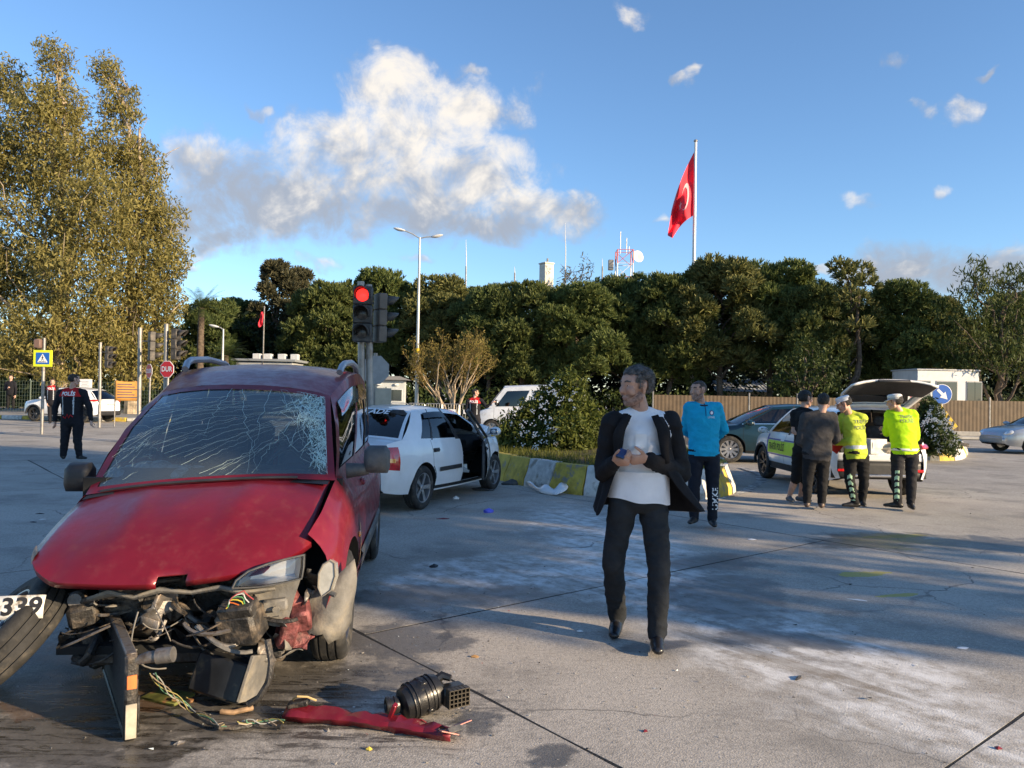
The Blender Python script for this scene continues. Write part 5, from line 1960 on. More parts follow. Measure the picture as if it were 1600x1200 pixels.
    def hp_(f, r, u):
        return H + fw * f * q + rgt * r * q + up * u * q
    hd.cap(nk + Vector((0, 0, -.06)), H + up * -.055 * q - fw * .01, .060 * K, .054 * K, 'skin')
    hd.cap(hp_(-.022, 0, .036), hp_(.018, 0, .032), .088 * q, .080 * q, 'skin', rgt, .88, 1.0)
    hd.cap(hp_(.030, 0, .02), hp_(.040, 0, -.055), .062 * q, .046 * q, 'skin', rgt, .98, 1.0)
    hd.cap(hp_(.050, 0, -.090), hp_(.058, 0, -.092), .030 * q, .026 * q, 'skin', rgt, 1.1, .9)
    for s in (-1, 1):
        hd.cap(hp_(.0, s * .055, -.055), hp_(.05, s * .022, -.088), .024 * q, .022 * q, 'skin')
        hd.cap(hp_(.066, s * .036, -.012), hp_(.06, s * .045, -.03), .026 * q, .022 * q, 'skin')
        hd.cap(hp_(.072, s * .018, .036), hp_(.064, s * .048, .034), .016 * q, .013 * q, 'skin')
        hd.cap(hp_(-.012, s * .078, .018), hp_(-.010, s * .074, -.026), .018 * q, .012 * q, 'skin', fw, 1.0, .5)
    hd.cap(hp_(.086, 0, .018), hp_(.106, 0, -.022), .011 * q, .015 * q, 'skin')
    hd.cap(hp_(.098, 0, -.024), hp_(.085, 0, -.030), .012 * q, .016 * q, 'skin', rgt, 1.25, .8)
    hd.cap(hp_(.083, -.018, -.058), hp_(.083, .018, -.058), .0062 * q, .0062 * q, 'lip')
    hd.cap(hp_(.081, -.014, -.070), hp_(.081, .014, -.070), .0066 * q, .0066 * q, 'lip')
    HV, HF = hd.fuse(.0055 if fine else .0075, 3)
    HC = np.array([np.mean(HV[list(f)], axis=0) for f in HF])
    hl, hn = hd.labels(HC)
    # ---- hands
    parts = [(V_, F_, [names[i] for i in lab]), (HV, HF, [hn[i] for i in hl])]
    for s in ('L', 'R'):
        spec = (hands or {}).get(s)
        wr_, el = P['w' + s], P['e' + s]
        if spec == 'none':
            continue
        if spec:
            fd, pn, sd, curl = spec
            v, f = hand(None, wr_, fd, pn, sd, curl, K, voxel=.0045 if fine else .006)
        else:
            fd = (wr_ - el).normalized()
            v, f = hand(None, wr_, fd, -tx if s == 'R' else tx, ty, .45, K, voxel=.006)
        parts.append((v, f, ['skin'] * len(f)))
    allv, allf, alll = [], [], []
    for v, f, l in parts:
        o = len(allv)
        allv.extend(map(tuple, v))
        allf.extend(tuple(i + o for i in ff) for ff in f)
        alll.extend(l)
    order = list(dict.fromkeys(['top', 'pants', 'skin', 'shoe', 'lip'] + list(mats)))
    mlist = []
    for nm in order:
        mlist.append(mats.get(nm) or {'skin': skinm, 'lip': LIP, 'shoe': M('black_shoe', (.018, .017, .016), .45, nv=.3)}.get(nm) or skinm)
    me = bpy.data.meshes.new('body')
    me.from_pydata(allv, [], allf)
    for m_ in mlist:
        me.materials.append(m_)
    if paint:
        cen = [sum((Vector(allv[i]) for i in f), Vector()) / len(f) for f in allf]
        frame = dict(pel=pel, che=che, P=P, tx=tx, ty=ty)
        alll = [paint(l, c, frame) for l, c in zip(alll, cen)]
    me.polygons.foreach_set('material_index', [order.index(l) if l in order else 2 for l in alll])
    me.polygons.foreach_set('use_smooth', [True] * len(me.polygons))
    me.update()
    body = link('body', me, root)
    # ---- hair: the scalp lifted off the head
    if hair:
        hv, hf = [], []
        NH = vnormals(HV, HF)
        ux, uf, ur = np.array(up), np.array(fw), np.array(rgt)
        rel = HV - np.array(H)
        u_, f_, r_ = rel @ ux / q, rel @ uf / q, rel @ ur / q
        line = np.where(f_ > .03, .078, np.where(f_ > -.03, .035 - .0 * f_, -.035))
        line = line + (.0 if hair != 'bald' else .03) - np.where((np.abs(r_) > .06) & (f_ > .015) & (f_ < .05), .045, 0) + np.where((np.abs(r_) > .066) & (f_ > -.035) & (f_ <= .015), .012, 0)
        inh = u_ > line + np.array([.008 * noise.noise(Vector(p) * 30) for p in HV])
        lift = np.array([(.010 if hair == 'short' else .019 if hair == 'full' else .003) * (1 + .45 * noise.noise(Vector(p) * 30) + .25 * noise.noise(Vector(p) * 80)) for p in HV])
        lift *= np.clip((u_ - line) / .022, .15, 1) * (1 - .55 * np.clip(np.abs(r_) / .07 - .3, 0, 1) * (u_ < .06))
        HV2 = HV + NH * lift[:, None] + (uf * .0)[None, :]
        used = {}
        for f in HF:
            if all(inh[i] for i in f):
                ff = []
                for i in f:
                    if i not in used:
                        used[i] = len(hv)
                        hv.append(tuple(HV2[i]))
                    ff.append(used[i])
                hf.append(tuple(ff))
        if fine:
            idx = [i for i in range(len(HV)) if inh[i]]
            rs = random.Random(seed)
            for _ in range(2600):
                i = rs.choice(idx)
                nrm_ = Vector(NH[i])
                d = (-fw * .75 + up * rs.uniform(-.5, .3) + rgt * rs.uniform(-.35, .35))
                d = (d - nrm_ * d.dot(nrm_)).normalized() + nrm_ * rs.uniform(.05, .35)
                b0 = Vector(HV2[i])
                sd = d.cross(nrm_).normalized() * .0016
                ln = rs.uniform(.018, .042)
                k0 = len(hv)
                hv.extend([tuple(b0 - sd), tuple(b0 + sd), tuple(b0 + d * ln)])
                hf.append((k0, k0 + 1, k0 + 2))
        m_ = bpy.data.meshes.new('hair')
        m_.from_pydata(hv, [], hf)
        m_.materials.append(hairm or HAIRD)
        m_.polygons.foreach_set('use_smooth', [True] * len(m_.polygons))
        link('hair', m_, root)
    if beard:
        hv, hf, used = [], [], {}
        rel = HV - np.array(H)
        u_, f_, r_ = rel @ np.array(up) / q, rel @ np.array(fw) / q, rel @ np.array(rgt) / q
        inb = (u_ < -.040 + .35 * (.06 - f_).clip(0, .1)) & (u_ > -.125) & (f_ > .0) & ~((np.abs(r_) < .02) & (u_ > -.074) & (f_ > .085))
        NH = vnormals(HV, HF)
        for f in HF:
            if all(inb[i] for i in f):
                ff = []
                for i in f:
                    if i not in used:
                        used[i] = len(hv)
                        hv.append(tuple(HV[i] + NH[i] * .0015))
                    ff.append(used[i])
                hf.append(tuple(ff))
        if hf:
            m_ = bpy.data.meshes.new('stubble')
            m_.from_pydata(hv, [], hf)
            m_.materials.append(M('stubble', (.27, .165, .125), .8, nv=.4, ns=60))
            m_.polygons.foreach_set('use_smooth', [True] * len(m_.polygons))
            link('stubble', m_, root)
    for s in (-1, 1):
        e = MB().ell(hp_(.0725, s * .031, .013), (.0125 * q, .0125 * q, .008 * q), 10, 8)
        eo = e.build('eye', EYEW, root)
        MB().ell(hp_(.0805, s * .031, .013), (.006 * q, .006 * q, .0065 * q), 10, 8).build('iris', EYED, eo)
        MB().tube([hp_(.092, s * .014, .036), hp_(.090, s * .032, .042), hp_(.076, s * .052, .036)], [.0052, .0062, .004], 6).build('eyebrow', hairm or HAIRD, root)
    if cap:
        cm, bill = cap
        mb = MB()
        prof_ = [(.092, .0), (.095, .03), (.100, .045), (.098, .060), (.080, .074), (.04, .080), (.001, .082)] if bill == 'peaked' else [(.090, .0), (.093, .03), (.085, .06), (.06, .082), (.03, .092), (.001, .094)]
        rm = Matrix((rgt, fw, up)).transposed()
        mb.lathe([(r * q, z * q) for r, z in prof_], 24, hp_(-.006, 0, .045), rm)
        co = mb.build('cap', cm[0], root)
        vb = MB()
        rows = []
        for i in range(9):
            a = R(-62 + 124 * i / 8)
            rows.append([hp_(-.006 + math.cos(a) * rr - .0, math.sin(a) * rr * .95, .048 - dz * math.cos(a)) for rr, dz in ((.088, 0), (.115, .010), (.148, .024))])
        vb.grid(rows)
        vb.build('visor', cm[1], co, solid=.004)
        if len(cm) > 2:
            MB().lathe([(.0955 * q, .004 * q), (.0975 * q, .026 * q)], 24, hp_(-.006, 0, .045), rm).build('cap_band', cm[2], co)
    fr = dict(P=P, pel=pel, che=che, tx=tx, ty=ty, base=base, body=body, fw=fw, rgt=rgt, up=up, H=H, K=K)
    return root, fr


# ---------- the man in the black jacket walking in front
JKT = cloth('black_blazer', (.010, .010, .012), .85, .3, .25, 40)
TRS = cloth('charcoal_trousers', (.018, .021, .025), .85, .25, .3, 30)
SHIRT = cloth('white_tee', (.78, .76, .77), .9, .06, .25, 20)


def paint_main(l, c, f):
    return {'top': 'shirt', 'sleeve': 'jacket'}.get(l, l)


mp, mf = person('man in a black jacket and white shirt walking past with a phone', 4.92,
                dict(head=(993, 606), n=(1003, 643, .03), sL=(957, 667, -.02), sR=(1046, 667, .05), eL=(944, 738, .02), wL=(959, 723, -.18), eR=(1064, 740, .06), wR=(1011, 717, -.21),
                     hL=(974, 784), hR=(1020, 784, .02), kL=(958, 876, .02), aL=(964, 966, .18), tL=(955, 990, -.15, .12), kR=(1030, 885, -.10), aR=(1026, 992, -.14), tR=(1030, 1010, -.40)),
                R(-62), R(-8), dict(top=JKT, pants=TRS, shirt=SHIRT, jacket=JKT, shoe=M('black_leather', (.012, .012, .014), .3, nv=.3)), height=1.80, build=.98, hairm=HAIRG, hair='full', fine=True, voxel=.011, wr=.010,
                hands=dict(L=((.42, -.45, .10), (.3, .5, .8), (.2, -.6, .7), .80), R=((-.75, -.25, -.05), (0, .7, .6), (-.1, -.3, .9), .78)), paint=paint_main, seed=3, skinm=SKIN2, topr=.93, hem=.0, pantr=1.06, armr=1.14, beard=True, headtilt=.02)
# jacket skirts, open at the front and blown out to one side
che, pel, tx, ty = mf['che'], mf['pel'], mf['tx'], mf['ty']
rows = []
NA = 34
for i in range(15):
    s_ = i / 14
    z = che.z + .045 - s_ * (che.z - pel.z + .11)
    cx = che.lerp(pel, s_)
    row = []
    for j in range(NA + 1):
        a = j / NA                       # from the image-left front edge round the back to the image-right front edge
        openL, openR = .50 + .42 * s_, .46 + .62 * s_
        th = -math.pi / 2 - openL + -(2 * math.pi - openL - openR) * a
        hx = .188 + .075 * max(0, s_ - .25)
        hy = .156 + .04 * s_
        tp_k = min(1.0, .74 + 1.9 * s_)
        hx, hy = hx * tp_k, hy * min(1.0, .8 + 1.2 * s_)
        fl = 0.0
        ct, sn = math.cos(th), math.sin(th)
        # the right-hand panel swings out
        fl = max(0, s_ - .40) ** 1.4 * .36 * max(0, ct) ** 1.0
        fl2 = max(0, s_ - .5) * .10 * max(0, -ct)
        wv_ = .016 * math.sin(th * 6 + s_ * 4) * s_ + .006 * math.sin(th * 13 - s_ * 9)
        row.append(Vector((cx.x, cx.y, z)) + tx * ((hx + wv_) * ct + fl - fl2) + (-ty) * ((hy + wv_) * sn) + Vector((0, 0, .10 * max(0, fl) - .02 * s_ * math.sin(th * 2))))
    rows.append(row)
MB().grid(rows).build('jacket', JKT, mp, solid=.008, sub=1)
for sg, k in ((-1, 0), (1, NA)):
    lp = []
    for i in range(0, 8):
        p = rows[i][k]
        n_ = ty * .024
        wd_ = .055 * (1 - abs(i - 3) / 6)
        lp.append([p + n_ + tx * sg * (-.002), p + n_ * 1.2 + tx * sg * (wd_ + .012) + Vector((0, 0, .012))])
    MB().grid(lp).build('lapel', JKT, mp, solid=.004)
cl_ = MB()
nk = mf['P']['n']
cl_.tube([nk + tx * .078 * math.cos(a) + (-ty) * .078 * math.sin(a) + Vector((0, 0, -.03 + .035 * math.sin(a))) for a in np.linspace(-.35, math.pi + .35, 16)], .018, 6)
cl_.build('collar', JKT, mp)
# shirt hem hanging over the waistband
rows = []
for i in range(7):
    s_ = i / 6
    rows.append([pel + tx * (.190 + .010 * s_ + .004 * math.sin(a * 9 + s_ * 3)) * math.cos(a) + (-ty) * (.138 + .012 * s_ + .004 * math.sin(a * 7)) * math.sin(a) + Vector((0, 0, .20 - .185 * s_ - .02 * math.cos(a) * s_ + .006 * math.sin(a * 5) * s_)) for a in np.linspace(0, 2 * math.pi, 49)])
MB().grid(rows).build('shirt_hem', SHIRT, mp, sub=1)
# mobile phone in his hands
pc = mf['base'] + (mf['P']['wL'] + mf['P']['wR']) / 2
phc = at(972, 709, 4.68)
tag(MB().box((0, 0, 0), (.054, .010, .098), rot(-62, 18, -20), bev=.004).box((0, 0, 0), (.050, .0115, .092), rot(-62, 18, -20), mi=1).build('phone', [M('phone_black', (.015, .015, .018), .3), M('phone_screen', (.03, .07, .17), .15)], None, loc=phc), 'small blue phone held by the man in the black jacket', 'phone')
# breast pocket of the shirt
bvm = bvh_of(mf['body'])
rows = []
for px_ in np.linspace(1002, 1020, 6):
    row = []
    for py_ in np.linspace(681, 705, 6):
        q_ = at(px_, py_, 4.6) - mf['base']
        hit_ = bvm.ray_cast(q_, Vector((0, 1, 0)), 1.0)[0]
        row.append((hit_ if hit_ is not None else q_ + Vector((0, .2, 0))) + Vector((0, -.006 - .004 * (py_ < 684), 0)))
    rows.append(row)
MB().grid(rows).build('shirt_pocket', M('pocket_cloth', (.82, .80, .79), .9), mp)

# ---------- man in the turquoise fleece
TUR = cloth('turquoise_fleece', (.012, .36, .58), .95, .12, .3, 30)
NAVY = cloth('navy_trousers', (.012, .014, .022), .85)
cp, cf_ = person('man in a turquoise fleece with hands behind his back', 9.35,
                 dict(head=(1091, 611), n=(1097, 633, .0), sL=(1077, 640), sR=(1120, 641, .02), eL=(1070, 672, .14), wL=(1088, 688, .26), eR=(1131, 672, .12), wR=(1114, 690, .25),
                      hL=(1088, 712), hR=(1112, 712), kL=(1084, 762, -.03), aL=(1085, 808), tL=(1078, 820, -.15), kR=(1114, 764, -.02), aR=(1113, 812, -.05), tR=(1116, 824, -.2)),
                 R(-58), R(8), dict(top=TUR, pants=NAVY), height=1.80, build=1.06, hairm=HAIRB, hair='buzz', voxel=.013, wr=.010, seed=5, beard=True, pantr=1.0, skinm=SKIN2)
bv = bvh_of(cf_['body'])
rt_, upv = cf_['tx'], Vector((0, 0, 1))
ce = cf_['che']
MB().grid([[bv.ray_cast(ce + rt_ * (.075 + .030 * math.cos(a) * r) + Vector((0, -.5, -.06 + .032 * math.sin(a) * r)), Vector((0, 1, 0)), 1)[0] + Vector((0, -.003, 0)) for a in np.linspace(0, 2 * math.pi, 15)] for r in (.02, 1)]).build('badge', M('badge_navy', (.02, .05, .16), .6), cp)
MB().grid([[bv.ray_cast(ce + rt_ * (.075 + .018 * math.cos(a) * r) + Vector((0, -.5, -.06 + .02 * math.sin(a) * r)), Vector((0, 1, 0)), 1)[0] + Vector((0, -.006, 0)) for a in np.linspace(0, 2 * math.pi, 13)] for r in (.02, 1)]).build('badge', WHITEINK, cp)
lettering('chest_lettering', 'UMKE', .035, WHITEINK, ce + rt_ * .075 + Vector((0, -.2, -.115)), rt_, upv, cp, bvh=bv, lift=.004)
kn, an = cf_['P']['kR'], cf_['P']['aR']
lettering('leg_lettering', 'UMKE', .10, WHITEINK, kn.lerp(an, .30) + rt_ * .035 + Vector((0, -.2, 0)), (0, 0, 1), -rt_, cp, bvh=bv, lift=.004, bold=.003)
MB().tube([cf_['P']['n'] + cf_['tx'] * .072 * math.cos(a) + (-cf_['ty']) * .072 * math.sin(a) + Vector((0, 0, -.02)) for a in np.linspace(0, 2 * math.pi, 20)], .016, 6, caps=False).build('collar', M('navy_collar', (.012, .016, .04), .9), cp)
zz = MB().tube([ (bv.ray_cast(ce + rt_ * .0 + Vector((0, -.5, z)), Vector((0, 1, 0)), 1)[0] or ce) + Vector((0, -.002, 0)) for z in np.linspace(.05, -.10, 8)], .004, 5)
zz.build('zip', M('navy_collar'), cp)

# ---------- group behind the police car
BLK = cloth('black_tee', (.012, .012, .013))
GRJ = cloth('dark_grey_jacket', (.055, .052, .052), .95, .2, .4, 24)
BTR = cloth('black_trousers', (.013, .013, .014))
HV = cloth('lime_jacket', (.48, .58, .05), .8, .08, .25, 20)
HV2 = cloth('lime_shirt', (.44, .74, .01), .8, .06, .25, 20)
SILVERT = M('reflective_tape', (.50, .52, .48), .4, .3)
CHEV = M('chevron_tape', (.42, .62, .40), .5)
person('man in black shirt and shorts at the police car', 11.55,
       dict(head=(1259, 624), n=(1255, 640), sL=(1241, 648), sR=(1266, 648, -.1), eL=(1240, 675, -.05), wL=(1262, 682, -.18), eR=(1275, 676, -.1), wR=(1286, 684, -.15),
            hL=(1247, 704), hR=(1262, 704), kL=(1244, 744), aL=(1233, 776, .1), tL=(1240, 785, -.1), kR=(1258, 744, .02), aR=(1250, 776, .2), tR=(1262, 785, .1)),
       R(110), R(75), dict(top=BLK, pants=BLK, shoe=M('grey_trainer', (.10, .11, .12), .7, nv=.2)), group='people gathered at the police car', height=1.76, sleeve='short', leg='short', hairm=HAIRD, hair='full', voxel=.015, seed=8, build=.95)
person('man in a dark grey jacket with his back turned at the police car', 11.0,
       dict(head=(1287, 628), n=(1282, 645), sL=(1258, 655), sR=(1300, 654, .05), eL=(1250, 690, .02), wL=(1268, 705, .18), eR=(1307, 686, .05), wR=(1304, 690, .22),
            hL=(1265, 716), hR=(1287, 716), kL=(1262, 752), aL=(1261, 785), tL=(1262, 792, .2), kR=(1285, 754), aR=(1284, 786, -.02), tR=(1286, 794, .15)),
       R(150), R(185), dict(top=GRJ, pants=BTR, shoe=M('brown_shoe', (.09, .06, .045), .5, nv=.2)), group='people gathered at the police car', height=1.74, build=1.10, hairm=HAIRD, hair='short', voxel=.015, seed=9, topr=1.08)


def hv_paint(l, c, f):
    if l == 'top':
        z = c.z - f['pel'].z
        if .13 < z < .18:
            return 'tape'
        for s in 'LR':
            e, w_ = f['P']['e' + s], f['P']['w' + s]
            if (c - e.lerp(w_, .2)).length < .07 and False:
                return 'tape'
    if l == 'pants':
        for s in 'L':
            k, a, h = f['P']['k' + s], f['P']['a' + s], f['P']['h' + s]
            fr_ = (c.z - a.z) / (h.z - a.z)
            axis = a.lerp(k, min(1, fr_ * 2)) if fr_ < .5 else k.lerp(h, fr_ * 2 - 1)
            d = c - axis
            if .05 < fr_ < .66 and d.x < -.0 and abs(d.x + .03) < .028 and d.y < .0:
                zz_ = (c.z * 11 + abs(d.x + .03) * 8) % 1
                return 'chev' if zz_ < .6 else l
    return l


p1, f1 = person('traffic policeman in a lime jacket bending over papers at the tailgate', 11.15,
                dict(head=(1319, 632), n=(1328, 646, .05), sL=(1318, 655, .12), sR=(1348, 656, -.05), eL=(1305, 682, .15), wL=(1300, 690, .32), eR=(1330, 690, -.12), wR=(1306, 692, .10),
                     hL=(1328, 714), hR=(1347, 714), kL=(1328, 752), aL=(1336, 785), tL=(1318, 793, .0), kR=(1350, 752, .05), aR=(1347, 783, .1), tR=(1352, 790, -.1)),
                R(-115), R(-128), dict(top=HV, pants=BTR, tape=SILVERT, chev=CHEV), group='people gathered at the police car', height=1.75, build=1.06, hairm=HAIRD, hair='short', voxel=.013, seed=10, topr=1.08, headtilt=.35,
                cap=((M('white_cap', (.72, .72, .72), .8), M('cap_visor_white', (.70, .70, .70), .5), M('cap_band_white', (.68, .68, .70), .6)), 'peaked'), paint=hv_paint)
bv = bvh_of(f1['body'])
ce = f1['che']
bn = Vector((-.10, -1, 0)).normalized()
br_ = Vector((1, -.10, 0)).normalized()
for txt, dz, sz in (('TRAFİK', -.055, .075), ('POLİSİ', -.14, .075)):
    lettering('back_lettering', txt, sz, M('grey_lettering', (.13, .15, .10), .7), ce + br_ * .06 + Vector((0, 0, dz)), br_, (0, 0, 1), p1, bvh=bv, lift=.010, bold=.001, width=.22)
p2, f2 = person('traffic policeman in a lime shirt seen from behind at the right rear lamp', 11.1,
                dict(head=(1398, 629), n=(1408, 642, .02), sL=(1390, 650, .06), sR=(1426, 650, .0), eL=(1386, 676, .15), wL=(1382, 672, .35), eR=(1431, 684, .08), wR=(1420, 690, .30),
                     hL=(1403, 708), hR=(1425, 708), kL=(1401, 750), aL=(1403, 786), tL=(1388, 793, .05), kR=(1424, 752), aR=(1423, 787, -.02), tR=(1425, 794, -.1)),
                R(-130), R(190), dict(top=HV2, pants=cloth('dark_grey_trousers', (.022, .022, .025)), chev=CHEV, tape=HV2), group='people gathered at the police car', height=1.75, build=1.08, hairm=HAIRD, hair='short', voxel=.013, seed=11, topr=1.04,
                cap=((M('white_mesh_cap', (.62, .62, .60), .9, nv=.2, ns=40), M('cap_visor_white'), M('cap_band_grey', (.35, .36, .36), .7)), 'peaked'), paint=hv_paint, headtilt=.1)
bv = bvh_of(f2['body'])
ce = f2['che']
for txt, dz in (('TRAFİK', -.035), ('POLİSİ', -.095)):
    lettering('back_lettering', txt, .06, M('grey_lettering'), ce + Vector((.01, 0, dz)), (1, 0, 0), (0, 0, 1), p2, bvh=bv, lift=.010, bold=.001, width=.21)
pe = f2['pel'] + Vector((0, 0, .055))
MB().grid([[pe + f2['tx'] * .196 * math.cos(a) + f2['ty'] * .146 * math.sin(a) + Vector((0, 0, dz)) for dz in (-.018, .018)] for a in np.linspace(0, 2 * math.pi, 33)]).build('white_belt', M('belt_white', (.70, .70, .66), .5), p2, solid=.006)
# red folder held over the boot
rf = at(1309, 696, 11.3)
tag(MB().box((0, 0, 0), (.16, .02, .22), rot(20, 30, 20), bev=.005).build('folder', M('red_folder', (.55, .02, .02), .5), None, loc=rf), 'red folder held at the open boot by the bending policeman', 'folder')
# bags in the boot
for (px, py, s_, nm, col_, lb) in ((1365, 702, (.30, .25, .24), 'box', (.62, .62, .60), 'white cardboard box standing in the open boot'), (1386, 706, (.36, .3, .20), 'plastic_bag', (.52, .46, .38), 'crumpled clear plastic bag in the open boot')):
    g = at(px, py, 12.35)
    mbx = MB()
    if nm == 'box':
        mbx.box((0, 0, 0), s_, rot(0, 0, 12), bev=.008).box((0, -.13, .02), (.18, .01, .10), rot(0, 0, 12))
    else:
        mbx.ell((0, 0, 0), (s_[0] / 2, s_[1] / 2, s_[2] / 2), 16, 10)
        mbx.v = [p + Vector((noise.noise(p * 14), noise.noise(p * 14 + Vector((5, 0, 0))), noise.noise(p * 14 + Vector((9, 0, 0))))) * .05 for p in mbx.v]
    g.z = .735 + s_[2] / 2 - .01
    tag(mbx.build(nm, M('boot_' + nm, col_, .5, nv=.2), None, loc=g), lb, nm.replace('_', ' '))

# ---------- riot-jacket policemen
PJ = cloth('police_black_jacket', (.014, .014, .018))
PR = cloth('police_red_yoke', (.42, .015, .02))
GT = M('grey_tape', (.42, .44, .46), .4, .2)


def pol_paint(l, c, f):
    if l == 'top':
        if c.z > f['che'].z - .085 and abs((c - f['che']).dot(f['tx'])) < .26:
            return 'yoke'
        x = abs((c - f['che']).dot(f['tx']))
        if .10 < x < .125 and c.z > f['pel'].z + .18:
            return 'tape'
    return l


def policeman(label, Y, J, look, tyaw, seed, group, back=True, **kw):
    r, f = person(label, Y, J, look, tyaw, dict(top=PJ, pants=PJ, yoke=PR, tape=GT, shoe=M('black_boot', (.012, .012, .012), .5)), group=group, hairm=HAIRD, paint=pol_paint, seed=seed, topr=1.10, pantr=1.10, **kw)
    bv = bvh_of(f['body'])
    n_ = -f['ty'] if back else f['ty']
    rt = -f['tx'] if back else f['tx']
    lettering('back_lettering', 'POLİS', .105, WHITEINK, f['che'] + Vector((0, 0, -.035)), rt, (0, 0, 1), r, bvh=bv, lift=.014, bold=.004, width=.27)
    return r, f


pb, fb = policeman('policeman in black and red uniform with his back turned, at the left', 16.2,
                   dict(head=(116, 594), n=(112, 608), sL=(95, 615), sR=(130, 615), eL=(86, 638, .0), wL=(86, 658, -.02), eR=(140, 638), wR=(142, 657, -.03),
                        hL=(104, 661), hR=(122, 661), kL=(101, 688), aL=(99, 712), tL=(97, 718, .3), kR=(121, 688), aR=(124, 712), tR=(134, 716, -.05)),
                   R(140), R(180), 21, 'policemen in black and red', height=1.80, build=1.10, hair='short', voxel=.015)
mbk = MB()
ce = fb['pel'] + Vector((0, 0, .13))
mbk.tube([ce + Vector((.10, -.165, 0)), ce + Vector((.06, -.18, .05)), ce + Vector((.02, -.18, -.02)), ce + Vector((-.01, -.18, .06)), ce + Vector((-.05, -.18, -.03)), ce + Vector((-.10, -.17, .01))], .010, 6)
mbk.build('red_lanyard', PR, pb)
fv = fb['pel'] + Vector((0, 0, .08))
MB().grid([[fv + fb['tx'] * .208 * math.cos(a) + fb['ty'] * .155 * math.sin(a) + Vector((0, 0, dz)) for dz in (-.025, .025)] for a in np.linspace(0, 2 * math.pi, 29)]).build('belt', BLACKP, pb, solid=.01)
policeman('policeman in black and red standing in front of the white crossover', 30.0,
          dict(head=(82, 597), n=(81, 603), sL=(74.5, 607), sR=(88.5, 607), eL=(73, 619), wL=(74, 630, -.1), eR=(90, 619), wR=(91, 631, -.1),
               hL=(78, 632), hR=(86, 632), kL=(78, 647), aL=(78, 659), tL=(76, 662, -.2), kR=(86, 647), aR=(86, 659), tR=(88, 662, -.2)),
          R(25), R(5), 22, 'policemen in black and red', back=False, height=1.75, hair='short', voxel=.02)
policeman('policeman in black and red gesturing beside the old white van', 25.5,
          dict(head=(743, 614), n=(741, 622), sL=(731, 628), sR=(752, 627), eL=(728, 642), wL=(735, 652, -.1), eR=(760, 636, -.1), wR=(768, 630, -.15),
               hL=(735, 656), hR=(747, 656), kL=(735, 674), aL=(735, 690), tL=(733, 694, .2), kR=(747, 674), aR=(747, 690), tR=(750, 694, .2)),
          R(100), R(170), 23, 'policemen in black and red', height=1.78, hair='short', voxel=.018)
person('bystander in dark clothes at the far left kerb', 36.0,
       dict(head=(17, 590), n=(17, 596), sL=(10, 599), sR=(23, 599), eL=(8, 609), wL=(12, 606, -.2), eR=(25, 609), wR=(24, 618, -.1), hL=(13, 616), hR=(20, 616), kL=(13, 627), aL=(12, 637), tL=(11, 640, -.2), kR=(21, 627), aR=(21, 637), tR=(22, 640, -.2)),
       R(20), R(0), dict(top=cloth('dark_coat', (.012, .012, .016)), pants=BTR), height=1.75, hairm=HAIRD, hair='short', voxel=.02, seed=31)
# ------------------------------------------------------------------ foliage helpers
def leafmat(name, dark, light, trans=.25, rough=.6):
    m = bpy.data.materials.new(name)
    m.use_nodes = True
    t = NT(m.node_tree)
    rnd = t.n('ShaderNodeNewGeometry', _out='Random Per Island')
    c = t.mix(rnd, dark, light)
    d = t.n('ShaderNodeBsdfPrincipled', _out=0, Base_Color=c, Roughness=rough)
    d.node.inputs['Specular IOR Level'].default_value = .25
    tr = t.n('ShaderNodeBsdfTranslucent', Color=c)
    t.n('ShaderNodeOutputMaterial', _out=None, Surface=t.n('ShaderNodeMixShader', Fac=trans, i1=d, i2=tr))
    MATS[name] = m
    return m


BARK = M('bark', (.10, .075, .055), .9, nv=.45, ns=6, bump=.7, bs=14)
PALEBARK = M('pale_bark', (.30, .24, .17), .85, nv=.5, ns=3, bump=.4, bs=10)
EUC = leafmat('eucalyptus_leaf', (.120, .115, .036), (.37, .315, .105), .42)
PINE = leafmat('pine_needle', (.045, .075, .027), (.155, .185, .058), .25)
PINEM = leafmat('mid_pine_needle', (.055, .085, .027), (.185, .215, .062), .25)
PINEO = leafmat('olive_pine_needle', (.040, .064, .020), (.165, .185, .055), .25)
PINEL = leafmat('light_pine_needle', (.06, .08, .026), (.23, .22, .075), .25)
CONIF = leafmat('grey_conifer', (.040, .045, .025), (.12, .11, .06), .2)
SHRUB = leafmat('shrub_leaf', (.032, .050, .010), (.13, .15, .028), .3)
SHRUBD = leafmat('dark_shrub_leaf', (.020, .038, .012), (.075, .10, .025), .3)
OLIVE = leafmat('willow_leaf', (.030, .050, .012), (.11, .13, .035), .3)
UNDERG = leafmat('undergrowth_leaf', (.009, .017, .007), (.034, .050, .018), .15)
FLOWER = M('white_flower', (.78, .74, .70), .8, nv=.1)


def leaves(centers, rads, n, size, aspect, rng, droop=0.0, shell=.5):
    """n leaf quads round each centre -> verts, faces"""
    m = len(centers)
    C = np.repeat(np.array(centers), n, axis=0)
    Rr = np.repeat(np.array(rads), n, axis=0)
    d = rng.normal(size=(m * n, 3))
    d /= np.linalg.norm(d, axis=1)[:, None]
    r = rng.random(m * n) ** shell
    p = C + d * Rr * r[:, None]
    a = rng.normal(size=(m * n, 3))
    a[:, 2] -= droop
    a /= np.linalg.norm(a, axis=1)[:, None]
    b = np.cross(a, rng.normal(size=(m * n, 3)))
    b /= np.linalg.norm(b, axis=1)[:, None]
    s = size * (.6 + .8 * rng.random(m * n))[:, None]
    a, b = a * s, b * s * aspect
    V_ = np.stack([p - a, p + b, p + a, p - b], axis=1).reshape(-1, 3)
    F_ = np.arange(m * n * 4).reshape(-1, 4)
    return V_, F_


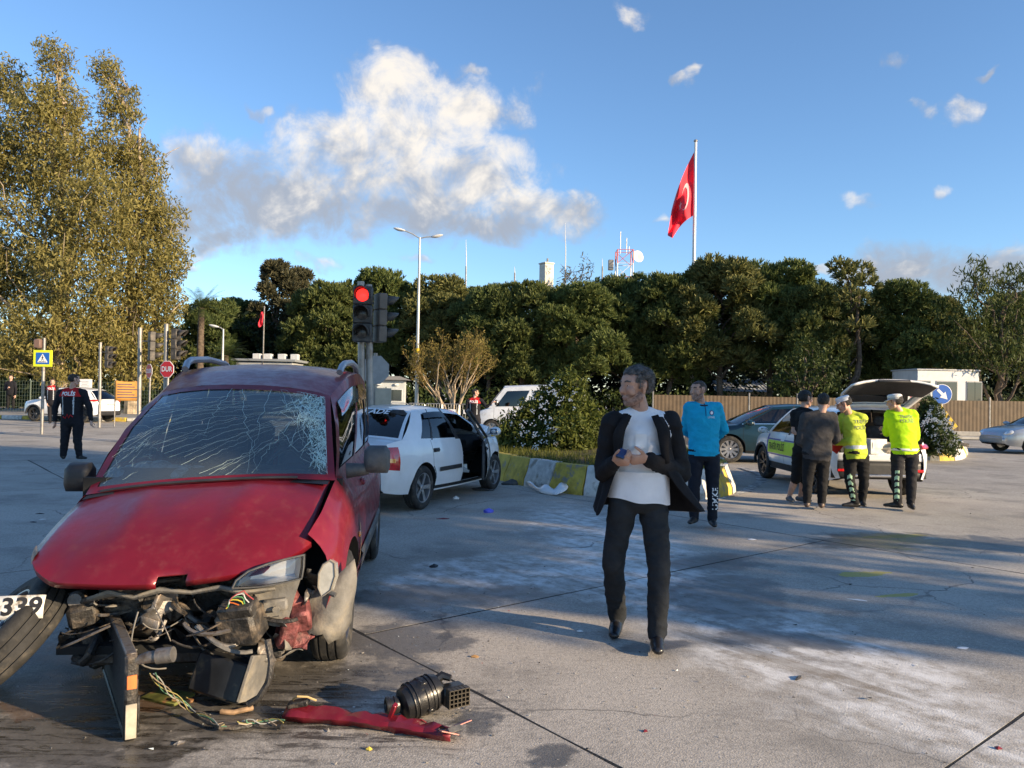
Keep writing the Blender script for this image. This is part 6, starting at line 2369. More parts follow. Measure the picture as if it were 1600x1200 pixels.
def tufts(centers, dirs, n, ln, wd, rng, spread=.8):
    """needle tufts: thin triangles fanning out of each centre"""
    m = len(centers)
    C = np.repeat(np.array(centers), n, axis=0)
    D = np.repeat(np.array(dirs), n, axis=0)
    d = D + rng.normal(size=(m * n, 3)) * spread
    d /= np.linalg.norm(d, axis=1)[:, None]
    s = np.cross(d, rng.normal(size=(m * n, 3)))
    s /= np.linalg.norm(s, axis=1)[:, None]
    l = ln * (.6 + .7 * rng.random(m * n))[:, None]
    V_ = np.stack([C - s * wd, C + s * wd, C + d * l + s * wd * .5, C + d * l - s * wd * .5], axis=1).reshape(-1, 3)
    return V_, np.arange(m * n * 4).reshape(-1, 4)


def limb(mb, a, b, ra, rb, rng, n=6, wob=.06):
    a, b = Vector(a), Vector(b)
    L_ = (b - a).length
    pts = [a.lerp(b, i / n) + Vector((rng.normal(), rng.normal(), rng.normal() * .4)) * L_ * wob * math.sin(math.pi * i / n) for i in range(n + 1)]
    mb.tube(pts, [ra + (rb - ra) * i / n for i in range(n + 1)], 8)
    return pts


# ---------- pines: a forked trunk and a lobed, tufted crown (base at the origin, 11 m tall)
def pine_mesh(seed, h=11.0, w=5.2, bare=.34, mat_=None, lobes=38, dens=1.25):
    rng = np.random.default_rng(seed)
    mb = MB()
    top = Vector((rng.normal() * .3, rng.normal() * .3, h * .80))
    limb(mb, (0, 0, 0), top, .24, .07, rng, 8, .02)
    C, D = [], []
    for k in range(lobes):
        f = (k + .5) / lobes
        z = h * (bare + (1 - bare) * (f ** .85) * .93)
        ring = w * .5 * math.sin(math.pi * min(1, .18 + .74 * ((z / h - bare) / (1 - bare)))) ** .8
        a = k * 2.4 + rng.normal() * .4
        rr = ring * (.35 + .6 * rng.random())
        c = np.array([math.cos(a) * rr, math.sin(a) * rr, z])
        lr = (.62 + .5 * rng.random()) * w / 5.2
        if k % 2 == 0:
            limb(mb, (0, 0, max(h * .28, z - 1.6)), c, .07, .03, rng, 4, .06)
        nt = int(95 * dens * lr)
        d = rng.normal(size=(nt, 3))
        d[:, 2] = np.abs(d[:, 2]) * .9 - .25
        d /= np.linalg.norm(d, axis=1)[:, None]
        C.append(c + d * np.array([lr, lr, lr * .85]) * (.72 + .3 * rng.random((nt, 1))))
        dd = d * .7
        dd[:, 2] += .75
        D.append(dd)
    C, D = np.concatenate(C), np.concatenate(D)
    V_, F_ = tufts(C, D, 10, .36, .045, rng, .55)
    tm = MB()
    tm.v, tm.f, tm.m = mb.v, mb.f, mb.m
    to_ = tm.build('trunk', BARK)
    me = to_.data
    bpy.data.objects.remove(to_)
    return me, fast_mesh('crown', V_, F_, mat_ or PINE)


PINES = [pine_mesh(1, w=6.4), pine_mesh(2, w=7.2, mat_=PINEM), pine_mesh(3, w=6.0, mat_=PINEL), pine_mesh(4, w=6.8, bare=.26, mat_=PINEO), pine_mesh(5, w=3.8, bare=.40, mat_=PINEL, lobes=17, dens=.55), pine_mesh(6, h=11, w=3.0, bare=.15, mat_=CONIF, lobes=30)]
tree_labels = {}


def tree(meshes, label, px, topy, Y, rz, wk=1.0, group='pine trees behind the junction', h0=11.0, name='pine_tree', cat='tree'):
    tp = at(px, topy, Y)
    s = tp.z / h0 * .93
    t_ = thing(name, label, cat, (tp.x, Y, 0), rz, group)
    t_.scale = (s * wk, s * wk, s)
    link('trunk', meshes[0], t_)
    link('crown', meshes[1], t_)
    return t_


TREES = [(0, 335, 462, 57, 1.0, 'dark pine beside the tall eucalyptus'), (3, 515, 430, 55, 1.05, 'round pine behind the red traffic light'), (1, 600, 418, 57, 1.0, 'broad pine to the right of the red traffic light'),
         (2, 690, 424, 56, 1.1, 'sunlit pine behind the bare yellow tree'), (0, 765, 438, 52, 1.0, 'pine in front of the pale house'), (3, 820, 430, 51, 1.05, 'pine just left of the white chimney'),
         (1, 905, 440, 50, 1.1, 'dark pine right under the white chimney'), (0, 975, 424, 53, 1.1, 'dark pine below the radio mast'), (3, 1050, 416, 51, 1.05, 'dark pine left of the flagpole'),
         (2, 1130, 392, 50, 1.1, 'tallest pine just right of the flagpole'), (1, 1208, 404, 51, 1.05, 'tall pine behind the raised tailgate'), (3, 1268, 436, 48, .9, 'low dark pine left of the sparse pine'),
         (4, 1330, 386, 47, 1.15, 'sparse thin pine standing above its neighbours'), (1, 1405, 436, 48, 1.05, 'pine above the white guard booth'), (2, 1462, 458, 49, 1.0, 'small pale pine between guard booth and willow'),
         (5, 432, 384, 60, 1.0, 'grey green conifer with the tallest spire'), (5, 466, 396, 61, .9, 'second grey green conifer with a lower spire'), (0, 565, 446, 62, 1.2, 'pine in the back row behind the street lamp'),
         (3, 880, 458, 62, 1.2, 'pine in the back row right of the chimney'), (1, 1010, 450, 63, 1.2, 'pine in the back row between mast and flagpole'), (0, 385, 462, 62, 1.1, 'pine in the back row left of the grey conifers'),
         (3, 735, 440, 63, 1.2, 'pine in the back row behind the bare tree'), (0, 1290, 446, 60, 1.3, 'pine in the back row behind the open tailgate'), (2, 1590, 448, 60, 1.2, 'pine in the back row behind the willow')]
for i, (k, px, ty_, Y, wk, lb) in enumerate(TREES):
    tree(PINES[k], lb, px, ty_, Y, i * 1.7, wk)


# ---------- tall eucalyptus trees
def lobed_tree(name, label, Y, basepx, lobes, leafm, barkm, nleaf, lsize, seed, trunkr=.35, group=None, clump=.48, aspect=.28, droop=.9, cat='tree', limbs=True):
    """lobes are crown masses given as (px, py, half width px, half height px, depth offset)"""
    rng = np.random.default_rng(seed)
    b = at(basepx, 620, Y)
    base = Vector((b.x, Y, 0))
    t_ = thing(name, label, cat, base, 0, group)
    mb = MB()
    C, Rd = [], []
    for (px, py, rx, ry, dy) in lobes:
        p = at(px, py, Y + dy) - base
        ax, az = rx / 1200 * Y, ry / 1200 * Y
        n = int(nleaf * ax * az)
        d = rng.normal(size=(n, 3))
        d /= np.linalg.norm(d, axis=1)[:, None]
        rr = rng.random((n, 1)) ** .40
        C.append(np.array(p) + d * rr * np.array([ax, ax * .9, az]))
        if limbs:
            st_ = Vector((p.x * .15, p.y * .15, max(1.5, p.z - az * 1.5 - 1.0)))
            pts = limb(mb, st_, p + Vector((0, 0, az * .35)), trunkr * .38, .03, rng, 6, .07)
            for k in range(5):
                q = pts[2 + k % 4]
                e = p + Vector((rng.normal() * ax * .6, rng.normal() * ax * .5, rng.normal() * az * .5))
                limb(mb, q, e, .045, .012, rng, 4, .08)
    C = np.concatenate(C)
    Rd = np.full((len(C), 3), clump)
    tz = max(c[2] for c in C) * .80
    limb(mb, (0, 0, 0), (rng.normal() * .4, 0, tz), trunkr, .06, rng, 10, .025)
    mb.build('trunk', barkm, t_)
    V_, F_ = leaves(C, Rd, 16, lsize, aspect, rng, droop)
    link('crown', fast_mesh('crown', V_, F_, leafm), t_)
    return t_


lobed_tree('eucalyptus_tree', 'tall eucalyptus with golden leaves, its double top highest at the left', 44.0, 92,
           [(85, 92, 30, 30, 0), (100, 165, 40, 44, .5), (60, 180, 52, 55, -.5), (30, 250, 60, 60, .5), (100, 260, 60, 70, 0), (150, 330, 60, 70, -1), (60, 350, 70, 70, 0), (30, 430, 70, 60, 1),
            (120, 430, 70, 65, -1), (60, 510, 70, 50, -1), (140, 520, 60, 50, 0), (10, 130, 40, 40, 1), (-30, 250, 60, 90, 0), (-30, 420, 60, 90, 0), (20, 560, 60, 30, 0), (100, 585, 50, 18, -.5)], EUC, PALEBARK, 62, .135, 41, .42, 'eucalyptus trees')
lobed_tree('eucalyptus_tree', 'broad eucalyptus with golden leaves beside the traffic lights', 46.0, 205,
           [(166, 112, 24, 28, 0), (188, 165, 36, 40, 0), (175, 240, 55, 55, 0), (220, 260, 40, 45, .5), (200, 320, 60, 55, 0), (245, 340, 45, 45, 0), (215, 410, 66, 55, -1), (262, 400, 34, 40, 0), (200, 480, 66, 50, 0),
            (250, 470, 45, 45, 0), (180, 545, 60, 42, -1), (240, 540, 48, 40, 0), (215, 585, 50, 20, 0)], EUC, PALEBARK, 62, .135, 42, .42, 'eucalyptus trees')
lobed_tree('willow_tree', 'loose light green tree with drooping twigs at the right edge', 44.0, 1560,
           [(1525, 440, 34, 32, 0), (1575, 440, 40, 30, 1), (1520, 490, 50, 42, 0), (1590, 500, 52, 48, 0), (1545, 545, 60, 40, -.5), (1610, 560, 50, 40, 0), (1505, 560, 40, 36, 0)], OLIVE, BARK, 28, .17, 43, .25, None, .5, .2, 1.4)
lobed_tree('shrub_tree', 'dense dark shrubby tree behind the fence left of the tailgate', 41.0, 1262, [(1240, 590, 34, 34, 0), (1285, 585, 34, 40, 0), (1270, 555, 30, 30, .5)], SHRUBD, BARK, 30, .11, 44, .12, None, .35, .4, .2)
lobed_tree('bare_top_tree', 'thin wispy tree rising behind the white chimney', 68.0, 900, [(890, 425, 22, 20, 0), (912, 420, 20, 20, 0), (900, 445, 34, 18, 0)], CONIF, BARK, 5, .16, 45, .15, None, .5, .25, .2)

# ---------- dark undergrowth below the pines: one mass nobody could count
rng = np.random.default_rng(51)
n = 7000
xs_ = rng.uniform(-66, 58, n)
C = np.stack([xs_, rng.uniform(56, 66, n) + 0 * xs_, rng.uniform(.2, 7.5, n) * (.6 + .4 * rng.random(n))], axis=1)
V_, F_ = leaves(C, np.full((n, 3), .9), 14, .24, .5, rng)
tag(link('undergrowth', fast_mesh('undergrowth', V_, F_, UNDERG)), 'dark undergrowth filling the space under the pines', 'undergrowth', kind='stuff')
C = np.stack([rng.uniform(-52, 40, 1500), rng.uniform(47, 53, 1500), rng.uniform(.1, 2.0, 1500)], axis=1)
V_, F_ = leaves(C, np.full((1500, 3), .55), 14, .13, .5, rng)
tag(link('low_hedge', fast_mesh('low_hedge', V_, F_, SHRUBD)), 'low dark hedge plants along the far road edge', 'hedge', kind='stuff')


# ---------- palms
def palm(label, px, topy, Y, seed, span=2.2):
    rng = np.random.default_rng(seed)
    tp = at(px, topy, Y)
    t_ = thing('palm_tree', label, 'palm tree', (tp.x, Y, 0), 0, 'palms in front of the pines')
    h = tp.z - .6
    mb = MB()
    mb.tube([(0, 0, h * k / 8) for k in range(9)], [.26 - .06 * k / 8 + .02 * (k % 2) for k in range(9)], 10)
    mb.build('trunk', BARK, t_)
    V_, F_ = [], []
    o = 0
    for k in range(30):
        a = k * 2.39996
        el = R(rng.uniform(-25, 75))
        d = Vector((math.cos(a) * math.cos(el), math.sin(a) * math.cos(el), math.sin(el)))
        p = Vector((0, 0, h))
        ln = span * (.8 + .3 * rng.random())
        pts = []
        for i in range(10):
            pts.append(p.copy())
            p = p + d * ln / 9
            d = (d + Vector((0, 0, -.13))).normalized()
        for i in range(1, 10):
            tg_ = (pts[i] - pts[i - 1]).normalized()
            sd = tg_.cross(Vector((0, 0, 1))).normalized()
            w_ = .42 * math.sin(math.pi * (i + .6) / 11)
            for sg in (-1, 1):
                for j in range(2):
                    b_ = pts[i - 1].lerp(pts[i], j * .5)
                    e = b_ + (sd * sg + tg_ * .55 + Vector((0, 0, -.18))).normalized() * w_ * (.9 + .2 * rng.random())
                    V_ += [b_, b_ + tg_ * .045, e + tg_ * .01, e]
                    F_.append((o, o + 1, o + 2, o + 3))
                    o += 4
    link('crown', fast_mesh('crown', np.array([tuple(v) for v in V_]), np.array(F_), SHRUBD), t_)


palm('taller palm whose crown shows beside the golden eucalyptus', 315, 468, 54, 61, 2.0)
palm('short palm behind the small street lamp', 352, 540, 46, 62, 1.7)


# ---------- bare yellow tree
def twiggy(label, px, Y, H_, seed):
    rng = np.random.default_rng(seed)
    b = at(px, 622, Y)
    t_ = thing('bare_tree', label, 'tree', (b.x, Y, 0))
    mb, tw = MB(), MB()
    C = []

    def grow(mbx, p, d, ln, r, lev):
        pts = [p]
        for i in range(4):
            d = (d + Vector((rng.normal(), rng.normal(), rng.normal() * .5)) * .10 + Vector((0, 0, .04))).normalized()
            pts.append(pts[-1] + d * ln / 4)
        mbx.tube(pts, [r * (1 - .4 * i / 4) for i in range(5)], 6 if lev < 2 else 4, caps=False)
        if lev >= 2:
            C.extend(pts[2:])
        if lev < 4:
            for k in range(3 if lev < 3 else 2):
                q = pts[2 + k % 3]
                sp = .42
                grow(tw if lev >= 1 else mb, q, (d + Vector((rng.normal() * sp, rng.normal() * sp, .12))).normalized(), ln * .66, r * .52, lev + 1)
    for k in range(7):
        a = k * .9
        grow(mb, Vector((0, 0, .0)), Vector((math.cos(a) * .34, math.sin(a) * .34, 1)).normalized(), H_ * .42, .07, 0)
    mb.build('trunk', PALEBARK, t_)
    tw.build('twigs', M('yellow_twig', (.22, .15, .055), .8, nv=.3), t_)
    V_, F_ = leaves([tuple(c) for c in C], np.full((len(C), 3), .2), 3, .07, .3, rng)
    link('crown', fast_mesh('crown', V_, F_, leafmat('sprouting_leaf', (.10, .085, .02), (.24, .19, .05), .3)), t_)


twiggy('bare fan shaped tree with yellow twigs beside the lamp post', 708, 37.0, 4.9, 71)


# ---------- kerbed islands
YEL = M('worn_yellow_paint', (.52, .38, .06), .8, nv=.25, ns=6, bump=.4, bs=30, dirt=((.25, .23, .19, 1), .53, .68, 5.0))
WHT = M('worn_white_paint', (.58, .57, .53), .8, nv=.2, ns=6, bump=.4, bs=30, dirt=((.26, .24, .2, 1), .53, .70, 5.0))
SOIL = M('soil', (.06, .045, .025), .95, nv=.4, ns=5, bump=.6, bs=20)
GRASS = leafmat('grass_blade', (.055, .075, .012), (.17, .17, .035), .35)


def island(name, label, pts, hgt, blk, seed, first=0):
    pts = [Vector((p[0], p[1], 0)) for p in pts]
    # smooth closed outline
    out = []
    n = len(pts)
    for i in range(n):
        p0, p1, p2, p3 = pts[i - 1], pts[i], pts[(i + 1) % n], pts[(i + 2) % n]
        for k in range(8):
            t = k / 8
            out.append(.5 * ((2 * p1) + (p2 - p0) * t + (2 * p0 - 5 * p1 + 4 * p2 - p3) * t * t + (3 * p1 - p0 - 3 * p2 + p3) * t ** 3))
    ln = [0]
    for i in range(len(out)):
        ln.append(ln[-1] + (out[(i + 1) % len(out)] - out[i]).length)
    tot = ln[-1]

    def pos(s):
        s = s % tot
        i = max(0, min(len(out) - 1, int(np.searchsorted(ln, s, side='right')) - 1))
        f = (s - ln[i]) / max(1e-6, ln[i + 1] - ln[i])
        return out[i].lerp(out[(i + 1) % len(out)], f)
    cen = sum(out, Vector()) / len(out)
    root = thing(name, label, 'traffic island', cen)
    rng = random.Random(seed)
    nb = int(tot / blk)
    for b in range(nb):
        s0, s1 = tot * b / nb + .012, tot * (b + 1) / nb - .012
        mb = MB()
        hh = hgt * (1 + rng.uniform(-.03, .03))
        rows = []
        m = 3
        dy_ = rng.uniform(-.012, .012)
        for k in range(m + 1):
            p = pos(s0 + (s1 - s0) * k / m)
            d = (pos(s0 + (s1 - s0) * k / m + .02) - pos(s0 + (s1 - s0) * k / m - .02)).normalized()
            nn = Vector((d.y, -d.x, 0))
            if nn.dot(p - cen) < 0:
                nn = -nn
            j = lambda: rng.uniform(-.008, .008)
            rows.append([p - cen + nn * (o_ + dy_ + j()) + Vector((0, 0, z_)) for o_, z_ in ((-.26, -.02), (-.26, hh), (-.12 + .02, hh), (-.09, hh - .03), (-.03, hh * .55), (.03, hh * .25), (.04, -.02))])
        mb.grid(rows)
        mb.add(rows[0], [tuple(range(7))])
        mb.add(rows[-1], [tuple(range(7))])
        mb.build('kerb_block', (YEL, WHT)[(b + first) % 2] if rng.random() > .06 else WHT, root, angle=25)
    inner = [p + (cen - p).normalized() * .24 for p in out]
    mb = MB()
    z_ = hgt - .05
    mb.add([(p.x - cen.x, p.y - cen.y, z_) for p in inner] + [(0, 0, z_ + .12)], [(i, (i + 1) % len(inner), len(inner)) for i in range(len(inner))])
    mb.build('soil_bed', SOIL, root)
    return root, cen, inner, z_


I1 = [gnd(790, 752), gnd(850, 765), gnd(922, 775), (2.5, 11.7), (3.55, 12.5), (4.05, 14.4), (4.1, 17.5), (3.6, 22.0), (1.6, 25), (-.8, 24), (-1.2, 19), (-.75, 15.6)]
isl, icen, inner, iz = island('traffic_island', 'grassy traffic island with yellow and white kerb blocks and a bush', I1, .46, .72, 81)


def inside(poly, x, y):
    c = False
    n = len(poly)
    for i in range(n):
        a, b = poly[i], poly[(i + 1) % n]
        if (a.y > y) != (b.y > y) and x < (b.x - a.x) * (y - a.y) / (b.y - a.y) + a.x:
            c = not c
    return c


def grass(name, label, poly, z, n, seed, hmin=.07, hmax=.17):
    rng = np.random.default_rng(seed)
    xs0, xs1 = min(p.x for p in poly), max(p.x for p in poly)
    ys0, ys1 = min(p.y for p in poly), max(p.y for p in poly)
    P = []
    while len(P) < n:
        x, y = rng.uniform(xs0, xs1), rng.uniform(ys0, ys1)
        if inside(poly, x, y):
            P.append((x, y))
    P = np.array(P)
    k = 3
    P = np.repeat(P, k, axis=0) + rng.normal(size=(n * k, 2)) * .03
    z0 = np.full((len(P), 1), z)
    B = np.concatenate([P, z0], axis=1)
    a = rng.uniform(0, 6.28, len(P))
    w_ = np.stack([np.cos(a), np.sin(a), 0 * a], axis=1) * .007
    h = rng.uniform(hmin, hmax, len(P))[:, None]
    tip = B + np.concatenate([rng.normal(size=(len(P), 2)) * .05, h], axis=1)
    V_ = np.stack([B - w_, B + w_, tip], axis=1).reshape(-1, 3)
    return tag(link(name, fast_mesh(name, V_, np.arange(len(P) * 3).reshape(-1, 3), GRASS)), label, 'grass', kind='stuff')


grass('grass', 'tufted grass growing on the kerbed island', inner, iz + .0, 11000, 91)


def bush(label, c, rad, leafm, n, lsize, seed, flowers=0, fside=None):
    rng = np.random.default_rng(seed)
    t_ = thing('flowering_bush', label, 'bush', c, 0, 'flowering bushes on the islands')
    C = []
    for k in range(n):
        d = rng.normal(size=3)
        d /= np.linalg.norm(d)
        d[2] = abs(d[2])
        k_ = 1 + .13 * math.sin(d[0] * 5 + seed) + .12 * math.sin(d[1] * 6 + 2) + .10 * math.sin(d[2] * 7)
        C.append(d * np.array(rad) * k_ * rng.random() ** .3)
    V_, F_ = leaves(C, np.full((n, 3), .16), 16, lsize, .35, rng, -.4)
    link('crown', fast_mesh('crown', V_, F_, leafm), t_)
    mb = MB()
    for k in range(9):
        a = k * .7
        limb(mb, (0.1 * math.cos(a), .1 * math.sin(a), 0), (rad[0] * .6 * math.cos(a), rad[1] * .6 * math.sin(a), rad[2] * .6), .025, .01, rng, 4)
    mb.build('stems', BARK, t_)
    fm = MB()
    for k in range(flowers):
        d = rng.normal(size=3)
        d[1] = -abs(d[1]) - .25
        d[2] = abs(d[2]) * .9
        if fside:
            d[0] = d[0] * .45 + fside
        d /= np.linalg.norm(d)
        p = Vector(d * np.array(rad) * rng.uniform(.98, 1.12))
        for j in range(7):
            q = p + Vector(rng.normal(size=3)) * .028
            s_ = .013
            fm.add([q + Vector((-s_, 0, -s_)), q + Vector((s_, -.01, -s_ * .5)), q + Vector((s_ * .4, -.004, s_)), q + Vector((-s_, .006, s_ * .6))], [(0, 1, 2, 3)])
    fo_ = fm.build('flowers', FLOWER, t_, smooth=False)
    fo_['kind'] = 'stuff'
    return t_


bc = at(872, 700, 16.2)
bush('large round bush with white flower heads behind the kerb blocks', (bc.x, 16.2, iz), (1.02, .92, 1.36), SHRUB, 1900, .055, 101, 60, -.45)
b2 = at(930, 690, 17.6)
bush('lower yellow green bush spilling behind the walking man', (b2.x, 17.6, iz), (.75, .7, .75), SHRUB, 700, .055, 103, 0)

I2 = [gnd(1440, 717), gnd(1485, 719), gnd(1507, 714), gnd(1506, 702), gnd(1480, 692), gnd(1415, 692), gnd(1395, 702)]
isl2, icen2, inner2, iz2 = island('traffic_island', 'small far island with yellow and white kerb under the blue arrow sign', I2, .34, .62, 82, 1)
b3 = at(1452, 695, 20.6)
bush('bush with many white blossoms beside the blue arrow sign', (b3.x, 20.6, iz2), (.62, .6, 1.12), SHRUBD, 1000, .06, 102, 110, .1)
grass('grass', 'short grass on the small far island', inner2, iz2, 900, 92)

# ------------------------------------------------------------------ signals, signs, poles
GALV = M('galvanised_pole', (.27, .26, .245), .5, .6, nv=.2, ns=5, dirt=((.20, .17, .14, 1), .5, .7, 4))
SIGH = M('signal_housing', (.045, .042, .038), .55, nv=.25, ns=6, dirt=((.12, .10, .08, 1), .5, .72, 6))
SIGLIT = M('lit_signal_back', (.12, .10, .08), .6, nv=.2, ns=4)  # second head only: warm sunlight on its back put into the colour
LENSOFF = M('unlit_lens', (.05, .045, .04), .25, nv=.3, ns=20)
LENSRED = M('red_signal_light', (1.0, .02, .015), .3, emit=1.6)
REDS = M('sign_red', (.55, .012, .02), .4, nv=.06)
WHS = M('sign_white', (.75, .75, .75), .4)
BLS = M('sign_blue', (.012, .10, .42), .4, nv=.05)
YLS = M('sign_fluorescent', (.62, .70, .02), .5)
GRS = M('sign_back', (.30, .31, .32), .5, .4, nv=.1)


def signal_head(parent, c, facing, s=.30, lit=None, backm=None):
    """three-lamp head; facing = direction the lamps look"""
    f = Vector(facing).normalized()
    r_ = f.cross(Vector((0, 0, 1))).normalized()
    m = Matrix((r_, -f, Vector((0, 0, 1)))).transposed()
    c = Vector(c)
    ho_ = MB()
    for k in range(3):
        ho_.box(c + Vector((0, 0, (1 - k) * s)), (s, s * .55, s * .985), m, bev=.015)
    h_ = ho_.build('signal_housing', backm or SIGH, parent)
    for k in range(3):
        p = c + Vector((0, 0, (1 - k) * s)) + f * s * .285
        mm_ = Matrix((r_, Vector((0, 0, 1)), f)).transposed()
        mb = MB().lathe([(.001, s * .06), (s * .2, s * .05), (s * .34, .0)], 20, p, mm_)
        mb.build('lens', LENSRED if lit == k else LENSOFF, h_)
        vz = MB()
        P = []
        for i in range(17):
            a = R(-25 + 230 * i / 16)
            q = r_ * math.cos(a) * s * .40 + Vector((0, 0, math.sin(a) * s * .40))
            dp = .55 + .42 * math.sin(a)
            P.append([p + q, p + q + f * s * max(.12, dp) * .95])
        vz.grid(P)
        vz.build('visor', SIGH, h_, solid=.006)
    return h_


def pole(parent, a, b, r=.055, name='pole', m=None):
    return MB().tube([a, Vector(a).lerp(Vector(b), .5), b], r, 12).build(name, m or GALV, parent)


Y0 = 11.9
tb = at(566, 760, Y0)
tl_ = thing('traffic_light', 'traffic light showing red above the wrecked van, with a second head turned away', 'traffic light', (tb.x, Y0, 0))
q0 = Vector((tb.x, Y0, 0))
pole(tl_, (0, 0, 0), at(564, 440, Y0) - q0, .055)
pole(tl_, (.13, .05, 0), at(575, 444, Y0) - q0 + Vector((0, .05, 0)), .055)
hc = at(567, 491, Y0 - .16) - q0
signal_head(tl_, hc, (.05, -1, 0), .285, 0)
hc = at(594, 497, Y0 + .1) - q0
signal_head(tl_, hc, (.9, .55, 0), .255, None, SIGLIT)
# back of an octagonal sign and of a small panel on a post of its own
Ys = 13.6
so_ = at(586, 578, Ys)
sg_ = thing('stop_sign', 'back of an octagonal sign on its post behind the red signal', 'sign', (so_.x, Ys, 0))
pole(sg_, (0, .03, 0), (0, .03, so_.z + .3), .035)
MB().prism([(.27 * math.cos(R(22.5 + 45 * k)), .27 * math.sin(R(22.5 + 45 * k))) for k in range(8)], .012, (0, -.02, so_.z), rot(90)).build('sign_plate', GRS, sg_, smooth=False)
MB().box((.16, -.03, so_.z - .52), (.28, .015, .40), bev=.004).build('sign_panel', M('cream_sign_back', (.42, .38, .30), .6, nv=.1), sg_)


def octagon_sign(label, px, py, Y, rad, yaw, txt):
    p = at(px, py, Y)
    t_ = thing('stop_sign', label, 'sign', (p.x, Y, 0), yaw, 'red stop signs')
    pole(t_, (0, .04, 0), (0, .04, p.z + .1), .035)
    pl = MB().prism([(rad * math.cos(R(22.5 + 45 * k)), rad * math.sin(R(22.5 + 45 * k))) for k in range(8)], .012, (0, .006, p.z), rot(90)).build('sign_plate', WHS, t_, smooth=False)
    MB().prism([(rad * .93 * math.cos(R(22.5 + 45 * k)), rad * .93 * math.sin(R(22.5 + 45 * k))) for k in range(8)], .004, (0, -.006, p.z), rot(90)).build('sign_face', REDS, pl, smooth=False)
    lettering('sign_lettering', txt, rad * .78, WHS, (0, -.011, p.z), (1, 0, 0), (0, 0, 1), pl, bold=rad * .02, width=rad * 1.45)
    return t_


octagon_sign('red octagonal stop sign facing the camera just left of the wreck', 261, 577, 21.35, .25, R(-18), 'DUR')
octagon_sign('small red stop sign turned edge on, farther along the verge', 233, 580, 29.0, .29, R(-42), 'DUR')

for (px, py0, py1, Y, hx, hy, fac, lb) in ((157, 535, 612, 30.0, 170, 558, (.95, -.25, 0), 'traffic light on a pole behind the policeman, lamps turned right'),
                                         (219, 512, 650, 22.5, 237, 541, (.8, .6, 0), 'tall traffic light whose back shows beside the red stop signs'),
                                         (260, 506, 640, 21.5, 275, 538, (1, -.1, 0), 'traffic light just above the wreck roof with lamps turned right')):
    b_ = at(px, 600, Y)
    t_ = thing('traffic_light', lb, 'traffic light', (b_.x, Y, 0), 0, 'traffic lights along the left road')
    q0 = Vector((b_.x, Y, 0))
    pole(t_, (0, 0, 0), at(px, py0, Y) - q0, .06)
    signal_head(t_, at(hx, hy, Y) - q0, fac, .285, None)
    MB().tube([at(px, hy - 8, Y) - q0, at(hx, hy - 8, Y) - q0], .02, 6).build('bracket', GALV, t_)

# pedestrian crossing sign
Yp = 25.0
pp = at(67, 560, Yp)
ps = thing('crossing_sign', 'blue pedestrian crossing sign with a fluorescent border', 'sign', (pp.x, Yp, 0))
pole(ps, (0, .05, 0), (0, .05, at(67, 528, Yp).z), .05)
bs_ = MB().box((0, 0, pp.z), (.62, .02, .54), bev=.006).build('sign_border', YLS, ps)
MB().box((0, -.014, pp.z), (.44, .008, .38), bev=.003).build('sign_face', BLS, bs_)
MB().prism([(-.17, -.13), (.17, -.13), (0, .15)], .004, (0, -.019, pp.z), rot(90)).build('triangle', WHS, bs_, smooth=False)
fig = MB()
for (a, b, wd_) in (((0, .06), (0, .0), .028), ((0, .0), (-.035, -.07), .018), ((0, .0), (.04, -.07), .018), ((0, .05), (-.045, .0), .014), ((0, .05), (.04, .01), .014)):
    a, b = Vector(a), Vector(b)
    d = (b - a).normalized()
    nn = Vector((-d.y, d.x)) * wd_ / 2
    fig.add([(q.x, -.0245, pp.z + q.y) for q in (a + nn, b + nn, b - nn, a - nn)], [(0, 1, 2, 3)])
fig.add([(.017 * math.cos(k), -.0245, pp.z + .08 + .017 * math.sin(k)) for k in np.linspace(0, 6.28, 11)[:-1]], [tuple(range(10))])
for k in range(5):
    fig.add([(-.12 + .05 * k, -.0245, pp.z - .12), (-.09 + .05 * k, -.0245, pp.z - .12), (-.085 + .045 * k, -.0245, pp.z - .085), (-.11 + .045 * k, -.0245, pp.z - .085)], [(0, 1, 2, 3)])
fo_ = fig.build('walking_figure', INK, bs_, smooth=False)
fo_['kind'] = 'stuff'
MB().box((-.16, 0, at(60, 537, Yp).z), (.22, .20, .30), bev=.03).build('flasher_box', M('brown_box', (.16, .10, .08), .7), ps)

# blue arrow sign with its striped board
Ya = 20.9
pa = at(1472, 616, Ya)
as_ = thing('arrow_sign', 'round blue sign with a white arrow pointing down right', 'sign', (pa.x, Ya, iz2))
pz = pa.z - iz2
pole(as_, (0, .05, 0), (0, .05, pz + .2), .035)
mm_ = rot(90)
dk = MB().lathe([(.001, .008), (.262, .008), (.272, 0), (.262, -.012), (.001, -.012)], 32, (0, 0, pz), mm_).build('sign_plate', WHS, as_)
MB().disc(.258, 32, (0, -.0115, pz), mm_).build('sign_face', BLS, dk, smooth=False)
ar = [(-.155, .105), (-.105, .155), (.035, .02), (.085, .07), (.14, -.14), (-.07, -.085), (-.02, -.035)]
MB().prism(ar, .003, (0, -.0125, pz), mm_).build('arrow', WHS, dk, smooth=False)
sb = MB().box((.14, .0, pz - .62), (.16, .015, .75), rot(0, -38, 0), bev=.003).build('striped_board', M('sign_yellow', (.62, .42, .02), .5), as_)
for k in range(4):
    MB().prism([(-.075, -.33 + .2 * k), (.075, -.25 + .2 * k), (.075, -.16 + .2 * k), (-.075, -.24 + .2 * k)], .002, (.14, -.0085, pz - .62), rot(0, -38, 0) @ rot(90)).build('stripe', INK, sb, smooth=False)
MB().box((.45, .0, .18), (.6, .03, .10), rot(0, 8, 0), bev=.01).build('fallen_rail', GRIME, as_)

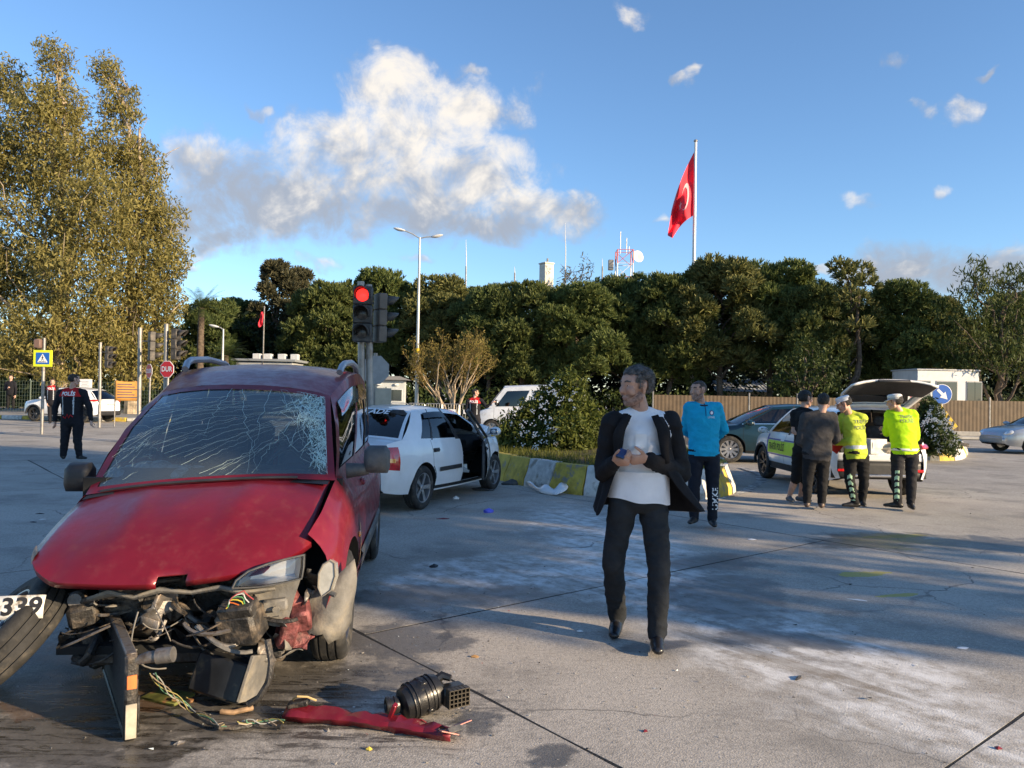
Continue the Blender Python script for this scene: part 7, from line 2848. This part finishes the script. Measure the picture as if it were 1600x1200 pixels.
# ---------- street lamps
STEEL = M('lamp_steel', (.42, .43, .42), .45, .5, nv=.12, ns=3)


def street_lamp(label, px, topy, Y, heads, yellow=False):
    p = at(px, topy, Y)
    t_ = thing('street_lamp', label, 'street lamp', (p.x, Y, 0), 0, 'street lamps')
    MB().tube([(0, 0, 0), (0, 0, .6), (0, 0, p.z * .5), (0, 0, p.z)], [.11, .10, .075, .05], 12).build('mast', STEEL, t_)
    for sg, ln, ri in heads:
        e = Vector((sg * ln, 0, p.z + ri))
        MB().tube([(0, 0, p.z - .05), (sg * ln * .5, 0, p.z + ri * .55), e], .03, 8).build('bracket_arm', STEEL, t_)
        hd_ = MB().ell(e + Vector((sg * .22, 0, .04)), (.32, .13, .07), 14, 8, rot(0, -sg * 12, 0)).build('lamp_head', M('lamp_head_grey', (.55, .56, .56), .4, nv=.08), t_)
        MB().ell(e + Vector((sg * .24, 0, -.005)), (.2, .09, .04), 12, 6, rot(0, -sg * 12, 0)).build('lamp_glass', M('lamp_bowl', (.5, .5, .48), .2), hd_)
    if yellow:
        MB().lathe([(.088, -.12), (.09, .12)], 14, (0, 0, at(px, 548, Y).z)).build('yellow_band', M('band_yellow', (.65, .45, .02), .5), t_)
    return t_


street_lamp('tall double street lamp above the white saloon', 656, 371, 38.0, [(-1, .80, .34), (1, .62, .05)], True)
street_lamp('short single street lamp in front of the dark pines', 349, 514, 44.0, [(-1, .32, .12)])

# ---------- flags
FLAGR = M('flag_red', (.72, .02, .045), .75, nv=.08, ns=2, bump=.1, bs=6)
fm_ = FLAGR.node_tree
Yf = 52.0
fp = at(1087, 222, Yf)
fl = thing('flagpole', 'tall steel flagpole rising out of the pines', 'flagpole', (fp.x, Yf, 0))
MB().tube([(0, 0, 0), (0, 0, fp.z * .5), (0, 0, fp.z)], [.16, .13, .09], 12).build('mast', M('flagpole_white', (.55, .55, .54), .4, .3), fl)
MB().ell((0, 0, fp.z + .08), (.14, .14, .10), 12, 8).build('finial', GALV, fl)
fo = thing('flag', 'red flag with white crescent hanging from the tall flagpole', 'flag', at(1086, 337, Yf))
O_ = fo.location.copy()
Hh = [(1085.5, 236), (1085, 270), (1084, 305), (1083, 337)]
FF = [(1049, 330), (1046, 352), (1043, 368), (1051, 372)]
MIDC = [(1060, 283), (1063, 300), (1067, 325), (1064, 347)]


def flagpt(u, v):
    def ev(L_):
        k = v * (len(L_) - 1)
        i = min(int(k), len(L_) - 2)
        f = k - i
        return L_[i][0] * (1 - f) + L_[i + 1][0] * f, L_[i][1] * (1 - f) + L_[i + 1][1] * f
    a, m, b = ev(Hh), ev(MIDC), ev(FF)
    x = a[0] * (1 - u) ** 2 + 2 * m[0] * u * (1 - u) + b[0] * u * u
    y = a[1] * (1 - u) ** 2 + 2 * m[1] * u * (1 - u) + b[1] * u * u
    return at(x, y, Yf + (.55 * math.sin(u * 9 + v * 2.5) + .25 * math.sin(v * 9 - u * 4)) * u ** .6) - O_


MB().grid([[flagpt(u, v) for v in np.linspace(0, 1, 18)] for u in np.linspace(0, 1, 30)]).build('cloth', FLAGR, fo)


def onflag(poly):
    return [flagpt(u, v) + Vector((0, -.05, 0)) for u, v in poly]


cre = []
for k in range(21):
    a = R(38 + 284 * k / 20)
    cre.append((.36 + .155 * math.cos(a), .5 + .23 * math.sin(a)))
for k in range(21):
    a = R(322 - 284 * k / 20)
    cre.append((.395 + .125 * math.cos(a) * .98, .5 + .185 * math.sin(a)))
outer, innr = cre[:21], cre[21:][::-1]
mb = MB()
mb.grid([[onflag([outer[i]])[0], onflag([innr[i]])[0]] for i in range(21)])
mb.build('crescent', M('flag_white', (.66, .34, .37), .8), fo, smooth=False)
star = [(.55 + (.07 if k % 2 == 0 else .028) * math.cos(R(36 * k + 180)), .5 + (.10 if k % 2 == 0 else .04) * math.sin(R(36 * k + 180))) for k in range(10)]
mb = MB()
sp = onflag(star)
mb.add(sp + onflag([(.55, .5)]), [(i, (i + 1) % 10, 10) for i in range(10)])
mb.build('star', M('flag_white'), fo, smooth=False)
Yg = 50.0
gp = at(413, 480, Yg)
f2_ = thing('flagpole', 'thin short flagpole in front of the dark pines', 'flagpole', (gp.x, Yg, 0))
MB().tube([(0, 0, 0), (0, 0, gp.z)], .045, 8).build('mast', GALV, f2_)
MB().ell((0, 0, gp.z), (.07, .07, .07), 8, 6).build('finial', GALV, f2_)
fz = thing('flag', 'small red flag hanging limp on the thin short flagpole', 'flag', (gp.x, Yg, gp.z))
MB().grid([[Vector((-.30 * u + .05 * math.sin(v * 6), .08 * math.sin(u * 8 + v * 4), -.2 - .9 * v - .25 * u)) for v in np.linspace(0, 1, 8)] for u in np.linspace(.08, 1, 8)]).build('cloth', FLAGR, fz)

# ---------- antennas, mast, chimney
for (px, y0, y1, Y, lb) in ((728, 374, 430, 68, 'thin whip antenna above the pines left of the chimney'), (883, 348, 440, 70, 'tall whip antenna right of the white chimney'), (804, 416, 440, 70, 'short antenna just left of the white chimney'), (941, 404, 430, 70, 'short antenna between chimney and radio mast')):
    a, b = at(px, y0, Y), at(px, y1, Y)
    t_ = thing('antenna', lb, 'antenna', (b.x, Y, 0), 0, 'antennas above the pines')
    MB().tube([(0, 0, 0), (0, 0, (a.z + b.z) / 2), (a.x - b.x, 0, a.z)], [.06, .045, .015], 6).build('whip', M('antenna_white', (.6, .6, .6), .5), t_)
    MB().tube([(0, 0, b.z - 1), (0, 0, b.z + .8)], .07, 6).build('base_tube', GALV, t_)
Ym = 74.0
mt = at(976, 372, Ym)
rm = thing('radio_mast', 'red and white lattice radio mast with a round dish', 'mast', (mt.x, Ym, 0))
zt, z0_ = at(976, 392, Ym).z, 4.0
RW = [M('mast_red', (.5, .03, .03), .5), M('mast_white', (.65, .65, .65), .5)]
nsec = 9
for k in range(nsec):
    za, zb = z0_ + (zt - z0_) * k / nsec, z0_ + (zt - z0_) * (k + 1) / nsec
    mb = MB()
    w_ = .75
    cs = [(w_, w_), (-w_, w_), (-w_, -w_), (w_, -w_)]
    for i in range(4):
        a, b = cs[i], cs[(i + 1) % 4]
        mb.tube([(a[0], a[1], za), (a[0], a[1], zb)], .05, 5)
        mb.tube([(a[0], a[1], za), (b[0], b[1], zb)], .03, 4)
        mb.tube([(a[0], a[1], zb), (b[0], b[1], zb)], .03, 4)
    mb.build('lattice_section', RW[k % 2], rm, smooth=False)
MB().lathe([(.001, -.16), (.26, -.13), (.48, -.03), (.58, .07), (.55, .07), (.001, -.06)], 20, (1.25, -.4, zt - .6), rot(80, 0, 25)).build('dish', M('dish_cream', (.62, .56, .46), .6), rm)
MB().box((-1.3, 0, zt - 1.4), (.5, .4, 1.0), bev=.05).build('panel_antenna', GALV, rm)
for (dx, y_) in ((-.4, 362), (.2, 372), (.45, 385)):
    MB().tube([(dx, 0, zt - .3), (dx, 0, at(976, y_, Ym).z)], .035, 5).build('whip', GALV, rm)
Yc = 70.0
ct = at(854, 413, Yc)
ch = thing('chimney_block', 'cream rendered chimney tower showing above the pines', 'building', (ct.x, Yc, 0), R(32))
MB().box((0, 0, ct.z / 2), (.95, .95, ct.z), bev=.03).build('shaft', M('cream_render', (.62, .57, .48), .8, nv=.08, ns=2), ch)
MB().box((0, 0, ct.z + .06), (1.08, 1.08, .12), bev=.02).build('cap_slab', M('cream_render'), ch)
MB().tube([(.1, 0, ct.z + .1), (.1, 0, ct.z + .55)], .09, 8).build('flue', GALV, ch)

# ---------- fence of brown boards along the far road on the right
BRN = M('brown_sheet', (.100, .068, .038), .7, nv=.2, ns=2.5, bump=.25, bs=9, dirt=((.10, .075, .05, 1), .5, .75, 1.5))
fe = thing('sheet_fence', 'brown sheet fence with steel posts along the far road', 'fence', (14.5, 37.5, 0))
FX = np.arange(-7.6, 17.0, 2.35)
for i in range(len(FX) - 1):
    x0_, x1_ = FX[i] + .06, FX[i + 1] - .06
    P = []
    for k in range(49):
        x = x0_ + (x1_ - x0_) * k / 48
        P.append([Vector((x, .007 * ((k // 2) % 2), z)) for z in (.12, 1.72 + .01 * (i % 2))])
    MB().grid(P).build('sheet_panel', BRN, fe, solid=.004, smooth=False)
for x in FX:
    MB().box((x, .02, .95), (.07, .07, 1.9), bev=.008).build('post', GALV, fe)
MB().box((4.7, .06, .10), (24.4, .22, .22), bev=.02).build('plinth', M('concrete_plinth', (.32, .31, .29), .9, nv=.15), fe)
tag(MB().box((0, 0, .07), (60, .35, .14), bev=.03).build('kerb', M('far_kerb', (.34, .33, .30), .9, nv=.2, ns=1.5), None, loc=(26, 33.5, 0)), kind='structure')

# ---------- guard booth right
Yb = 44.0
b0, b1 = at(1405, 640, Yb), at(1515, 577, Yb)
WB = M('booth_white', (.62, .62, .60), .7, nv=.08, ns=2, dirt=((.35, .33, .30, 1), .55, .75, 1.2))
gb_ = thing('guard_booth', 'white guard booth with corner windows behind the brown fence', 'building', ((b0.x + b1.x) / 2, Yb, 0), R(4))
W_, Ht = (b1.x - b0.x) * .9, b1.z - .15
MB().box((0, 0, (Ht - 2.6) / 2), (W_ - .3, 2.2, Ht - 2.6), bev=.02).build('base', M('booth_base', (.35, .34, .32), .9, nv=.15), gb_)
MB().box((0, 0, Ht - 1.3), (W_, 2.5, 2.6), bev=.03).build('wall', WB, gb_)
MB().box((0, 0, Ht + .03), (W_ + .12, 2.62, .09), bev=.02).build('roof', M('booth_roof', (.45, .45, .44), .8, nv=.15), gb_)
for (x, w__) in ((-1.45, .75), (-.10, 1.15), (1.30, .42), (1.72, .38)):
    wn_ = MB().box((x, -1.26, Ht - 1.15), (w__ + .10, .05, 1.15), bev=.01).build('window', M('window_frame_grey', (.30, .31, .32), .5), gb_)
    MB().box((x, -1.29, Ht - 1.15), (w__, .02, 1.03)).build('pane', M('dark_pane', (.02, .03, .035), .08, coat=1.0), wn_)
for k in range(2):
    MB().box((1.30 + .42 * k, -1.262, Ht - 2.2), (.18, .02, .12)).build('socket_plate', M('orange_plate', (.5, .35, .12), .6), gb_)

# ---------- small kiosk and crowd barriers in the middle
Yk = 46.0
k0 = at(607, 625, Yk)
kz = at(607, 590, Yk).z
kk = thing('kiosk', 'small pale guard kiosk behind the white saloon', 'building', (k0.x, Yk, 0), R(6))
MB().box((0, 0, (kz - .15) / 2), (2.0, 1.8, kz - .15), bev=.02).build('wall', M('kiosk_wall', (.42, .45, .46), .7, nv=.08), kk)
rf_ = MB()
rf_.prism([(-1.35, 0), (1.35, 0), (.7, .22), (-.7, .22)], 2.5, (0, 1.25, kz - .15), rot(90)).build('roof', M('kiosk_roof', (.16, .16, .17), .7), kk)
for x in (-.5, .5):
    wn_ = MB().box((x, -.91, kz - 1.05), (.72, .03, .75), bev=.01).build('window', M('kiosk_frame', (.5, .52, .52), .5), kk)
    MB().box((x, -.93, kz - 1.05), (.62, .02, .65)).build('pane', M('dark_pane'), wn_)
    MB().box((x, -.98, kz - .42), (.22, .12, .13), bev=.02).build('floodlight', M('floodlight_white', (.7, .7, .68), .4), kk)
BAR = M('barrier_steel', (.33, .34, .35), .4, .7)
BARLAB = ['crowd barrier beside the guard kiosk', 'crowd barrier left of the lamp post foot', 'crowd barrier just right of the lamp post', 'crowd barrier behind the bare tree', 'crowd barrier nearest the old white van']
for k in range(5):
    p = at(612 + 27 * k, 640, 36.0)
    t_ = thing('crowd_barrier', BARLAB[k], 'barrier', (p.x + .35, 36.0, 0), R(3 - 2 * k), 'crowd barriers in front of the kiosk')
    mb = MB()
    ring_ = [(-.38, 0, .2), (-.38, 0, 1.05), (-.33, 0, 1.1), (.33, 0, 1.1), (.38, 0, 1.05), (.38, 0, .2), (-.38, 0, .2)]
    mb.tube(ring_, .022, 6)
    mb.build('frame', BAR, t_)
    for j in range(5):
        MB().tube([(-.26 + .13 * j, 0, .2), (-.26 + .13 * j, 0, 1.1)], .01, 5).build('bar', BAR, t_)
    for x in (-.3, .3):
        MB().tube([(x, -.25, .015), (x, 0, .2), (x, .25, .015)], .02, 6).build('foot', BAR, t_)
    MB().box((0, -.03, .75), (.45, .01, .2)).build('notice', WHS, t_)

# ---------- pale house behind the pines
Yh = 64.0
h0_, h1_ = at(758, 625, Yh), at(850, 574, Yh)
HWAL = M('house_render', (.55, .57, .60), .8, nv=.06, ns=1)
hs_ = thing('house', 'pale house with dark openings half hidden behind the pines', 'building', ((h0_.x + h1_.x) / 2, Yh, 0))
MB().box((0, 0, h1_.z / 2), (h1_.x - h0_.x + 4, 6, h1_.z), bev=.02).build('wall', HWAL, hs_)
MB().box((0, 0, h1_.z + .1), (h1_.x - h0_.x + 4.6, 6.6, .22), bev=.03).build('roof', M('house_roof', (.40, .41, .43), .8), hs_)
for k in range(5):
    wn_ = MB().box((-3.6 + 1.75 * k, -3.02, h1_.z * .45), (1.35, .06, 1.7), bev=.01).build('window', M('house_frame', (.62, .63, .65), .6), hs_)
    MB().box((-3.6 + 1.75 * k, -3.05, h1_.z * .45), (1.15, .04, 1.5)).build('pane', M('dark_pane'), wn_)
Yr = 58.0
r0, r1 = at(1118, 612, Yr), at(1190, 598, Yr)
sh2 = thing('shed', 'low shed with a pale corrugated roof behind the fence', 'building', ((r0.x + r1.x) / 2, Yr, 0), R(-6))
MB().box((0, 0, r0.z / 2), (r1.x - r0.x, 4, r0.z), bev=.02).build('wall', M('shed_wall', (.42, .32, .22), .8, nv=.15), sh2)
P = []
for k in range(61):
    x = (r1.x - r0.x + .6) * (k / 60 - .5)
    P.append([Vector((x, y, r0.z + .02 + z + .03 * ((k // 2) % 2))) for y, z in ((-2.4, 0), (2.3, 1.0))])
MB().grid(P).build('roof', M('pale_corrugated', (.52, .56, .62), .5, .2, nv=.1), sh2, solid=.02, smooth=False)

# ---------- left verge: pavement, kerb, mesh fence, banner, notice
PAV = M('pavement', (.26, .25, .23), .9, nv=.2, ns=2, bump=.2, bs=20)
mb = MB().box((-29, 40, .06), (26, 6, .14), rot(0, 0, -2), bev=.02)
pv = mb.build('pavement', PAV)
pv['kind'] = 'structure'
mk = bpy.data.objects.new('kerb', None)
COL.objects.link(mk)
mk['kind'] = 'structure'
for k in range(26):
    MB().box((-41.5 + 1.0 * k, 36.9 - .035 * k, .08), (.97, .3, .19), rot(0, 0, -2), bev=.03).build('kerb_stone', YEL if k % 2 else WHT, mk)
MESH = M('mesh_green', (.10, .13, .10), .6)
lf = thing('mesh_fence', 'green wire mesh fence behind the bystander', 'fence', (-28, 41.5, 0))
for k in range(14):
    x = -10 + 2.4 * k
    MB().box((x, 0, .95), (.06, .06, 1.9), bev=.008).build('post', MESH, lf)
    if k < 13:
        mw = MB()
        for j in range(9):
            mw.tube([(x, 0, .25 + .2 * j), (x + 2.4, 0, .25 + .2 * j)], .006, 4, caps=False)
        for j in range(16):
            mw.tube([(x + .15 * j, 0, .2), (x + .15 * j, 0, 1.85)], .005, 4, caps=False)
        o_ = mw.build('wire_mesh', MESH, lf, smooth=False)
        o_['kind'] = 'stuff'
Yn = 38.0
np_ = at(134, 600, Yn)
nb_ = thing('notice_board', 'small white notice board behind the white crossover', 'sign', (np_.x, Yn, .13))
MB().box((0, 0, np_.z - .1), (.62, .03, .42), bev=.01).build('board', WHS, nb_)
for k in range(4):
    MB().box((-.05 + .03 * (k % 2), -.018, np_.z - .0 - .075 * k), (.4 - .06 * (k % 3), .004, .018)).build('text_line', M('grey_print', (.2, .22, .25), .7), nb_)
for x in (-.25, .25):
    pole(nb_, (x, .03, 0), (x, .03, np_.z + .1), .02, 'post')
Yo = 31.0
bo1 = at(199, 610, Yo)
ob = thing('banner', 'sagging orange banner with dark lines of print on posts', 'banner', (bo1.x, Yo, 0))
ORG = M('orange_banner', (.62, .30, .07), .8, nv=.08)
bz = bo1.z
mbn = MB().grid([[Vector((x, .05 * math.sin(x * 4), z + .10 * (abs(x) / .6) ** 2 * (z - bz + .4))) for z in np.linspace(bz - .42, bz + .35, 6)] for x in np.linspace(-.48, .48, 14)])
bn_ = mbn.build('cloth', ORG, ob, solid=.004)
bvn = bvh_of(mbn)
for k in range(6):
    Q = []
    for x in np.linspace(-.38, .38 - .1 * (k % 3), 12):
        for dz in (0, .035):
            h_ = bvn.ray_cast(Vector((x, -1, bz - .30 + .105 * k + dz)), Vector((0, 1, 0)), 3)
            Q.append((h_[0] if h_[0] else Vector((x, 0, bz))) + Vector((0, -.006, 0)))
    MB().add(Q, [(2 * i, 2 * i + 1, 2 * i + 3, 2 * i + 2) for i in range(11)]).build('text_line', M('banner_print', (.05, .06, .12), .8), bn_, smooth=False)
for x in (-.52, .52):
    pole(ob, (x, .06, 0), (x, .06, bz + .45), .025, 'post', GALV)

# roof boxes seen over the wreck: a low building with vents
Yv = 52.0
v0, v1 = at(385, 560, Yv), at(470, 560, Yv)
lb_ = thing('gate_house', 'low gate house with square vents on its flat roof', 'building', ((v0.x + v1.x) / 2, Yv, 0))
zr_ = at(430, 563, Yv).z
MB().box((0, 0, zr_ / 2 - .1), (v1.x - v0.x, 4, zr_ - .2), bev=.02).build('wall', M('gate_wall', (.30, .31, .32), .8, nv=.1), lb_)
MB().box((0, 0, zr_ - .08), (v1.x - v0.x + .5, 4.4, .16), bev=.02).build('roof', M('gate_roof', (.20, .22, .24), .7), lb_)
for x in (-1.1, -.35, .6, 1.45):
    MB().box((x, 0, zr_ + .22), (.5, .5, .42), bev=.02).build('roof_vent', M('vent_white', (.5, .52, .54), .6, nv=.1), lb_)

# ------------------------------------------------------------------ loose pieces on the road
def shard(label, px, py, size, m, seed, rz=0.0, curl=.3, name='debris_piece'):
    rng = random.Random(seed)
    n = 9
    rim = []
    for k in range(n):
        a = 2 * math.pi * k / n
        q = .6 + .5 * rng.random()
        rim.append(Vector((size[0] / 2 * math.cos(a) * q, size[1] / 2 * math.sin(a) * q, 0)))
    for p in rim:
        p.z = size[2] * (.2 + curl * (p.x / size[0]) ** 2 * 4 * rng.random())
    mb = MB()
    lo_ = [p * .9 + Vector((0, 0, -p.z * .9 + .0)) for p in rim]
    mb.add(rim + lo_ + [Vector((0, 0, size[2]))], [(i, (i + 1) % n, 2 * n) for i in range(n)] + [(i, (i + 1) % n, n + (i + 1) % n, n + i) for i in range(n)] + [tuple(range(n, 2 * n))])
    o = mb.build(name, m, None, angle=20)
    g = gnd(px, py)
    o.location = (g.x, g.y, .001)
    o.rotation_euler.z = rz
    return tag(o, label, 'debris', 'loose pieces on the road')


shard('black oval plastic piece on the road behind the wreck', 678, 886, (.11, .07, .03), BLACKP, 1, .2)
shard('white shard lying beside the rear wheel of the saloon', 712, 780, (.10, .07, .05), WHS, 2)
shard('red sliver lying on the road behind the saloon', 693, 811, (.22, .06, .015), RED, 3, .3)
shard('white scrap of paper near the man in turquoise', 1174, 843, (.13, .09, .012), WHS, 4)
shard('pale sliver on the wet road at the right', 1340, 938, (.16, .035, .01), WHS, 5, -.4)
shard('small white scrap at the lower right of the road', 1503, 1013, (.09, .06, .01), WHS, 6)
shard('dark stick on the road in front of the walking man', 1248, 1060, (.12, .03, .015), GRIME, 7, .9)
shard('small red chip near the bottom of the road', 1008, 1143, (.03, .025, .01), RED, 8)
shard('red chip at the bottom right corner slab', 1560, 1170, (.04, .03, .012), RED, 9)
shard('pale chip beside the left shoe of the walking man', 906, 987, (.05, .03, .012), WHS, 10)
shard('brown chip on the road beyond the air filter', 742, 1027, (.06, .035, .015), M('brown_chip', (.35, .20, .08), .8), 11)
shard('thin dark splinter on the road left of the wreck mirror', 62, 803, (.14, .03, .012), BLACKP, 12, .1)
shard('white splinter on the road left of the wreck', 66, 812, (.10, .03, .01), WHS, 13, .6)
shard('black splinter on the empty road at the far left', 52, 816, (.12, .04, .012), BLACKP, 14, -.3)
shard('pale bolt lying in front of the radiator', 280, 1163, (.05, .018, .015), METAL, 15, .7)
shard('yellow chip in front of the red trim', 577, 1172, (.035, .025, .015), M('yellow_chip', (.55, .42, .06), .6), 16)
gl = shard('crumpled blue glove on the road behind the saloon', 764, 801, (.16, .12, .06), M('blue_glove', (.08, .10, .60), .6, nv=.2), 17, .4, .8, 'glove')
gl['category'] = 'glove'
# torn bumper skin of the white saloon against the kerb
bp = [gnd(822, 757, .05), gnd(845, 768, .03), gnd(868, 771, .03), gnd(885, 763, .10), gnd(899, 742, .22)]
mb = MB()
rows = []
for i in range(25):
    k = i / 24 * 4
    a = min(int(k), 3)
    p = bp[a].lerp(bp[a + 1], k - a)
    d = (bp[min(4, a + 1)] - bp[a]).normalized()
    w_ = .14 * math.sin(math.pi * min(.97, .12 + .8 * i / 24)) ** .7
    nn = Vector((-.15, .75, .62))
    rows.append([p - bp[2] + nn * w_ * s_ + Vector((0, -.05 * (1 - s_ * s_), .03 * math.sin(i * .9) * s_)) for s_ in (-.2, .2, .6, 1.0)])
mb.grid(rows)
tag(mb.build('bumper_skin', WHITEP, None, solid=.006, loc=bp[2]), 'torn white bumper skin curled up against the kerb blocks', 'debris')
shard('grey plastic liner crushed under the saloon front wheel', 755, 766, (.5, .22, .06), GREYP, 18, -.4)
shard('broken grey panel lying at the foot of the kerb blocks', 800, 757, (.42, .25, .10), GREYP, 19, .3)

# grit and glass crumbs strewn over the road
rng = np.random.default_rng(301)
n = 2200
cx = np.concatenate([rng.normal(-.6, 1.5, n // 2), rng.uniform(-7, 9, n - n // 2)])
cy = np.concatenate([rng.normal(4.6, 1.2, n // 2), rng.uniform(2.8, 16, n - n // 2)])
sz = rng.uniform(.002, .006, n) * (1 + 1.3 * (rng.random(n) > .96))
o4 = rng.normal(size=(n, 4, 3)) * sz[:, None, None]
o4[:, :, 2] = np.abs(o4[:, :, 2]) * .7
V_ = np.stack([cx, cy, np.full(n, .001)], axis=1)[:, None, :] + o4
T4 = np.array([[0, 1, 2], [0, 2, 3], [0, 3, 1], [1, 3, 2]])
F_ = (np.arange(n)[:, None, None] * 4 + T4[None]).reshape(-1, 3)
mi_ = np.repeat(rng.choice(4, n, p=[.55, .32, .11, .02]), 4)
tag(link('grit', fast_mesh('grit', V_.reshape(-1, 3), F_, [M('grit_grey', (.30, .28, .25), .9), M('grit_dark', (.04, .04, .04), .8), M('glass_crumb', (.60, .66, .66), .2), M('grit_red', (.35, .03, .03), .5)], matidx=mi_)), 'grit and glass crumbs strewn over the road', 'grit', kind='stuff')

# ------------------------------------------------------------------ street trees beside the camera: they throw the shade on the road
def shade_tree(label, pos, h0, h1, rad, seed, dens=1.0):
    rng = np.random.default_rng(seed)
    t_ = thing('street_tree', label, 'tree', pos, 0, 'street trees shading the road')
    mb = MB()
    limb(mb, (0, 0, 0), (0, 0, (h0 + h1) / 2), .28, .10, rng, 6, .02)
    C = []
    n = int(420 * dens)
    for k in range(n):
        d = rng.normal(size=3)
        d /= np.linalg.norm(d)
        C.append(np.array([0, 0, (h0 + h1) / 2]) + d * np.array([rad, rad, (h1 - h0) / 2]) * rng.random() ** .38)
    for k in range(8):
        c = C[k]
        limb(mb, (0, 0, h0 * .8), c, .09, .02, rng, 4)
    mb.build('trunk', BARK, t_)
    V_, F_ = leaves(C, np.full((n, 3), .55), 16, .17, .5, rng)
    link('crown', fast_mesh('crown', V_, F_, SHRUBD), t_)


def su(t, u):
    """place at distance t towards the sun and u across the light"""
    s = Vector((SUND.x, SUND.y, 0)).normalized()
    p = Vector((-s.y, s.x, 0))
    p = p if p.y > 0 else -p
    return s * t + p * u


shade_tree('round street tree standing to the right of the camera', su(12.5, 5.8), 4.3, 10.5, 2.9, 201, 1.2)
shade_tree('second round street tree farther along the right pavement', su(13.0, 10.0), 4.2, 10.0, 2.6, 202, 1.0)
shade_tree('tall street tree behind the others on the right pavement', su(20.0, 7.5), 5.5, 13.5, 4.2, 203, 1.3)
